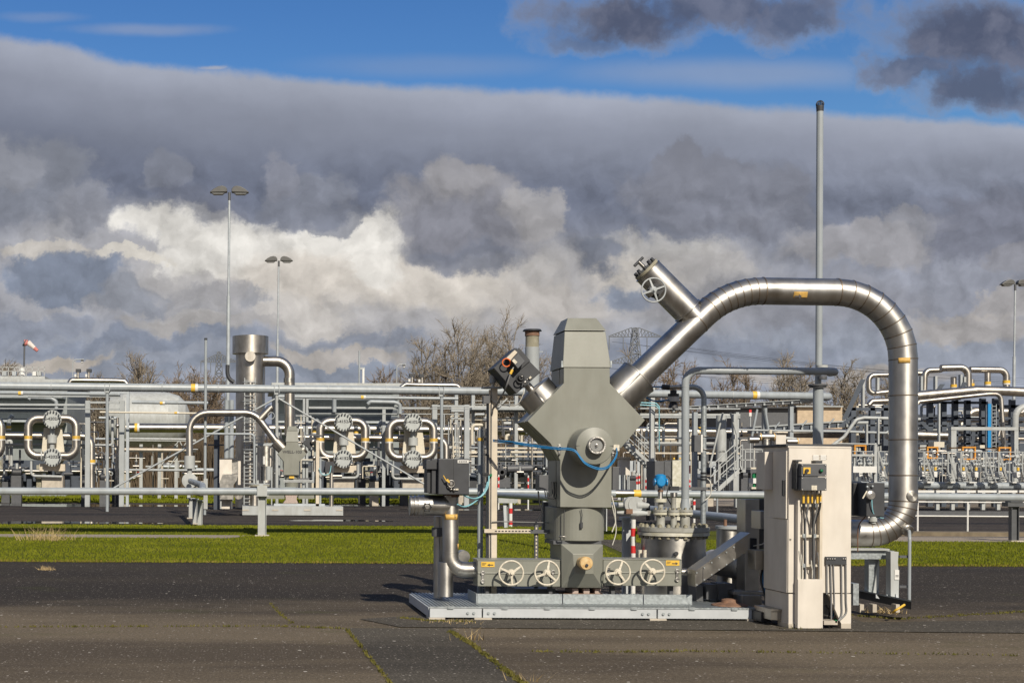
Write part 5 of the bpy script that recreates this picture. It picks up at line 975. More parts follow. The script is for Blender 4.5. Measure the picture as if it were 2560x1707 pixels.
e = W(*b1(828, 503), dw + .35); MB().lathe([(.245, -.55), (.245, 0), (.15, .02)], e, V((-.70, 0, .71)), 28).build('collar', 'steel_far', fw)
e = W(*b1(1182, 592), dw + .35); MB().lathe([(.2, -.3), (.2, 0), (.1, .02)], e, V((.74, 0, .67)), 24).build('collar', 'steel_far', fw)
MB().poly(B([(1262, 432), (1332, 492), (1250, 600), (1152, 520)]), dw + .1, .45).build('tilted_actuator', 'charcoal', fw, bevel=.01); MB().ball(W(*b1(1285, 505), dw), .10).build('fitting', 'steel_far', fw)
MB().tube([W(*b1(925, 985), dw - .3), W(*b1(1290, 985), dw - .3)], .025, 8).build('rail', 'palegrey', fw); MB().tube([W(*b1(925, 1000), dw - .3), W(*b1(1290, 1000), dw - .3)], .025, 8).build('rail', 'palegrey', fw)
fs = T('far_grating_skid', 'white edged grating platform under the WELL-103 casing', 'platform', gfoot(735, dw + 1))
MB().bx(W(606, 1270, dw).x, W(856, 1270, dw).x, dw - .4, dw + 1.6, 0.03, W(735, 1264.5, dw).z).build('deck', 'palegrey', fs); MB().rect(685, 1258.5, 812, 1264.5, dw - .1, .05).build('upstand_plate', 'galv_far', fs)
for x in (606, 680, 760, 840): MB().rect(x, 1273, x + 16, 1276, dw - .42, .3).build('foot', 'concrete', fs)
ff2 = T('far_flow_line', 'stainless arched pipe looping left from the WELL-103 casing', 'pipe', gfoot(474, dw + .35)); dq = dw + .35
MB().ppipe([b1(845, 520), (637, 1032), (473, 1032), (474, 1140)], 8.7, [50, 46], 7, 22, True, dq).build('insulated_pipe', 'steel_far', ff2)
MB().cyl(W(*b1(640, 232), dq), W(*b1(772, 92), dq), .155, n=22).build('branch_pipe', 'steel_far', ff2); MB().cyl(W(*b1(770, 95), dq), W(*b1(785, 78), dq), .12, n=18).build('branch_flange', 'steel_dull', ff2)
MB().torus(W(*b1(775, 190), dq - .1), (.2, -1, 0), .13, .015, 20, 6).build('handwheel', 'ltgrey', ff2)
MB().vcyl(474, 1139, 1171, 13.5, dq, n=24).build('lower_drum', 'palegrey', ff2); MB().vcyl(474, 1171, 1188, 6, dq).build('neck', 'palegrey', ff2)
MB().tube([W(*b1(660, 330), dq - .15), W(*b1(690, 362), dq - .15)], .13, 16).build('yellow_band', 'yellow', ff2) if False else None
fc = T('far_cabinet', 'white and beige cabinet left of the WELL-103 vessel', 'cabinet', gfoot(565, dw + .2))
MB().rect(*rc(b1, 140, 720, 292, 1330), dw - .2, .8).build('body', 'beige', fc); MB().poly(B([(140, 712), (375, 706), (290, 722), (140, 722)]), dw - .22, .9).build('roof', 'charcoal', fc); MB().rect(*rc(b1, 293, 724, 365, 900), dw, .4).build('side_door', 'steel_dull', fc); MB().rect(*rc(b1, 368, 745, 400, 1035), dw + .1, .3).build('side_panel', 'beige', fc)
fh = T('far_side_hood', 'greyish metal hood box in front of the far white cabinet', 'box', gfoot(576, dw - .5)); MB().poly(B([(180, 908), (370, 905), (350, 985), (310, 1040), (310, 1215), (145, 1215), (145, 1000)]), dw - .6, .35).build('hood', 'steel_dull', fh); MB().rect(*rc(b1, 150, 1216, 165, 1330), dw - .5, .2).build('leg', 'palegrey', fh); MB().rect(*rc(b1, 285, 1216, 300, 1330), dw - .5, .2).build('leg', 'darkgrey', fh)
one(MB().lathe([(.01, -.02), (.17, 0), (.18, .02), (.18, .9)], W(*b1(372, 1160), dw - .4), (0, 1, 0), 24), 'far_lying_drum', 'steel_far', 'small shiny drum end low beside the far cabinet', 'drum')
fv = T('far_vessel', 'squat far vessel with bolted rusty flange below the ladder tower', 'vessel', gfoot(645, dw)); MB().vcyl(b1(570, 0)[0], b1(0, 1052)[1], b1(0, 1290)[1], 11.5, dw, n=28).build('body', 'steel_far', fv); MB().vcyl(b1(625, 0)[0], b1(0, 1020)[1], b1(0, 1035)[1], 28, dw, n=32).build('lid', 'ltgrey', fv); MB().vcyl(b1(625, 0)[0], b1(0, 1036)[1], b1(0, 1050)[1], 27, dw, n=32).build('lower_flange', 'lichen', fv)
for x, y in ((565, 960), (610, 980), (690, 985)): MB().vcyl(b1(x, 0)[0], b1(0, y)[1], b1(0, 1020)[1], 2.6, dw).build('nozzle', 'palegrey', fv)
fl2 = T('far_vent_line', 'thin pale blue vent pipe bending from the far vessel to the slim mast', 'pipe', W(635, 1205, dw)); MB().ppipe([b1(567, 960), b1(567, 415), (515, 1084)], 2.8, 10, 5, 12, False, dw).build('pipe_run', 'bluegrey', fl2)
fm = T('far_slim_mast', 'slim pale mast standing between the far arch pipe and the far cabinet', 'mast', gfoot(514, dw + .6)); MB().tube([V((GX(512, dw + .6), dw + .6, 0)), W(514.5, 850, dw + .6)], px(3.6, dw), 14).build('tube', 'bluegrey', fm); MB().tube([W(514.5, 845, dw + .6), W(514.5, 850, dw + .6)], px(4, dw), 14).build('cap', 'charcoal', fm); MB().rect(509, 1196, 519, 1272, dw + .5, .1).build('lower_post', 'palegrey', fm)
fp = T('far_beige_post', 'beige cable post right of the WELL-103 casing', 'post', gfoot(793, dw - .1)); MB().rect(*rc(b1, 1322, 492, 1362, 1330), dw - .1, .15).build('channel', 'beige_post', fp); MB().rect(*rc(b1, 1366, 690, 1388, 1330), dw, .1).build('tube', 'bluegrey', fp)
fr_ = T('far_stainless_riser', 'thin stainless riser with a black box and looped cable right of WELL-103', 'pipe', gfoot(828, dw)); MB().vcyl(b1(1512, 0)[0], b1(0, 890)[1], b1(0, 1310)[1], 5.2, dw).build('riser_pipe', 'steel_far', fr_); MB().rect(*rc(b1, 1438, 752, 1540, 888), dw - .1, .4).build('actuator_box', 'charcoal', fr_); MB().cyl(W(*b1(1520, 930), dw), W(*b1(1640, 930), dw), px(4.5, dw)).build('header_pipe', 'steel_far', fr_); MB().tube(spline([W(*b1(1362, 830), dw - .2), W(*b1(1390, 900), dw - .2), W(*b1(1440, 915), dw - .2), W(*b1(1490, 890), dw - .2), W(*b1(1508, 800), dw - .2)]), .02, 6).build('cable', 'pale_cable', fr_)

# ------------------------------------------------------------ separator tower with ladder
dt = 66.0
to = T('separator_tower', 'tall stainless cylinder tower with a wider head and a bent side pipe', 'tower', gfoot(626, dt))
MB().vcyl(625.5, 884, 1268, 36.6, dt, n=40).build('shell', 'steel_far', to); MB().vcyl(626, 841, 885, 45, dt, n=40).build('head', 'steel_far', to); MB().vcyl(626, 838, 841, 44, dt, 20, n=40).build('head_cap', 'steel_dull', to)
MB().lathe([(.24, 0), (.25, .02), (.25, .3)], W(625.6, 890.6, dt - .95), (0, 1, 0), 28).build('nozzle_cap', 'steel_far', to)
MB().ppipe([(650, 903), (724, 903), (724, 1088)], 13, 34, 7, 24, True, dt - .1).build('side_pipe', 'steel_far', to); MB().vcyl(723, 945, 956, 14.2, dt - .1, n=24).build('side_pipe_collar', 'steel_dull', to)
la = T('caged_ladder', 'pale caged ladder with an insulated pipe behind it on the front of the tower', 'ladder', gfoot(624, dt - 1.2))
for x in (611, 637.5): MB().rect(x - 1.2, 944, x + 1.2, 1265, dt - 1.2, .05).build('rail', 'ltgrey', la)
many(la, 'rung', 'ltgrey', [W(624.3, 952 + i * 9.5, dt - 1.18) for i in range(33)], lambda m: m.bx(-.24, .24, 0, .03, 0, .03))
many(la, 'cage_hoop', 'ltgrey', [W(624.3, 956 + i * 24, dt - 1.2) for i in range(8)], lambda m: m.torus((0, 0, 0), (0, 0, 1), .33, .02, 12, 4))
one(MB().vcyl(625, 955, 1262, 7.2, dt - 1.0, n=20), 'ladder_side_pipe', 'steel_far', 'ringed slim insulated pipe behind the tower ladder', 'pipe')
tk = T('small_stainless_tank', 'dull stainless tank right of the tower ladder behind a post', 'tank', gfoot(664, dt + 2)); MB().vcyl(664, 1115, 1240, 20, dt + 2, n=28).build('shell', 'steel_dull', tk)
for i, (x, y0, y1, r_) in enumerate(((660, 1140, 1160, 3), (676, 1120, 1165, 5), (671, 1165, 1200, 7), (657, 1165, 1200, 4))): MB().vcyl(x, y0, y1, r_, dt - 1.5).build('valve_body', ('white', 'steel_far', 'palegrey', 'charcoal')[i], tk)
pf = T('tower_platform', 'small grey railed access platform between tower and WELL-103', 'platform', gfoot(670, dt - 1.5)); MB().rect(636, 1107, 682, 1114, dt - 1.6, .8).build('deck', 'ltgrey', pf)
for x in (638, 652, 666): MB().rect(x, 1090, x + 1.6, 1107, dt - 1.6, .05).build('rail_post', 'ltgrey', pf)
for y in (1090, 1098): MB().rect(637, y, 668, y + 1.5, dt - 1.6, .05).build('rail', 'ltgrey', pf)
MB().rect(640, 1114, 642.5, 1270, dt - 1.5, .1).build('leg', 'ltgrey', pf); MB().rect(678, 1114, 681, 1270, dt - 1.5, .1).build('leg', 'ltgrey', pf)

# ------------------------------------------------------------ long high pipe on tall posts
d1_, d2_ = 60.0, 64.5
hp_ = T('long_high_pipe', 'long pale grey pipe carried high on slim posts across the plant', 'pipe', W(1000, 975, 62))
def hpd(x): return d1_ + (d2_ - d1_) * x / 2085
def hpy(x): return 965 + 13 * x / 1220 if x < 1220 else 978 + 12.5 * (x - 1220) / 830
pp = [W(x, hpy(x), hpd(x)) for x in (-120, 400, 800, 1220, 1700, 2075)]; pp.append(pp[-1] + V((0, 3, 0)))
MB().pipe(pp, px(10.2, 61), .3, 5, 20).build('pipe_run', 'bluegrey', hp_)
for x in (478, 1880):
    MB().tube([W(x, hpy(x), hpd(x)), W(x + 10, hpy(x + 10), hpd(x))], px(10.8, 61), 20).build('yellow_band', 'yellow', hp_); MB().tube([W(x + 10.2, hpy(x), hpd(x)), W(x + 17, hpy(x + 17), hpd(x))], px(10.8, 61), 20).build('white_band', 'white', hp_)
for x in (128, 405, 545, 820, 965, 1830): m_ = MB(); ringband(m_, W(x, hpy(x), hpd(x)), V((1, .05, 0)), px(10.2, 61), .03, .012); m_.build('pipe_clip', 'ltgrey', hp_)
for x, lab in ((268, 'slim pale post under the high pipe near the left frame'), (692, 'slim pale post under the high pipe behind the WELL-103 arch'), (1104, 'slim pale post under the high pipe above the black actuator box')):
    d_ = hpd(x); t = T('high_pipe_post', lab, 'post', gfoot(x, d_), 'tall posts under the high pipe'); MB().tube([V((GX(x, d_), d_, 0)), W(x, hpy(x) + 12, d_)], px(4, d_), 14).build('tube', 'bluegrey' if x != 692 else 'palegrey', t); MB().rect(x - 6, hpy(x) + 9, x + 6, hpy(x) + 14, d_ - .1, .2).build('saddle', 'ltgrey', t)
    for s_ in (-6, 6): MB().rect(x + s_ - .8, hpy(x) - 11, x + s_ + .8, hpy(x) + 10, d_ - .2, .4).build('clamp', 'ltgrey', t)
for (xa_, ya_, xb_, yb_, lab) in ((687, 997, 285, 1219, 'left long diagonal brace rod falling from the post behind WELL-103'), (697, 996, 1068, 1214, 'right long diagonal brace rod falling towards the black actuator box')):
    one(MB().tube([W(xa_, ya_, 61.3), W(xb_, yb_, 61.0)], px(2.3, 61), 8), 'brace_rod', 'ltgrey', lab, 'brace', 'long diagonal brace rods')

# ------------------------------------------------------------ exchangers
de = 72.0
def exchanger(cx, ya, yb, xl, xr, ta, tb, lab, right_drop=None):
    t = T('heat_exchanger', lab, 'heat exchanger', gfoot(cx, de), 'stacked heat exchangers with looped pipes')
    R_ = px(23, de); yt, ybm = ya - 2, yb - 3
    for y, s in ((ya, ta), (yb, tb)):
        c = W(cx, y, de - .25)
        b_ = MB().lathe([(R_ * .80, 1.9), (R_ * .80, .18), (R_ * .97, .17), (R_ * .97, .085), (R_ * .93, .08), (R_ * .93, .07), (R_, .065), (R_, 0), (.01, -.002)], c, (0, 1, 0), 36).build('channel_cover', 'disc', t)
        if s: text(b_, s, W(cx, y - 1.5, de - .262), px(7.4, de), 'ink', 'lettering', px(38.5, de))
        many(b_, 'bolt', 'darkgrey', [c + V((R_ * .86 * math.cos(2 * math.pi * k / 16 + .2), 0, R_ * .86 * math.sin(2 * math.pi * k / 16 + .2))) for k in range(16)], lambda m: m.cyl((0, .03, 0), (0, -.14, 0), .042, n=6))
        MB().tube([c + V((0, .2, 0)), c + V((0, 1.9, 0))], R_ * .88, 28).build('channel_shell', 'steel_far', b_)
    for xs, sg in ((xl, 1), (xr, -1)):
        MB().ppipe([(cx, yt), (xs, yt), (xs, ybm), (cx, ybm)], 10.4, 24, 6, 18, True, de + .1).build('loop_pipe', 'steel_far', t)
        ym = (ya + yb) / 2; MB().vcyl(xs, ym - 6, ym + 2, 10.4, de + .1, n=20).build('yellow_band', 'yellow', t); MB().vcyl(xs, ym + 2, ym + 5.5, 10.4, de + .1, n=20).build('white_band', 'white', t)
    MB().poly([(cx - 21, ya + 21), (cx + 24, ya + 21), (cx + 32, yb + 2), (cx - 28, yb + 2)], de + .5, .15).build('saddle_plate', 'cream', t); MB().poly([(cx - 32, yb + 16), (cx + 32, yb + 16), (cx + 32, yb + 34), (cx - 32, yb + 34)], de + .3, .3).build('lower_saddle', 'beige_post', t)
    ym = (ya + yb) / 2
    MB().vcyl(cx, ym - 8, ym + 12, 12, de + .2, n=24).build('neck_flange', 'palegrey', t); MB().vcyl(cx, ya + 20, yb - 18, 6.3, de + .2, n=18).build('neck', 'palegrey', t)
    for xs in (xl + 33, xl + 40): MB().cyl(W(xs, ybm, de), W(xs + 3, ybm, de), px(13, de), n=20).build('loop_flange', 'palegrey', t)
    MB().rect(cx - 26, yb + 46, cx + 26, yb + 78, de, .8).build('plinth', 'concrete', t)
    return t
exchanger(130.5, 1047.7, 1142.8, 70.5, 190.5, 'E-4202A', 'E-4202B', 'stacked exchanger pair lettered E-4202A and E-4202B with looped stainless pipes')
exchanger(859, 1054.5, 1146.6, 800.6, 913, 'E-4152A', 'E-4152B', 'stacked exchanger pair lettered E-4152A and E-4152B with looped stainless pipes')
exchanger(1032.5, 1055.7, 1147.4, 972.7, 1084, 'E-4102A', 'E-4102B', 'stacked exchanger pair lettered E-4102A and E-4102B beside the black actuator box')
exchanger(-56, 1047.7, 1142.8, -116, 3, '', '', 'exchanger cut off by the left edge of the photo, only its looped pipe showing')
def simple_pipe(lab, pts, r, d, m='steel_far', bend=22, name='process_pipe', bands=(), seg=6, grp=None, mitre=True, cat='pipe'):
    lo = max(pts, key=lambda p: p[1]); t = T(name, lab, cat, W(lo[0], lo[1], d), grp)
    MB().ppipe(pts, r, bend, seg, 16, mitre, d).build('pipe_run', m, t)
    for (x, y, ver) in bands:
        if ver: MB().vcyl(x, y - 4, y + 3, r + .7, d, n=18).build('yellow_band', 'yellow', t); MB().vcyl(x, y + 3, y + 6.5, r + .7, d, n=18).build('white_band', 'white', t)
        else: MB().tube([W(x, y, d), W(x + 7, y, d)], px(r + .7, d), 18).build('yellow_band', 'yellow', t); MB().tube([W(x + 7, y, d), W(x + 12, y, d)], px(r + .7, d), 18).build('white_band', 'white', t)
    return t
simple_pipe('stainless cross pipe behind E-4202 bending down right with a yellow band', [(-60, 1088), (228.5, 1091), (228.5, 1226)], 9.4, de + .9, bend=24, bands=((228.5, 1153, 1),))
simple_pipe('stainless cross pipe behind E-4152 and E-4102 bending down at right', [(742, 1093), (1115, 1097), (1115, 1226)], 8.6, de + .9, bend=24)
simple_pipe('thin bright pipe running low behind the E-4202 loops', [(-50, 1111), (262, 1113), (281, 1113), (281, 1040)], 3.4, de + 1.4, 'palegrey', 8)
simple_pipe('thin bright pipe pair rung low behind E-4152', [(880, 1120), (1010, 1122), (1130, 1119)], 3.2, de + 1.4, 'palegrey', 8)
simple_pipe('slim drain pipe curling below E-4202B', [(78, 1152), (78, 1189), (155, 1191)], 3.2, de - .2, 'palegrey', 10)
simple_pipe('slim drain pipe curling below E-4152B', [(895, 1160), (895, 1194), (835, 1194)], 3.4, de - .2, 'palegrey', 10)
simple_pipe('slim drain pipe curling below E-4102B', [(981, 1165), (981, 1196), (1056, 1197)], 3.2, de - .2, 'palegrey', 10)
simple_pipe('grey hockey stick pipe over the E-4202A disc', [(72, 998), (76, 993), (128, 995), (141, 1003), (141, 1024)], 4.6, de + .5, 'bluegrey', 9, cat='pipe')
simple_pipe('grey hockey stick pipe over the E-4102A disc', [(919, 1010), (925, 1004), (985, 1005), (1000, 1010), (1000, 1034)], 4.6, de + .5, 'bluegrey', 9)
simple_pipe('grey upright bend over the E-4152A disc', [(836, 992), (836, 1000), (836, 1030)], 5, de + .5, 'bluegrey', 9)
for x, y in ((786, 1076), (946, 1080), (890, 1078), (22, 1066)): simple_pipe({786: 'short grey elbow with a yellow band left of the E-4152 loop', 946: 'short grey elbow with a yellow band left of the E-4102 loop', 890: 'short grey stub with a yellow band inside the E-4152 loop', 22: 'short grey elbow with a yellow band by the left photo edge'}[x], [(x + (10 if x not in (890,) else 0), y - 28), (x, y - 14), (x, y + 8)], 5.4, de + 2, 'bluegrey', 9, bands=((x, y + 2, 1),))
# steel frames round the exchangers
def frame(lab, xs, y0, beams, d, m='ltgrey', w=6, grp='pale steel frames', name='pipe_gantry', dep=.25):
    t = T(name, lab, 'gantry', gfoot(sum(xs) / len(xs), d), grp)
    for x in xs:
        X_ = GX(x, d); h = px(w, d); MB().bx(X_ - h, X_ + h, d, d + dep, 0, W(x, y0, d).z).build('column', m, t)
    for (xa_, xb_, y, th) in beams:
        a_ = W(xa_, y, d); b_ = W(xb_, y + (xb_ - xa_) * .004, d); MB().bx(a_.x, b_.x, d - .02, d + dep * .8, a_.z - px(th, d), a_.z).build('beam', m, t)
    return t
frame('pale steel frame with two perforated columns right of the E-4202 pair', [218, 303.5], 1001, [(-40, 212, 1008, 5), (224, 298, 1003, 5), (-40, 298, 1019, 2.5), (-60, 300, 985, 6)], de + .4)
frame('narrow dark edged frame column at the right of the E-4202 bay', [318], 978, [(225, 318, 978, 5)], de + .2, 'galv_far', 3.5)
frame('pale steel frame with a column left of the E-4152 pair', [766, 760], 992, [(690, 772, 990, 4)], de + .8, w=4)
frame('pale steel frame between the E-4152 and E-4102 pairs', [959], 1014, [(772, 1075, 1016, 5), (772, 1170, 1032, 2)], de + .7, w=4)
frame('pale steel frame with two perforated columns right of the E-4102 pair', [1086, 1166.5], 1011, [(1080, 1172, 1012, 5), (1075, 1172, 1020, 2)], de + .5)
for x0, x1, y, r_, lab in ((-60, 300, 981, 4.6, 'thin high pipe with a white band below the long high pipe at left'), (330, 520, 1005, 4.2, 'thin pale pipe with a yellow band right of the white tank'), (690, 1145, 991, 4, 'thin high pipe above the E-4152 pair'), (250, 560, 1030, 2.4, 'very thin cream pipe crossing the white tank')):
    simple_pipe(lab, [(x0, y), ((x0 + x1) / 2, y + (x1 - x0) * .006), (x1, y + (x1 - x0) * .012)], r_, de - 1, 'bluegrey' if r_ > 3 else 'cream', 10, bands=(((46 if x0 < 0 else 400 if x0 == 330 else 902 if x0 == 690 else 436), y + 2, 0),))

for x0_, x1_, y_, lab in ((-80, 205, 1150, 'dark low equipment bank behind the E-4202 pair'), (742, 1120, 1152, 'dark low equipment bank behind the E-4152 and E-4102 pairs')):
    t = T('equipment_bank', lab, 'equipment', gfoot((x0_ + x1_) / 2, 82)); MB().rect(x0_, y_, x1_, 1228, 82, 1.0).build('skirting', 'darksteel', t); 
    for i in range(int((x1_ - x0_) / 24)): MB().rect(x0_ + 24 * i + 3, y_ + 12 * (i % 3), x0_ + 24 * i + 15, 1228, 81.3, .6).build('motor_block', ('charcoal', 'darkgrey', 'darksteel', 'stain')[i % 4], t); MB().cyl(W(x0_ + 24 * i, y_ + 20 + 7 * (i % 4), 81), W(x0_ + 24 * i + 22, y_ + 20 + 7 * (i % 4), 81), px(3 + i % 3, 81), n=12).build('pipe_piece', ('steel_far', 'darkgrey', 'ltgrey')[i % 3], t)
# ------------------------------------------------------------ buildings, white tank, roof pipes
def building(lab, x0, x1, y0, d, dep, m, roof=True, name='plant_building'):
    t = T(name, lab, 'building', gfoot((x0 + x1) / 2, d)); a_ = W(x0, y0, d); b_ = W(x1, y0 + 2, d)
    MB().bx(a_.x, b_.x, d, d + dep, 0, a_.z).build('wall', m, t)
    if roof: MB().bx(a_.x - .3, b_.x + .3, d - .5, d + dep + .3, a_.z + .002, a_.z + .22).build('roof', 'palegrey', t)
    return t, a_, b_
t, a_, b_ = building('long grey green clad plant building behind the E-4202 pair at left', -260, 168, 955, 96, 12, 'greygreen')
for y in (985, 1000, 1030, 1062): MB().rect(-260, y, 160, y + 1.3, 95.93, .08).build('wall_rail', 'ltgrey', t)
for y in (1016, 1046): MB().rect(-260, y, 158, y + 12, 95.97, .05).build('shade_band', 'darksteel', t)  # dark strips standing in for shadow bands on the wall
MB().bx(a_.x, W(150, 960, 95).x, 93.6, 94.4, W(0, 972, 94).z, W(0, 966, 94).z).build('roof_gutter', 'ltgrey', t); MB().rect(-260, 984, 156, 993, 94, 1.9).build('shade_canopy', 'galv_far', t); MB().rect(-260, 1049, 156, 1054, 93.6, 2.3).build('lower_shade_canopy', 'galv_far', t)  # canopies added so that they throw dark bands onto the wall
t, a_, b_ = building('long grey green clad plant building with a ridged roof behind the E-4152 pair', 690, 998, 966, 92, 12, 'greygreen')
for y in (996, 1034, 1066): MB().rect(700, y, 996, y + 1.4, 91.92, .08).build('wall_rail', 'ltgrey', t)
for y in (1024, 1040): MB().rect(770, y, 994, y + 10, 91.96, .05).build('shade_band', 'darksteel', t)  # shadow bands on this wall, drawn as dark strips
MB().rect(690, 993, 998, 998, 90.0, 1.9).build('shade_canopy', 'galv_far', t); MB().rect(690, 1052, 998, 1057, 89.6, 2.3).build('lower_shade_canopy', 'galv_far', t)  # both canopies added to shade the wall below them
many(t, 'roof_vent', 'darkgrey', [W(696 + i * 12.6, 962, 93) for i in range(20)], lambda m: m.prism([(-.14, 0, 0), (.14, 0, 0), (.12, 0, .12)], (0, 6, 0)))
MB().rect(690, 962.5, 990, 965, 91.3, .2).build('roof_gutter', 'ltgrey', t)
wt = T('white_tank', 'big white horizontal tank with a domed right end behind the frames at left', 'tank', gfoot(360, 104)); c = W(352, 1048, 104); R_ = px(69, 104)
MB().lathe([(R_ * .3, -2.6), (R_ * .8, -2.2), (R_, -1.2), (R_, 1.6), (R_ * .97, 2.1), (R_ * .86, 2.8), (R_ * .62, 3.3), (R_ * .3, 3.55), (.01, 3.62)], c, (1, 0, 0), 48).build('shell', 'palegrey', wt)
for x in (300, 395): MB().rect(x, 1100, x + 12, 1262, 104, 1.2).build('saddle', 'concrete', wt)
simple_pipe('fat shiny pipe lying on the skyline above the white tank', [(174, 958), (178, 951), (206, 951), (290, 952), (312, 953), (317, 960)], 7, 90, 'steel_far', 7)
simple_pipe('fat shiny pipe lying on the skyline right of the ridged roof', [(1002, 969), (1014, 961), (1040, 962), (1130, 963), (1143, 964), (1150, 971)], 6, 88, 'steel_far', 8)
def roofvalve(x, y, d, lab):
    t = T('relief_valve', lab, 'valve', W(x, y, d), 'small relief valves on the skyline pipes'); MB().vcyl(x, y - 22, y, 3.4, d).build('body', 'steel_far', t); MB().rect(x - 6, y - 22, x + 6, y - 14, d - .1, .4).build('bonnet', 'charcoal', t); MB().rect(x - 9, y - 9, x - 4, y - 2, d - .1, .3).build('box', 'white', t)
roofvalve(195, 944, 90, 'left small relief valve on the skyline pipe above the white tank'); roofvalve(222, 944, 90, 'right small relief valve on the skyline pipe above the white tank')
roofvalve(1030, 956, 88, 'left small relief valve on the skyline pipe by the bare trees'); roofvalve(1055, 957, 88, 'right small relief valve on the skyline pipe by the bare trees')
rp_ = T('roof_platform', 'railed roof platform with a small white tank at the far left skyline', 'platform', W(56, 956, 98)); MB().rect(-60, 940, 112, 948, 98, 3).build('deck', 'palegrey', rp_)
for i in range(9): MB().rect(-10 + i * 15, 917, -8.5 + i * 15, 941, 98, .06).build('rail_post', 'palegrey', rp_)
for y in (917, 927): MB().rect(-60, y, 112, y + 1.4, 98, .06).build('rail', 'palegrey', rp_)
MB().vcyl(55, 920, 940, 9, 98.6, 7).build('tank', 'white', rp_)
for x, m in ((6, 'ltgrey'), (30, 'galv_far'), (80, 'white'), (92, 'palegrey')): MB().rect(x, 928, x + 10, 940, 98.8, .5).build('unit', m, rp_)
for y in (949, 953): MB().rect(-60, y, 112, y + 1.5, 97.6, .3).build('edge_beam', 'palegrey', rp_)
ws = T('windsock', 'drooping red and white windsock on a thin pole at the left skyline', 'windsock', W(61, 917, 99)); MB().tube([W(60, 917, 99), W(61.5, 850, 99)], .06, 8).build('pole', 'darkgrey', ws)
wp = [(62, 857, 8.2), (70, 856, 7.2), (78, 863, 6), (86, 870, 5), (94, 877, 4)]
for i in range(4): MB().tube([W(wp[i][0], wp[i][1], 99), W(wp[i + 1][0], wp[i + 1][1], 99)], [px(wp[i][2], 99), px(wp[i + 1][2], 99)], 14).build('sock_stripe', 'faded_red' if i in (0, 3) else 'faded_white', ws)
MB().torus(W(62, 857, 99), (.8, 0, -.5), px(8.4, 99), .04, 20, 6).build('hoop', 'darkgrey', ws)
def campost(x, y0, y1, xa_, d, lab):
    t = T('camera_post', lab, 'camera post', W(x, y1, d), 'swan neck camera posts'); MB().ppipe([(x, y1), (x, y0), (xa_, y0 - 1)], 1.3, 10, 5, 10, False, d).build('pole', 'ltgrey', t); MB().ball(W(xa_ - 5, y0 + 6, d), px(3, d), 12, 8).build('dome', 'white', t); MB().rect(xa_ - 8, y0 - 1, xa_ - 2, y0 + 4, d - .1, .2).build('housing', 'darkgrey', t)
campost(182, 899, 944, 210, 98, 'swan neck camera post above the white tank at left'); campost(992, 911, 962, 1015, 96, 'swan neck camera post at the end of the ridged roof')
rm = T('roof_mast', 'plain slim mast with a white panel rising over the ridged roof', 'mast', W(897, 965, 94)); MB().tube([W(897.5, 965, 94), W(898.5, 877, 94)], px(2.3, 94), 12).build('tube', 'bluegrey', rm); MB().rect(906, 922, 911, 960, 94, .3).build('panel', 'white', rm); MB().rect(900, 918, 912, 924, 94.1, .3).build('bracket', 'ltgrey', rm)
simple_pipe('main insulated header pipe with yellow bands running across the whole plant', [(315, 1069.5), (800, 1072), (1250, 1075.5), (1700, 1079), (2225, 1085)], 11.6, 86, 'steel_far', 10, 'header_pipe', bands=((337, 1069.7, 0), (1745, 1079.4, 0), (2216, 1085, 0)))
# far lamp posts
def lamp(x, ytop, xb, d, span, lab):
    t = T('lamp_post', lab, 'lamp post', (GX(xb, d), d, 0), 'tall double headed lamp posts'); top = W(x, ytop + 8, d); k = px(span, d) / 2
    bx0 = GX(xb, d); mid = V((bx0 + (top.x - bx0) * .55, d, top.z * .66))
    MB().tube([V((bx0, d, 0)), mid], k * .10, 14).build('lower_pole', 'galv_far', t); MB().tube([mid, top], k * .062, 14).build('upper_pole', 'galv_far', t)
    for s_ in (-1, 1):
        q = [(.10, 0), (.12, .16), (.22, .27), (.38, .31), (.58, .27), (.80, .15), (.96, .02), (1.0, -.02), (.95, -.04), (.2, -.02)]
        hd = MB().prism([top + V((s_ * k * a, -k * .20, k * b + k * .06)) for a, b in q], (0, k * .40, 0)).build('lamp_head', 'lampgrey', t, bevel=k * .04)
        MB().prism([top + V((s_ * k * a, -k * .16, k * b + k * .02)) for a, b in ((.25, -.01), (.9, -.01), (.8, -.09), (.35, -.09))], (0, k * .32, 0)).build('diffuser', 'lens', hd)
    MB().tube([top + V((0, 0, -k * .35)), top + V((0, 0, k * .05))], k * .075, 10).build('bracket', 'darkgrey', t)
lamp(573.5, 476, 568, 100, 98, 'nearer and taller of the two double headed lamp posts left of centre'); lamp(697, 646, 690, 141, 71, 'farther double headed lamp post just right of the stainless tower'); lamp(2538, 705, 2532, 128, 74, 'double headed lamp post at the right edge of the photo')
lp2 = T('thick_pole_pair', 'blue grey thick pole pair with a black cable bend behind the far arch pipe', 'pole', gfoot(575, 63)); MB().rect(0, 0, 1, 1, 63, .1) 
MB().vcyl(566, 1000, 1250, 5.6, 63).build('pole', 'bluegrey', lp2); MB().vcyl(578.5, 1000, 1250, 6, 63).build('pole', 'bluegrey', lp2); MB().tube(spline([W(569, 912, 63), W(569, 935, 63), W(575, 948, 63), W(585, 955, 63)]), .09, 8).build('cable_bend', 'charcoal', lp2)
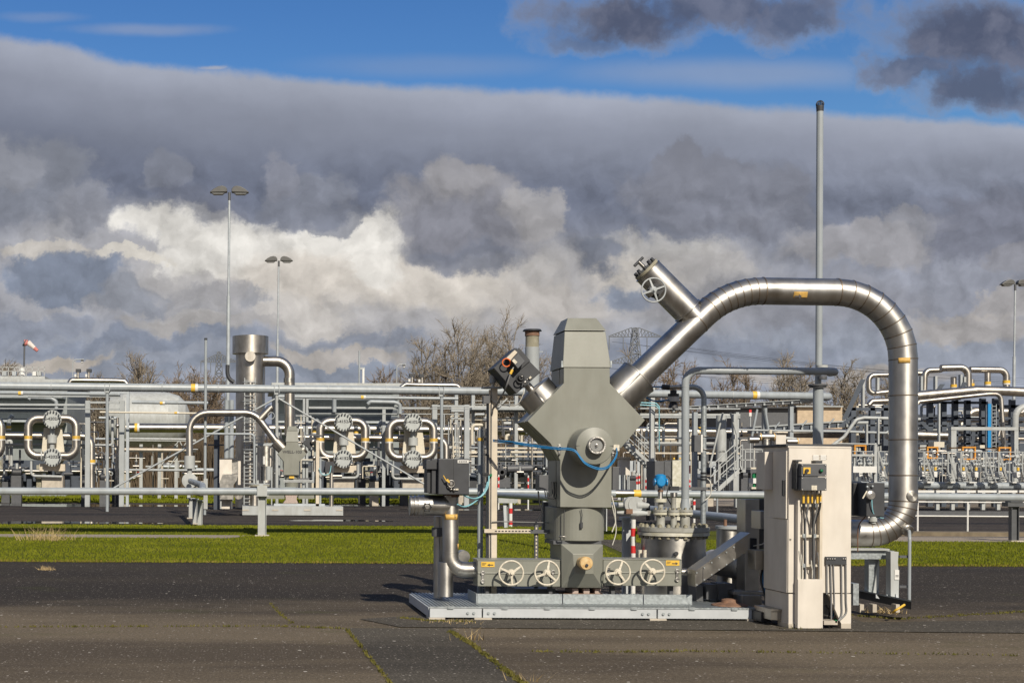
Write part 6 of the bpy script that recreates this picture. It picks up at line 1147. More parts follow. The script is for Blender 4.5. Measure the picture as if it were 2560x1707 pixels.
# ------------------------------------------------------------ pipe racks in the middle
def rack(lab, x0, x1, ytop, d, posts, levels, m='ltgrey', name='pipe_rack', w=4, grp=None):
    t = T(name, lab, 'pipe rack', gfoot((x0 + x1) / 2, d), grp)
    for x in posts:
        X_ = GX(x, d); h = px(w, d); MB().bx(X_ - h, X_ + h, d, d + .3, 0, W(x, ytop, d).z).build('post', m, t)
    for (y, th, mm) in levels:
        a_ = W(x0, y, d); b_ = W(x1, y, d); MB().bx(a_.x, b_.x, d - .05, d + .4, a_.z - px(th, d), a_.z).build('beam', mm, t)
    return t
rack('pale pipe rack between the beige post and the casing with stacked beams', 1128, 1420, 985, 79, [1140, 1182, 1290, 1362], [(1014, 7, 'palegrey'), (1021, 8, 'ltgrey'), (1044, 3, 'ltgrey'), (1103, 4, 'palegrey'), (1117, 4, 'beige_post'), (1126, 5, 'cream'), (1138, 3, 'beige_post'), (1160, 3, 'darkgrey'), (1175, 3, 'darksteel')])
rw = T('rack_walkway', 'railed walkway on the rack left of the tilted black actuator', 'walkway', W(1290, 1020, 78)); MB().rect(1180, 1018, 1345, 1024, 78, 1.0).build('deck', 'ltgrey', rw)
for y in (1001, 1010): MB().rect(1180, y, 1345, y + 1.4, 78, .05).build('rail', 'palegrey', rw)
for x in range(1185, 1345, 22): MB().rect(x, 1001, x + 2, 1018, 78, .05).build('rail_post', 'palegrey', rw)
MB().tube([W(1246, 1018, 77.9), W(1268, 996, 77.9)], .05, 6).build('stay', 'palegrey', rw)
for i, x in enumerate((1121, 1133, 1147, 1154, 1161, 1172)): one(MB().vcyl(x, (1046, 1090, 1052, 1050, 1048, 1055)[i], 1216, (1.6, 1.8, 1.4, 1.4, 2.2, 2)[i], de + 1.2, n=8), 'thin_riser', ('ltgrey', 'cream', 'palegrey', 'palegrey', 'ltgrey', 'palegrey')[i], ('thin upright tube first of six', 'thin upright tube second of six', 'thin upright tube third of six', 'thin upright tube fourth of six', 'thin upright tube fifth of six', 'thin upright tube sixth of six')[i] + ' counted rightwards from the E-4102 loop', 'pipe', 'thin upright tubes')
bw = T('dark_blower', 'dark round blower end behind the beige post low in the rack', 'blower', gfoot(1257, 76)); MB().lathe([(.1, -.05), (.18, -.05), (.26, 0), (.26, .6)], W(1255, 1180, 76), (0, 1, 0), 24).build('drum', 'charcoal', bw); MB().lathe([(.001, -.06), (.1, -.06)], W(1255, 1180, 76), (0, 1, 0), 20).build('eye', 'ink', bw); MB().rect(1240, 1193, 1275, 1218, 76.2, .6).build('stand', 'darkgrey', bw); MB().cyl(W(1268, 1172, 76.3), W(1330, 1170, 76.3), .2, n=16).build('duct', 'darkgrey', bw)
rnd = random.Random(5)
# many small fittings on the racks, one thing each
FIT = []
def fitting(x, y, d, k, lab, grp):
    t = T('valve_fitting', lab, 'valve', W(x, y, d), grp); r = px(rnd.uniform(2.2, 4.2), d)
    m1 = rnd.choice(('palegrey', 'steel_far', 'steel_dull', 'ltgrey', 'cream')); c = W(x, y, d)
    MB().cyl(c - V((r * 2.2, 0, 0)), c + V((r * 2.2, 0, 0)), r, n=12).build('body', m1, t)
    MB().cyl(c, c + V((0, 0, r * 3.2)), r * .6, n=10).build('stem', rnd.choice(('darkgrey', 'palegrey')), t)
    MB().torus(c + V((0, 0, r * 3.2)), (0, .5, 1), r * 1.1, r * .2, 14, 5).build('handwheel', rnd.choice(('charcoal', 'palegrey', 'red', 'green')), t)
for i, (x, y) in enumerate(((1150, 1196), (1170, 1186), (1352, 1120), (1285, 1150), (1300, 1180), (1268, 1058), (1310, 1060), (590, 1150), (703, 1190), (745, 1170), (20, 1170), (50, 1190), (205, 1196), (248, 1160), (255, 1185), (340, 1165), (930, 1195), (950, 1180), (1005, 1205), (345, 1190))):
    fitting(x, y, de + rnd.uniform(2, 5), i, 'small valve fitting among the pipes ' + ('right of the beige post', 'beside the dark blower', 'just left of the casing', 'low in the middle rack', 'under the middle rack', 'on the walkway rack left end', 'on the walkway rack right end', 'behind the far cabinet', 'under the WELL-103 arm', 'right of WELL-103', 'at the left photo edge', 'below the left edge loop', 'under the cross pipe bend', 'by the left perforated column', 'low at the left perforated column', 'under the white tank', 'between E-4152 and E-4102 lower one', 'between E-4152 and E-4102 upper one', 'under the E-4102 loop', 'low under the white tank')[i], 'small valve fittings in the plant')
for i, (x0, x1, y, r_, m) in enumerate(((240, 700, 1174, 3, 'ltgrey'), (310, 480, 1123, 3.5, 'beige_post'), (315, 470, 1096, 3, 'palegrey'), (1120, 1420, 1206, 2.2, 'darkgrey'), (1120, 1420, 1150, 2.6, 'palegrey'), (-60, 120, 1176, 5, 'steel_dull'), (180, 330, 1178, 4, 'steel_far'), (880, 1010, 1186, 6, 'steel_dull'), (1130, 1420, 1048, 3, 'cream'))):
    simple_pipe(('long thin level pipe low behind the far cabinet', 'cream level pipe under the white tank', 'pale level pipe on the frame under the header pipe', 'dark thin level pipe lowest behind the beige post', 'pale thin level pipe mid height behind the beige post', 'dull level pipe low at the left photo edge', 'bright level pipe low right of E-4202B', 'dull thick level pipe low between E-4152B and E-4102B', 'cream level pipe under the rack walkway')[i], [(x0, y), ((x0 + x1) / 2, y + 1), (x1, y + 2)], r_, 77 + i * .8, m, 8, 'level_pipe')
tf = rack('pale trestle frame under the header pipe right of the white tank', 310, 490, 1110, 88, [352, 398, 440, 472], [(1097, 5, 'palegrey'), (1124, 5, 'beige_post')], 'palegrey', 'trestle', 4)
for a_, b_ in (((470, 1100), (420, 1170)), ((398, 1170), (448, 1100)), ((448, 1100), (472, 1150))): MB().tube([W(*a_, 87.9), W(*b_, 87.9)], px(1.6, 88), 6).build('cross_brace', 'palegrey', tf)
dkf = rack('dark blue steel column frame behind the far slim mast', 520, 560, 1075, 64.5, [541], [(1110, 3, 'darksteel')], 'darksteel', 'dark_gantry', 7)
# stairs, cabinets and vessel V-70 behind the vessel nozzles
def stair(lab, a_, b_, d, wdt=1.0):
    t = T('steel_stair', lab, 'stair', gfoot(b_[0], d), 'steel access stairs'); A = W(*a_, d); C = W(*b_, d)
    for dy in (0, wdt): MB().loft([A + V((0, dy, 0)), A + V((0, dy + .06, 0)), A + V((0, dy + .06, .22)), A + V((0, dy, .22))], [C + V((0, dy, 0)), C + V((0, dy + .06, 0)), C + V((0, dy + .06, .22)), C + V((0, dy, .22))]).build('stringer', 'palegrey', t)
    n = 9
    many(t, 'tread', 'galv_far', [A.lerp(C, (i + .5) / n) + V((0, .07, .05)) for i in range(n)], lambda m: m.bx(-.13, .13, 0, wdt - .08, 0, .04))
    for h in (.65, 1.1):
        for dy in (0, wdt): MB().tube([A + V((0, dy, h)), C + V((0, dy, h))], .025, 8).build('hand_rail', 'palegrey', t)
    for k in (0, .33, .66, 1):
        for dy in (0, wdt): q = A.lerp(C, k) + V((0, dy, 0)); MB().tube([q, q + V((0, 0, 1.1))], .022, 8).build('rail_post', 'palegrey', t)
    return t
stair('railed steel stair falling to the right beside the casing tip', (1560, 1103), (1637, 1176), 70); stair('railed steel stair climbing to the right below the V-70 vessel', (1856, 1176), (1796, 1230), 60)
pt = T('stair_platform', 'railed platform at the head of the right stair left of the beige cabinet', 'platform', gfoot(1880, 60)); MB().rect(1848, 1174, 1912, 1180, 60, 1.2).build('deck', 'palegrey', pt)
for x in (1850, 1862, 1884, 1905): MB().rect(x, 1123, x + 2.4, 1174, 60, .05).build('rail_post', 'palegrey', pt)
for y in (1122, 1148): MB().rect(1850, y, 1908, y + 2.2, 60, .05).build('rail', 'palegrey', pt)
for x in (1853, 1872, 1890): MB().rect(x, 1180, x + 5, 1240, 60.4, .12).build('leg', 'darkgrey', pt)
vv = T('lettered_vessel', 'white slim vessel lettered V-70 in a braced frame behind the lamp conduit', 'vessel', gfoot(1805, 66)); MB().vcyl(1803, 1038, 1154, 12.5, 66, n=24).build('shell', 'palegrey', vv); MB().vcyl(1803, 1154, 1160, 12.5, 66, 5, n=24).build('bottom', 'charcoal', vv); text(vv, 'V-70', W(1801, 1128.5, 66) - V((0, .24, 0)), px(4.6, 66), 'ink', 'lettering', px(13.5, 66))
for a_, b_ in (((1807, 1032), (1774, 1166)), ((1826, 1032), (1842, 1085)), ((1842, 1085), (1842, 1170))): MB().tube([W(*a_, 65.4), W(*b_, 65.4)], px(2.4, 66), 8).build('brace', 'palegrey', vv)
cd = T('dark_conduit_bank', 'bank of dark upright conduits right of the V-70 vessel', 'conduits', gfoot(1821, 66.5)); MB().rect(1812, 1082, 1828, 1240, 66.6, .1).build('back_plate', 'darksteel', cd)
for i in range(4): MB().tube([W(1813 + i * 4.4, 1240, 66.4), W(1813 + i * 4.4, 1095, 66.4), W(1816 + i * 4.4, 1084, 66.4)], px(1.5, 66), 8).build('conduit', 'charcoal', cd)
for x, lab in ((1839, 'pale column carrying small white boxes right of the V-70 vessel'), (1596 + 36, 'pale tall column left of the grey vent line'), (1739, 'pale round topped column behind the lamp conduit')):
    t = T('steel_column', lab, 'column', gfoot(x, 68), 'pale columns behind the vessel'); MB().rect(x - 5, {1839: 1035, 1632: 968, 1739: 1030}[x], x + 5, 1236, 68, .3).build('shaft', 'palegrey' if x != 1739 else 'bluegrey', t)
    if x == 1839:
        for y in (1086, 1113): MB().rect(1838, y, 1844, y + 11, 67.6, .2).build('box', 'white', t)
    if x == 1632:
        for y in (1006, 1012): MB().tube([W(1600, y, 67.6), W(1640, y + 2, 67.6), W(1648, y + 10, 67.6), W(1648, 1130, 67.6)], px(1.6, 68), 8).build('cable', 'pale_cable', t)
rack('pale gantry beams behind the grey vent line', 1600, 1850, 1030, 74, [1700, 1843], [(1033, 6, 'palegrey'), (1040, 4, 'ltgrey'), (1104, 5, 'palegrey'), (1110, 3, 'darkgrey'), (1130, 4, 'beige_post'), (1092, 3, 'darksteel'), (1019, 3, 'ltgrey')], grp=None)
one(MB().ppipe([(1620, 1064), (1690, 1064), (1730, 1072), (1990, 1077)], 2.6, 10, 4, 10, False, 75), 'wavy_conduit', 'ltgrey', 'pale wavy conduit lying just above the header pipe behind the vent line', 'conduit')
wc = T('lichen_cabinet', 'weathered dark cabinet with a pale lichen stained front behind the blue transmitter', 'cabinet', gfoot(1670, 48))
MB().rect(1681, 1150, 1703, 1300, 48, 1.0).build('front_panel', 'lichen', wc); MB().rect(1637, 1152, 1680.5, 1300, 48.1, 1.0).build('side_panel', 'darkgrey', wc); MB().rect(1660.5, 1153, 1661.5, 1298, 48.08, .05).build('door_gap', 'ink', wc)
for x in (1685, 1700): MB().ball(W(x, 1146, 48.3), .035, 10, 6).build('yellow_lamp', 'yellow', wc)
bc2 = T('pale_wall_cabinet', 'small beige cabinet on legs under the left stair', 'cabinet', gfoot(1563, 71)); MB().rect(1552, 1146, 1575, 1187, 71, .5).build('body', 'beige', bc2); MB().rect(1549, 1142, 1578, 1146, 70.9, .7).build('roof', 'cream', bc2)
for x in (1553, 1571): MB().rect(x, 1187, x + 3, 1252, 71.1, .1).build('leg', 'ltgrey', bc2)
for x, d_, y0, y1, bands, lab in ((1592, 75, 1184, 1264, ((1190, 1197), (1203, 1210)), 'left of the twin far bollards under the left stair'), (1598, 75, 1184, 1264, ((1189, 1196), (1202, 1209)), 'right of the twin far bollards under the left stair'), (1615, 66, 1193, 1274, ((1199, 1206), (1214, 1222)), 'single far bollard at the foot of the left stair'), (1724, 66, 1193, 1274, ((1199, 1206), (1212, 1220)), 'far bollard just right of the grey vent line'), (1246.5, 66, 1186, 1273, ((1192, 1201), (1209, 1218)), 'far bollard just right of the beige post'), (1320.5, 66, 1188, 1273, ((1194, 1203), (1211, 1220)), 'far bollard between blower and casing')):
    bollard(x, d_, 1.9, y0, y1, bands, lab)
one(MB().vcyl(1724, 1163, 1183, 2.6, 69), 'red_extinguisher', 'red', 'small bright red cylinder hanging right of the grey vent line', 'extinguisher')
gp2 = T('grey_wall_panels', 'low grey concrete wall panels far behind the vessel nozzles', 'wall', gfoot(1640, 95)); MB().rect(1545, 1152, 1790, 1252, 95, .2).build('panel', 'galv_far', gp2)
for x in range(1560, 1790, 26): MB().rect(x, 1150, x + 3, 1252, 94.8, .15).build('post', 'ltgrey', gp2)
kbx = T('stacked_green_crates', 'white box between green hoses on a low stand left of the cabinet', 'equipment', gfoot(1895, 55)); MB().rect(1876, 1173, 1908, 1182, 55, .5).build('top_plate', 'darkgrey', kbx); MB().rect(1877, 1168, 1909, 1172, 55.1, .5).build('top_edge', 'cream', kbx); MB().rect(1883, 1195, 1905, 1208, 55, .5).build('box', 'white', kbx); MB().rect(1879, 1217, 1910, 1222, 55, .5).build('base_plate', 'cream', kbx); MB().rect(1882, 1222, 1908, 1260, 55.1, .3).build('stand', 'darkgrey', kbx)
for x in (1885, 1893, 1901): MB().tube([W(x, 1182, 55.1), W(x - 2, 1189, 55.1), W(x, 1196, 55.1)], .06, 8).build('hose', 'green', kbx); MB().tube([W(x, 1208, 55.1), W(x, 1218, 55.1)], .05, 8).build('hose', 'green', kbx)
pr = T('pig_receiver', 'cluster of bright horizontal barrels with yellow rings above the cabinet roof', 'pipe fitting', gfoot(1935, 62))
for a_, b_, y, r_, m in ((1872, 1896, 1099, 8.5, 'steel_far'), (1897, 1940, 1092, 9.5, 'steel_far'), (1966, 1995, 1104, 8.5, 'steel_far')): MB().cyl(W(a_, y, 62), W(b_, y, 62), px(r_, 62), n=20).build('barrel', m, pr)
for x, y in ((1899, 1092), (1991, 1104), (1933, 1092)): MB().cyl(W(x, y, 62), W(x + 3, y, 62), px(10, 62), n=20).build('yellow_ring', 'knob', pr)
MB().rect(1940, 1087, 1965, 1110, 61.8, .5).build('gear_box', 'beige', pr); MB().vcyl(1915, 1098, 1235, 11, 62, n=20).build('upright', 'steel_dull', pr); MB().vcyl(1926, 1074, 1090, 4, 62).build('stub', 'cream', pr); MB().cyl(W(1940, 1092, 62), W(1998, 1100, 62), px(5, 62)).build('neck', 'palegrey', pr); MB().rect(1980, 1110, 1986, 1235, 62.1, .2).build('leg', 'darkgrey', pr)

# ------------------------------------------------------------ brick building and sloping bridges at right
bb = T('brick_building', 'low pale brick building with a dark left side behind the mast', 'building', gfoot(1990, 125)); MB().rect(1993, 1017, 2105, 1260, 125, 14).build('brick_wall', 'brick', bb); MB().rect(1850, 1020, 1992.5, 1260, 125.3, 12).build('dark_side', 'darkgrey', bb); MB().rect(1990, 1014, 2108, 1017, 124.6, 14.6).build('coping', 'ltgrey', bb); MB().rect(1848, 1017, 1992, 1020, 124.8, 12.5).build('coping', 'charcoal', bb)  # left side is a separate block in darker grey
for x, y, m in ((1850, 1026, 'red'), (1873, 1024, 'white'), (1873, 1024, 'red')): pass
sg = T('hazard_sign', 'small red and white sign board on the dark left side of the brick building', 'sign', W(1876, 1038, 110)); MB().rect(1873, 1024, 1879, 1031, 110, .06).build('red_half', 'red', sg); MB().rect(1873, 1031, 1879, 1040, 110, .06).build('white_half', 'white', sg)
MB().rect(1875, 1040, 1877, 1240, 110.05, .08).build('post', 'ltgrey', sg)
def bridge(lab, a_, b_, th, d, m, posts, name='cable_bridge'):
    t = T(name, lab, 'cable bridge', gfoot((a_[0] + b_[0]) / 2, d)); A = W(*a_, d); B_ = W(*b_, d); h = px(th, d)
    MB().loft([A, A + V((0, .8, 0)), A + V((0, .8, -h)), A + V((0, 0, -h))], [B_, B_ + V((0, .8, 0)), B_ + V((0, .8, -h)), B_ + V((0, 0, -h))]).build('trough', m, t)
    MB().loft([A + V((0, -.1, h * .3)), A + V((0, .9, h * .3)), A + V((0, .9, .01)), A + V((0, -.1, .01))], [B_ + V((0, -.1, h * .3)), B_ + V((0, .9, h * .3)), B_ + V((0, .9, .01)), B_ + V((0, -.1, .01))]).build('cover', 'ltgrey', t)
    n = int(abs(b_[0] - a_[0]) / 22)
    many(t, 'bracket', 'ltgrey', [A.lerp(B_, (i + .5) / n) + V((0, -.12, -h)) for i in range(n)], lambda q: q.bx(-.05, .05, 0, .1, 0, h * .8))
    for x, y, m2 in posts: X_ = GX(x, d + .4); MB().bx(X_ - px(4.5, d), X_ + px(4.5, d), d + .2, d + .5, 0, W(x, y, d).z).build('post', m2, t)
    return t
bg = bridge('sloping cable bridge rising to the right behind the lamp conduit and the mast', (1690, 1019), (2036, 999), 7, 78, 'darkgrey', [(1909, 1010, 'bluegrey'), (1975, 1006, 'bluegrey')])
for a_, b_ in (((1912, 1020), (1923, 1086)), ((1893, 1023), (1880, 1090))): MB().tube([W(*a_, 78), W(*b_, 78)], px(3, 78), 8).build('stay', 'bluegrey', bg)
bg2 = bridge('dark sloping pipe bridge rising to the right behind the mast', (1880, 1070), (2240, 1046), 13, 84, 'darksteel', [(1930, 1080, 'darksteel'), (2040, 1072, 'darksteel'), (2140, 1066, 'darksteel')])
for i in range(7): MB().tube([W(1915 + i * 34, 1058 - i * 2.4, 83.8), W(1903 + i * 34, 1072 - i * 2.4, 83.8)], px(2, 84), 6).build('hanger', 'bluegrey', bg2)
simple_pipe('pale handrail like pipe stepping up behind the mast on the right', [(2060, 1128), (2110, 1092), (2140, 1049), (2160, 1044), (2300, 1048)], 4.2, 72, 'palegrey', 14)
simple_pipe('slim pale level pipe just above the header pipe on the right', [(1980, 1077), (2100, 1078), (2215, 1082), (2228, 1074)], 3.2, 74, 'ltgrey', 10)

# ------------------------------------------------------------ right hand plant
ds = 78.0
st2 = T('dark_steel_structure', 'big dark blue steel structure full of pipes at the right edge', 'steel structure', gfoot(2380, ds + 1))
for x, y0 in ((2133, 1018), (2181, 1016), (2214, 1012), (2268, 1000), (2326, 1000), (2360, 1005), (2389, 1000), (2420, 1000), (2458, 995), (2490, 995), (2532, 998), (2575, 998)):
    for k, dd in ((0, 0), (1, 6)): X_ = GX(x, ds + dd); MB().bx(X_ - .13, X_ + .13, ds + dd, ds + dd + .26, 0, W(x, y0, ds).z - k * .1).build('column', 'darksteel', st2)
for y, x0_, x1_, th in ((1019, 2128, 2230, 7), (1042, 2128, 2230, 5), (1003, 2285, 2470, 6), (1012, 2460, 2620, 8), (1043, 2290, 2620, 4), (1062, 2128, 2620, 4), (1085, 2290, 2620, 5), (1106, 2290, 2620, 5)):
    for dd in (0, 5.5): MB().rect(x0_, y, x1_, y + th, ds + dd, .22).build('beam', 'darksteel', st2)
for a_, b_ in (((2111, 1048), (2158, 948)), ((2100, 1066), (2132, 1040)), ((2300, 1050), (2330, 1080)), ((2330, 1000), (2356, 960)), ((2395, 1000), (2412, 955))): MB().loft([W(*a_, ds - .2) + V((-.14, 0, 0)), W(*a_, ds - .2) + V((.14, 0, 0)), W(*a_, ds) + V((.14, 0, 0)), W(*a_, ds) + V((-.14, 0, 0))], [W(*b_, ds - .2) + V((-.14, 0, 0)), W(*b_, ds - .2) + V((.14, 0, 0)), W(*b_, ds) + V((.14, 0, 0)), W(*b_, ds) + V((-.14, 0, 0))]).build('brace', 'darksteel', st2)
for x, y0, y1, m in ((2159.5, 947, 1020, 'palegrey'), (2196, 944, 975, 'palegrey'), (2305, 940, 1002, 'ltgrey'), (2341, 940, 980, 'palegrey'), (2404, 936, 992, 'ltgrey'), (2413, 942, 985, 'palegrey')): MB().rect(x - 2.6, y0, x + 2.6, y1, ds + .6, .25).build('upper_post', m, st2)
for y in (980, 975): MB().rect(2286, y, 2440, y + 2, ds + .8, .15).build('upper_rail', 'ltgrey', st2)
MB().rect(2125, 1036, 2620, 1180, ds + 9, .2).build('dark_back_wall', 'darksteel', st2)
simple_pipe('shiny square pipe loop on top of the dark structure left of the flow line', [(2240, 937), (2172, 938), (2172, 985), (2250, 976)], 6.6, ds + 1, bend=14)
simple_pipe('second shiny pipe below the square loop on the dark structure', [(2250, 1001), (2180, 1003), (2172, 1012)], 7, ds + 1, bend=10)
simple_pipe('shiny pipe going round the white posts on the upper right skyline', [(2310, 990), (2312, 926), (2350, 925), (2360, 920)], 7, ds + 3, bend=14)
simple_pipe('shiny skyline pipe bending down right of the flow line', [(2352, 920), (2420, 918), (2420, 985)], 8.6, ds + 2, bend=20)
simple_pipe('shiny skyline pipe with a dropping right end and yellow band', [(2425, 924), (2516, 925), (2516, 985)], 8, ds + 3, bend=18, bands=((2516, 955, 1),))
simple_pipe('shiny skyline stub pipe left of the sky line drop with a yellow band', [(2290, 933), (2308, 933), (2320, 934)], 6, ds + 4, bend=5)
for x, y0, yb, lab in ((2469, 932, 958, 'stub pipe with a yellow band under the skyline pipe'), (2384, 942, 965, 'short stub pipe with a yellow band beside the white bend'), (2430, 948, 962, 'thin stub pipe with a yellow band behind the bending skyline pipe')): simple_pipe(lab, [(x, y0), (x, (y0 + 990) / 2), (x, 990)], 7 if x != 2430 else 5, ds + 2.6, bend=5, bands=((x, yb, 1),))
simple_pipe('thick shiny header bending level along the top of the dark structure', [(2285, 990), (2440, 976), (2495, 977), (2640, 983)], 12, ds - 1, bend=20)
simple_pipe('slimmer shiny pipe under the thick header bending down at right', [(2294, 1010), (2296, 1004), (2470, 985), (2502, 985), (2510, 1115)], 5.4, ds - 1.6, bend=16)
simple_pipe('dark shiny elbow pipe low in the dark structure', [(2378, 1095), (2396, 1090), (2402, 1058), (2430, 1028), (2470, 1030), (2640, 1030)], 12, ds + 2.5, bend=22)
simple_pipe('fat dull ringed pipe right of the flow line', [(2215, 1086), (2300, 1088), (2378, 1090)], 11.5, ds - 1.2, bend=5)
simple_pipe('fat pale grey pipe curving up at the right edge', [(2537, 1110), (2538, 1018), (2600, 1014)], 8, ds - 3, 'palegrey', bend=28)
for i, (x0_, x1_, y, m) in enumerate(((2290, 2400, 1043, 'cream'), (2290, 2620, 1051, 'steel_far'), (2300, 2460, 1073, 'ltgrey'), (2440, 2620, 1050, 'steel_dull'), (2440, 2620, 1096, 'steel_far'), (2120, 2230, 1056, 'ltgrey'))): simple_pipe(('cream level pipe high in the dark structure', 'bright level pipe through the dark structure', 'pale level pipe mid height in the dark structure', 'dull level pipe near the blue post', 'bright level pipe low right of the blue post', 'pale level pipe left of the flow line in the dark structure')[i], [(x0_, y), ((x0_ + x1_) / 2, y + .5), (x1_, y + 1)], 3 + i % 3, ds + .8 + i * .3, m, 5, 'level_pipe')
bl = T('blue_ladder_post', 'bright blue post with a dark ladder beside it in the right plant', 'ladder', gfoot(2476, ds - 2)); MB().rect(2470, 1009, 2478, 1142, ds - 2, .15).build('blue_post', 'blue', bl); MB().rect(2466, 1012, 2469.5, 1142, ds - 1.9, .15).build('pale_edge', 'galv_far', bl)
for x in (2479, 2490): MB().rect(x, 1010, x + 1.4, 1142, ds - 2, .05).build('rail', 'ltgrey', bl)
many(bl, 'rung', 'ltgrey', [W(2485, 1016 + 9 * i, ds - 2) for i in range(14)], lambda m: m.bx(-.12, .12, 0, .03, 0, .03))
po2 = T('portal_gantry', 'pale grey goal shaped portal frame in front of the dark structure', 'frame', gfoot(2460, 66)); MB().rect(2378, 1068, 2391, 1205, 66, .3).build('post', 'palegrey', po2); MB().rect(2378, 1067, 2546, 1075, 65.98, .32).build('beam', 'palegrey', po2); MB().rect(2536, 1075, 2546, 1205, 66, .3).build('post', 'palegrey', po2)
for x, y0, y1 in ((2349, 1008, 1140), (2197, 1045, 1110), (2168, 1060, 1112)): one(MB().rect(x - 2, y0, x + 2, y1, 68, .15), 'slim_white_post', 'palegrey', {2349: 'slim white post between the flow line and the portal frame', 2197: 'slim white post on the dark structure just left of the flow line', 2168: 'short slim white post behind the cabinet top right corner'}[x], 'post', 'slim white posts at right')
simple_pipe('shiny thin pipe leaning past the right portal post', [(2496, 1090), (2503, 1060), (2512, 1125)], 4, 67, bend=5)
# orange frames
for i, (x0_, x1_, y0, y1, lab) in enumerate(((2406, 2440, 1116, 1149, 'orange box frame right of the portal post'), (2497, 2528, 1117, 1150, 'orange box frame at the far right under the grey curve'), (2136, 2166, 1112, 1140, 'orange box frame just right of the beige cabinet'), (2318, 2346, 1116, 1146, 'orange box frame between the flow line and the portal post'))):
    t = T('orange_guard', lab, 'frame', gfoot((x0_ + x1_) / 2, 64), 'orange lifting frames'); 
    for x in (x0_, x1_ - 3.4): MB().rect(x, y0, x + 3.4, y1, 64, .12).build('upright', 'orange', t)
    for y in (y0, y1 - 3.4): MB().rect(x0_, y, x1_, y + 3.4, 63.98, .14).build('bar', 'orange', t)
    MB().rect(x0_, y0 + 1, x0_ + 3, y0 + 4, 64.1, 1.2).build('depth_bar', 'orange', t); MB().rect(x0_, y1, x0_ + 3, 1200, 64.1, .1).build('leg', 'darkgrey', t)
# valve units along the blue grey header
vd = 62.0
hb = T('manifold_header', 'blue grey low header pipe under the row of white valves at right', 'pipe', W(2400, 1220, vd)); MB().tube([W(2130, 1211, vd - .6), W(2640, 1216, vd - .6)], px(9, vd), 20).build('header', 'bluegrey', hb)
many(hb, 'saddle', 'white', [W(2325 + i * 54, 1207, vd - .95) for i in range(6)], lambda m: m.bx(-.16, .16, 0, .4, 0, .05)); many(hb, 'leg', 'palegrey', [W(2345 + i * 38, 1248, vd - .7) - V((0, 0, .0)) for i in range(7)], lambda m: m.bx(-.07, .07, 0, .15, -.45, .35))
kw = T('white_edge_beams', 'row of white concrete edge beams under the blue grey header', 'beam', gfoot(2400, vd - 1.2)); many(kw, 'edge_beam', 'white', [W(2312 + i * 52, 1231, vd - 1.4) for i in range(7)], lambda m: m.bx(-.40, .40, 0, .3, 0, .10)); MB().bx(GX(2120, vd), GX(2650, vd), vd - .9, vd - .5, 0, .18).build('ground_beam', 'darkgrey', kw)
def valve_unit(x, lab):
    t = T('valve_unit', lab, 'valve', (GX(x, vd), vd, .5), 'row of white valve units at right'); u = lambda a_, b_, dd=0: W(x + a_, b_, vd + dd)
    MB().poly([(x - 5, 1178), (x + 5, 1179), (x + 4, 1193), (x - 4, 1192)], vd - .2, .35).build('motor_box', 'white', t, bevel=.02)
    MB().vcyl(x - 1, 1165, 1178, 2.6, vd, n=12).build('valve_neck', 'palegrey', t); MB().vcyl(x - 1, 1167, 1175, 3.2, vd - .05, n=12).build('yellow_band', 'yellow', t)
    MB().cyl(u(-9, 1160), u(9, 1160), px(3.4, vd), n=14).build('valve_body', 'palegrey', t)
    for s_ in (-9, -4, 4, 9): MB().cyl(u(s_ - .7, 1160), u(s_ + .7, 1160), px(5.2, vd), n=14).build('flange', 'ltgrey', t)
    MB().torus(u(0, 1147), (.2, -1, .3), px(5, vd), px(.8, vd), 20, 5).build('handwheel', 'palegrey', t); MB().vcyl(x, 1147, 1160, 1.3, vd).build('stem', 'ltgrey', t)
    MB().ppipe([(x - 12, 1204), (x - 12, 1152), (x - 2, 1148)], 1.6, 6, 4, 10, False, vd + .5).build('side_pipe', 'ltgrey', t); MB().ppipe([(x + 9, 1204), (x + 10, 1180), (x + 14, 1180)], 1.3, 4, 4, 8, False, vd + .3).build('drain_pipe', 'steel_far', t)
    MB().vcyl(x + 3, 1193, 1206, 2, vd, n=10).build('foot', 'darkgrey', t); MB().ball(u(6, 1136), px(3, vd), 12, 8).build('gauge', 'white', t); MB().vcyl(x + 6, 1136, 1158, .8, vd).build('gauge_stem', 'steel_far', t)
    return t
vu = valve_unit(2310, 'white valve unit immediately right of the flow line'); X0 = GX(2310, vd)
for x, lab in ((2072, 'white valve unit hidden mostly behind the beige cabinet'), (2150, 'white valve unit just right of the cabinet top'), (2180, 'second white valve unit right of the cabinet'), (2212, 'white valve unit just left of the flow line'), (2343, 'white valve unit left of the portal frame left post'), (2406, 'white valve unit below the middle orange frame left side'), (2441, 'white valve unit below the middle orange frame right side'), (2506, 'white valve unit below the right orange frame left side'), (2538, 'white valve unit nearest the right photo edge'), (2374, 'white valve unit behind the portal frame left post'), (2472, 'white valve unit below the blue ladder post')): dup(vu, (GX(x, vd) - X0, rnd.uniform(-.3, .3) if x not in (2374, 2472) else 2.0, 0), lab)
def a_rail(x, lab):
    t = T('stile_ladder', lab, 'step ladder', gfoot(x, vd - 1.0), 'small white stile ladders over the header'); d_ = vd - 1.3
    for o in (0, 9): MB().tube([W(x + o, 1204, d_), W(x - 8 + o * .2, 1178, d_), W(x - 8 + o * .2, 1128, d_)], px(1.1, vd), 8).build('upright', 'palegrey', t); MB().tube([W(x - 8 + o * .2, 1130, d_), W(x + 12 + o * .3, 1196, d_)], px(1.2, vd), 8).build('hand_rail', 'palegrey', t)
    for i in range(4): MB().rect(x - 5 + i * 2, 1184 + i * 6, x + 6 + i * 2, 1186 + i * 6, d_ - .05, .4).build('step', 'palegrey', t)
    return t
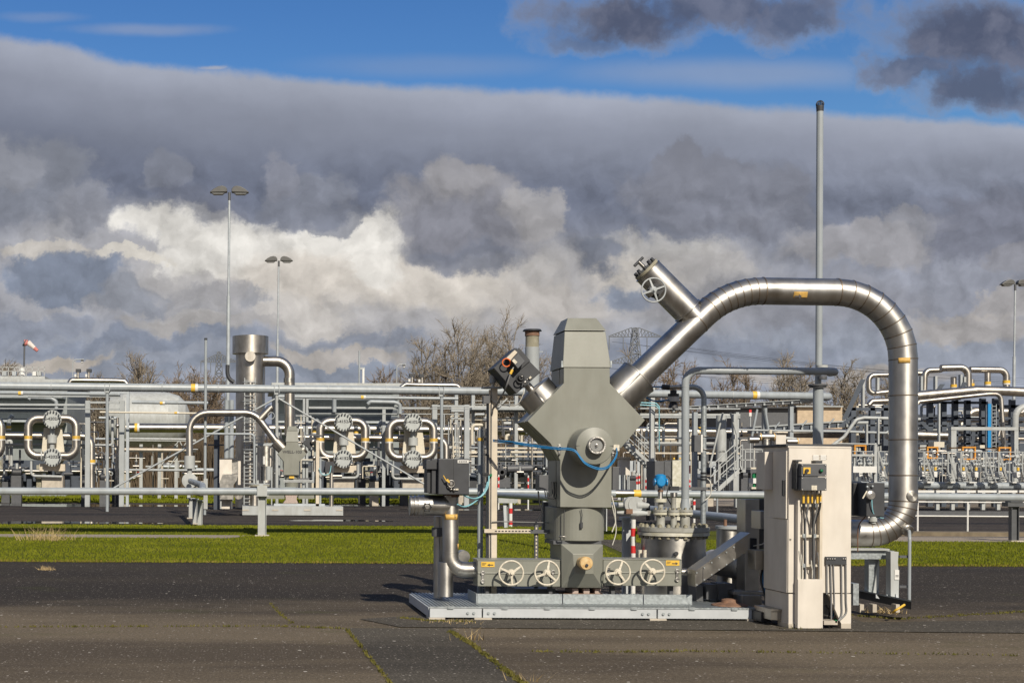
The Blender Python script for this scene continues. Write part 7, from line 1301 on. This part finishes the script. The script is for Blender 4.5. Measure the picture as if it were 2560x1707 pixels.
ar = a_rail(2318, 'white stile ladder just right of the flow line'); XA = GX(2318, vd - 1)
for x, lab in ((2377, 'white stile ladder at the portal frame left post'), (2409, 'white stile ladder under the middle orange frame'), (2471, 'white stile ladder under the blue ladder post'), (2503, 'white stile ladder under the right orange frame'), (2562, 'white stile ladder cut by the right photo edge'), (2166, 'white stile ladder between cabinet and flow line'), (2204, 'white stile ladder just left of the flow line')): dup(ar, (GX(x, vd - 1) - XA, 0, 0), lab)
wl = T('valve_walk_rail', 'thin white double rail running behind the row of valve units', 'guard rail', W(2400, 1205, vd + 1))
for y in (1128, 1156): MB().tube([W(2130, y, vd + .9), W(2640, y + 2, vd + .9)], px(1.1, vd), 8).build('rail', 'palegrey', wl)
for x in range(2140, 2640, 24): MB().tube([W(x, 1205, vd + .9), W(x, 1127, vd + .9)], px(1, vd), 8).build('post', 'palegrey', wl)
wb = T('white_side_rack', 'white shelf rack behind the right edge of the beige cabinet', 'rack', gfoot(2165, 60)); MB().rect(2133, 1165, 2192, 1181, 60, .8).build('panel', 'white', wb); MB().rect(2130, 1135, 2188, 1140, 60, .8).build('top_bar', 'palegrey', wb); MB().rect(2186, 1110, 2193, 1206, 60.1, .15).build('post', 'palegrey', wb)
for x in (2135, 2160): MB().rect(x, 1140, x + 3, 1165, 60.1, .1).build('stay', 'palegrey', wb)
MB().ppipe([(2080, 1116), (2092, 1108), (2190, 1110)], 1.6, 8, 4, 8, False, 60).build('hand_rail', 'palegrey', wb)
for i in range(26):
    x = 2305 + i * 10 + rnd.uniform(-4, 4); y = rnd.choice((1136, 1144, 1152, 1170, 1188)) + rnd.uniform(-4, 4)
    o = one(MB().cyl(W(x - 4, y, vd + 1.6), W(x + 4, y, vd + 1.6), px(rnd.uniform(1.8, 3.4), vd), n=10), 'pipe_spool', rnd.choice(('palegrey', 'steel_far', 'cream', 'ltgrey', 'charcoal')), 'small pipe spool in the tangle behind the white valve row', 'pipe', 'small pipe spools behind the valve row')
for i, (x, y, w_, h_) in enumerate(((2300, 1112, 16, 12), (2335, 1104, 26, 14), (2365, 1100, 10, 8), (2450, 1112, 12, 8))): one(MB().rect(x, y, x + w_, y + h_, 66 + i * .2, .5), 'pale_box', 'cream' if i % 2 else 'palegrey', ('pale box low beside the flow line', 'cream box between flow line and portal frame', 'pale little box at the portal left post', 'cream box left of the blue ladder post')[i], 'box')

# ------------------------------------------------------------ the tangle of small pipes between the big ones
rnd = random.Random(21)
def tangle(x0, x1, y0, y1, d0, d1, n, lab, grp, mats):
    for i in range(n):
        x = rnd.uniform(x0, x1); d_ = rnd.uniform(d0, d1); ya = rnd.uniform(y0, y0 + (y1 - y0) * .75); yb = min(y1, ya + rnd.uniform(18, 80)); w_ = rnd.uniform(8, 46) * rnd.choice((-1, 1)); r_ = rnd.choice((1.3, 1.6, 2.0, 2.6, 3.4, 4.2)); k = rnd.random()
        if k < .35: p = [(x, ya), (x, yb), (x + w_, yb)]
        elif k < .6: p = [(x, yb), (x, ya), (x + w_, ya), (x + w_, min(y1, ya + rnd.uniform(10, 60)))]
        elif k < .8: p = [(x - abs(w_), ya), (x, ya + .4), (x + abs(w_), ya + .8)]
        else: p = [(x, ya), (x, (ya + yb) / 2), (x, y1)]
        t = T('small_pipe', lab, 'pipe', W(x, yb, d_), grp); m = rnd.choice(mats); MB().ppipe(p, r_, r_ * 2.2, 3, 8, False, d_).build('tube', m, t)
        if rnd.random() < .5: q = p[1]; MB().ball(W(q[0], q[1], d_ - .05), px(r_ * 1.7, d_), 8, 6).build('joint', rnd.choice(('palegrey', 'charcoal', 'steel_far')), t)
def pumps(pts, d0, lab, grp):
    for i, x in enumerate(pts):
        d_ = d0 + rnd.uniform(0, 4); y = rnd.uniform(1176, 1200); t = T('pump_set', lab, 'pump', gfoot(x, d_), grp); r = px(rnd.uniform(6, 9), d_); c = W(x, y, d_)
        MB().lathe([(r * .5, -r * 1.5), (r, -r * 1.2), (r, r * 1.2), (r * .6, r * 1.5)], c, (1, .2, 0), 16).build('motor', rnd.choice(('charcoal', 'darkgrey', 'darksteel')), t); MB().bx(c.x - r * 1.4, c.x + r * 1.4, d_ - r, d_ + r, 0, c.z - r * .9).build('plinth', rnd.choice(('darkgrey', 'concrete', 'charcoal')), t); MB().cyl(c + V((0, 0, r)), c + V((0, 0, r * 2.6)), r * .4, n=12).build('outlet', rnd.choice(('steel_far', 'palegrey')), t); MB().torus(c + V((r * 1.8, 0, r)), (.3, -1, 0), r * .5, r * .1, 14, 5).build('handwheel', 'palegrey', t)
PM = ('palegrey', 'ltgrey', 'steel_far', 'steel_far', 'cream', 'galv_far', 'darkgrey')
tangle(-30, 60, 1085, 1225, 73, 80, 12, 'small pipe in the tangle by the left photo edge', 'small pipes by the left edge', PM)
tangle(195, 305, 1020, 1225, 73, 82, 26, 'small pipe in the tangle between E-4202 and the white tank', 'small pipes right of E-4202', PM)
tangle(310, 520, 1110, 1240, 90, 100, 18, 'small pipe in the tangle under the white tank', 'small pipes under the white tank', PM)
tangle(645, 800, 1030, 1240, 68, 76, 26, 'small pipe in the tangle around WELL-103', 'small pipes around WELL-103', PM)
tangle(880, 1000, 1060, 1225, 73, 80, 20, 'small pipe in the tangle between E-4152 and E-4102', 'small pipes between the lettered exchangers', PM)
tangle(1090, 1235, 1015, 1225, 73, 84, 34, 'small pipe in the tangle behind the beige post', 'small pipes behind the beige post', PM)
tangle(1240, 1420, 1035, 1220, 78, 88, 40, 'small pipe in the rack left of the casing', 'small pipes in the rack left of the casing', PM)
tangle(1560, 1870, 1050, 1235, 72, 90, 40, 'small pipe in the tangle behind the flanged vessel', 'small pipes behind the flanged vessel', PM)
tangle(2125, 2240, 1010, 1190, 79, 86, 26, 'small pipe in the dark structure left of the flow line', 'small pipes left of the flow line', PM + ('darksteel', 'steel_far'))
tangle(2285, 2570, 1005, 1125, 78.5, 86, 60, 'small pipe inside the dark structure right of the flow line', 'small pipes inside the dark structure', PM + ('darksteel', 'steel_far', 'steel_dull'))
tangle(2290, 2570, 1120, 1205, 63, 68, 50, 'small pipe in the tangle behind the white valve row', 'small pipes behind the valve row', ('palegrey', 'ltgrey', 'palegrey', 'steel_far', 'charcoal'))
pumps((15, 42, 215, 262, 290, 905, 935, 962, 1010, 1125, 1150, 1180), 74, 'dark pump set low among the exchanger pipes', 'dark pump sets')
pumps((1262, 1290, 1310, 1345, 1375, 1400, 1430), 79, 'dark pump set low in the rack left of the casing', 'dark pump sets in the rack')
pumps((1580, 1640, 1745, 1770, 1860, 1900), 73, 'dark pump set low behind the flanged vessel', 'dark pump sets behind the vessel')
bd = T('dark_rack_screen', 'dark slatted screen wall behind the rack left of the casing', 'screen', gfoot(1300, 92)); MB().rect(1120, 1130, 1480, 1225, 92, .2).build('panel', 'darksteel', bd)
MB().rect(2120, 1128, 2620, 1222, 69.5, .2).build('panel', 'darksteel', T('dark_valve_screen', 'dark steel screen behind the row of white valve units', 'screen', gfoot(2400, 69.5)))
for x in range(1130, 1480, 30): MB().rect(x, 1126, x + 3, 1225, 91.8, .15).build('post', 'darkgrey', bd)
# ------------------------------------------------------------ pylons and lines
def pylon(x, ytop, d, arms, lab, w):
    t = T('power_pylon', lab, 'pylon', (GX(x, d), d, 0), 'power pylons'); c = GX(x, d); top = W(x, ytop, d).z; m_ = MB(); r_ = .13
    hw_ = lambda z: w * (1 - z / top) + .6
    nz = 14; zs = [top * (1 - (1 - i / nz) ** 1.15) for i in range(nz + 1)]
    for sx in (-1, 1):
        for sy in (-1, 1): m_.tube([(c + sx * hw_(z), d + sy * hw_(z), z) for z in zs], r_ * 1.3, 5)
    for i in range(nz):
        a_, b_ = hw_(zs[i]), hw_(zs[i + 1])
        for sy in (-1, 1): m_.tube([(c - a_, d + sy * a_, zs[i]), (c + b_, d + sy * b_, zs[i + 1])], r_, 4); m_.tube([(c + a_, d + sy * a_, zs[i]), (c - b_, d + sy * b_, zs[i + 1])], r_, 4); m_.tube([(c - b_, d + sy * b_, zs[i + 1]), (c + b_, d + sy * b_, zs[i + 1])], r_, 4)
    m_.build('tower', 'pylon', t)
    for (y, sp) in arms:
        z = W(x, y, d).z; s_ = px(sp, d)
        for sg in (-1, 1):
            m2 = MB(); k = 7
            up = [(c + sg * (1 + (s_ - 1) * i / k), d, z + 2.6 * (1 - i / k) + .2) for i in range(k + 1)]; lo = [(c + sg * (1 + (s_ - 1) * i / k), d, z) for i in range(k + 1)]
            m2.tube(up, r_, 4); m2.tube(lo, r_, 4)
            for i in range(k): m2.tube([lo[i], up[i + 1]], r_ * .8, 4); m2.tube([up[i], lo[i]], r_ * .8, 4)
            m2.build('cross_arm', 'pylon', t)
            for f_ in (.45, .98): MB().tube([(c + sg * s_ * f_, d, z), (c + sg * s_ * f_, d, z - 4)], .14, 5).build('insulator', 'pylon', t)
    return t
pylon(1586, 820, 430, ((842, 66), (908, 66)), 'lattice power pylon standing behind the casing and the flow line', 4.5); pylon(546, 880, 520, ((905, 46), (960, 52)), 'farther lattice power pylon beside the stainless tower', 4.5)
for i, (ya, yb, x0_) in enumerate(((846, 930, 1530), (850, 936, 1642), (852, 946, 1642), (912, 958, 1520), (913, 966, 1652), (855, 940, 1600), (918, 975, 1600))):
    A = W(x0_, ya + 8, 430); B_ = W(2700, yb + 20, 620); one(MB().tube([A.lerp(B_, k / 10) - V((0, 0, 9 * (k / 10) * (1 - k / 10))) for k in range(11)], .045, 4), 'power_line', 'charcoal', 'thin overhead wire running right from the near pylon', 'wire', 'overhead wires')

# ------------------------------------------------------------ bare trees and undergrowth
def tree(name, lab, x, ytop, d, spread, seed, m='twig', mb_='bark', clump=0.0, multi=1):
    rn = random.Random(seed); H = W(x, ytop, d).z; X_ = GX(x, d); t = T(name, lab, 'tree', (X_, d, 0), 'bare winter trees behind the plant')
    tr, limbs, tw = MB(), MB(), MB(); Rr = px(spread, d)
    def curve(p, q, bow, n): c = (p + q) / 2 + bow; return [p * (1 - u) ** 2 + c * (2 * u * (1 - u)) + q * u * u for u in [i / n for i in range(n + 1)]]
    rv = lambda k: V((rn.gauss(0, k), rn.gauss(0, k), rn.gauss(0, k)))
    for s_ in range(multi):
        b0 = V((X_ + rn.uniform(-.12, .12) * Rr * (multi > 1), d + rn.uniform(-.5, .5), 0)); fork = H * rn.uniform(.16, .26) * (1 if multi < 3 else .35)
        top = b0 + V((rn.gauss(0, .04) * Rr, rn.gauss(0, .3), fork)); tr.tube(curve(b0, top, rv(.15), 3), [H * .020, H * .018, H * .016, H * .014], 7, False)
        nl = 13 if multi == 1 else 7
        for i in range(nl):
            a_ = 2.4 * i + rn.uniform(-.5, .5); e_ = (i + rn.random()) / nl; rad = Rr * (1 - e_ ** 2.2) ** .5 * rn.uniform(.72, .86); zz_ = fork + (H - fork) * (.28 + .64 * e_) * rn.uniform(.92, 1)
            q = V((X_ + math.cos(a_) * rad, d + math.sin(a_) * rad * .8, zz_)); o = V((math.cos(a_), math.sin(a_), 0)) * rad * .22
            cv = curve(top - V((0, 0, rn.uniform(0, .3) * fork)), q, o - V((0, 0, (zz_ - fork) * .12)) + rv(.3), 7); L_ = (q - top).length
            (tr if i < 0 else limbs).tube(cv, [H * .0075 * (1 - k / 7) + .022 for k in range(8)], 5, False)
            for j in range(15):
                u = .22 + .78 * (j + rn.random()) / 15; k = min(6, int(u * 7)); p = cv[k].lerp(cv[k + 1], u * 7 - k); dq = (cv[k + 1] - cv[k]).normalized()
                dn = (dq * .75 + rv(.55) + V((0, 0, .30))).normalized(); l2 = (H - fork) * rn.uniform(.14, .26) * (1.1 - .45 * u); c2 = curve(p, p + dn * l2, rv(.18) , 3); limbs.tube(c2, [.055, .045, .035, .025], 4, False)
                for n_ in range(11 if d < 153 and multi == 1 else 9):
                    u2 = .25 + .75 * rn.random(); k2 = min(2, int(u2 * 3)); p2 = c2[k2].lerp(c2[k2 + 1], u2 * 3 - k2); d2 = (dn * .8 + rv(.5) + V((0, 0, .25))).normalized(); l3 = rn.uniform(.5, 1.5) * H / 17; e3 = p2 + d2 * l3; tw.tube([p2, e3], [.026, .016], 3, False)
                    for w_ in range(2): p3 = p2.lerp(e3, rn.uniform(.3, .9)); tw.tube([p3, p3 + (d2 * .8 + rv(.5)).normalized() * l3 * .55], [.019, .012], 3, False)
    tr.build('trunk', mb_, t); limbs.build('limbs', mb_, t); tw.build('twigs', m, t)
    if False:
        cl = MB(); q = np.array(tw.v)
        for i in range(int(clump)):
            p = V(q[rn.randrange(len(q))]); s_ = rn.uniform(.08, .18); a_, b_ = rv(1).normalized() * s_, rv(1).normalized() * s_; cl.add([p, p + a_, p + b_], [(0, 1, 2)])
        cl.build('catkins', 'twig_brown', t)
    return t
TR = [('bare tree left of the rusty vent, one of a tall pair', 1150, 788, 150, 78, 1, 'twig', 0, 1), ('bare tree directly behind the rusty vent and tilted actuator', 1275, 772, 152, 92, 2, 'twig', 500, 1), ('lower spreading bare tree at the left of the big pair', 1058, 845, 149, 60, 3, 'twig', 250, 1), ('bare tree between the pair filling the gap', 1215, 800, 160, 62, 4, 'twig', 0, 1),
      ('small round bush tree on the ridged roof line', 958, 918, 140, 34, 5, 'twig_brown', 500, 4), ('bare upright tree behind the white tank at left', 335, 880, 150, 66, 6, 'twig', 0, 5), ('low brown tree between white tank and stainless tower', 500, 915, 148, 80, 7, 'twig_brown', 1200, 5), ('bare tree at the left photo edge behind the roof platform', 10, 885, 155, 50, 8, 'twig', 0, 4), ('pale bare shrub tree right of the camera post at left', 245, 925, 152, 40, 9, 'twig', 0, 4),
      ('bare tree behind the pylon base right of the casing', 1600, 850, 152, 50, 10, 'twig', 200, 2), ('brown catkin tree under the flow line diagonal', 1690, 890, 146, 58, 11, 'twig_brown', 700, 2), ('brown catkin tree left of the lamp conduit right end', 1835, 895, 146, 62, 12, 'twig_brown', 700, 2), ('bare fan shaped tree left of the tall mast', 1975, 865, 147, 64, 13, 'twig', 0, 2), ('bare small tree right of the tall mast', 2115, 898, 147, 56, 14, 'twig', 0, 2), ('bare slim tree behind the casing cap', 1420, 850, 155, 50, 15, 'twig', 200, 2), ('bare tree far right behind the skyline pipes', 2235, 905, 170, 30, 16, 'twig', 0, 2), ('low bare shrub tree between the tower and the ridged roof', 440, 930, 152, 36, 17, 'twig_brown', 300, 4)]
for (lab, x, y, d_, sp, sd_, m, cl, mu) in TR: tree('bare_tree', lab, x, y, d_, sp, sd_, m, 'bark', cl, mu)
rg = np.random.default_rng(9); n = 52000; by = rg.uniform(134, 146, n); bx = by * (rg.uniform(-80, 2650, n) - PX) / F
hh = 2.6 + 2.8 * np.abs(np.sin(bx * .21) * np.sin(bx * .067 + 1)) + rg.uniform(0, 1.8, n)
vs = np.stack([np.stack([bx - .05, by, np.zeros(n)], 1), np.stack([bx + .05, by, np.zeros(n)], 1), np.stack([bx + rg.normal(0, .5, n), by, hh], 1)], 1).reshape(-1, 3)
me = bpy.data.meshes.new('undergrowth'); me.from_pydata(vs.tolist(), [], np.arange(3 * n).reshape(-1, 3).tolist()); me.materials.append(K['brush']); o = bpy.data.objects.new('undergrowth', me); COL.objects.link(o); tag(o, 'brown leafless undergrowth along the far edge of the site', 'undergrowth', kind='stuff')
sheet('embankment', 'brush', [(-140, 147), (190, 147), (190, 150), (-140, 150)], 0.3)
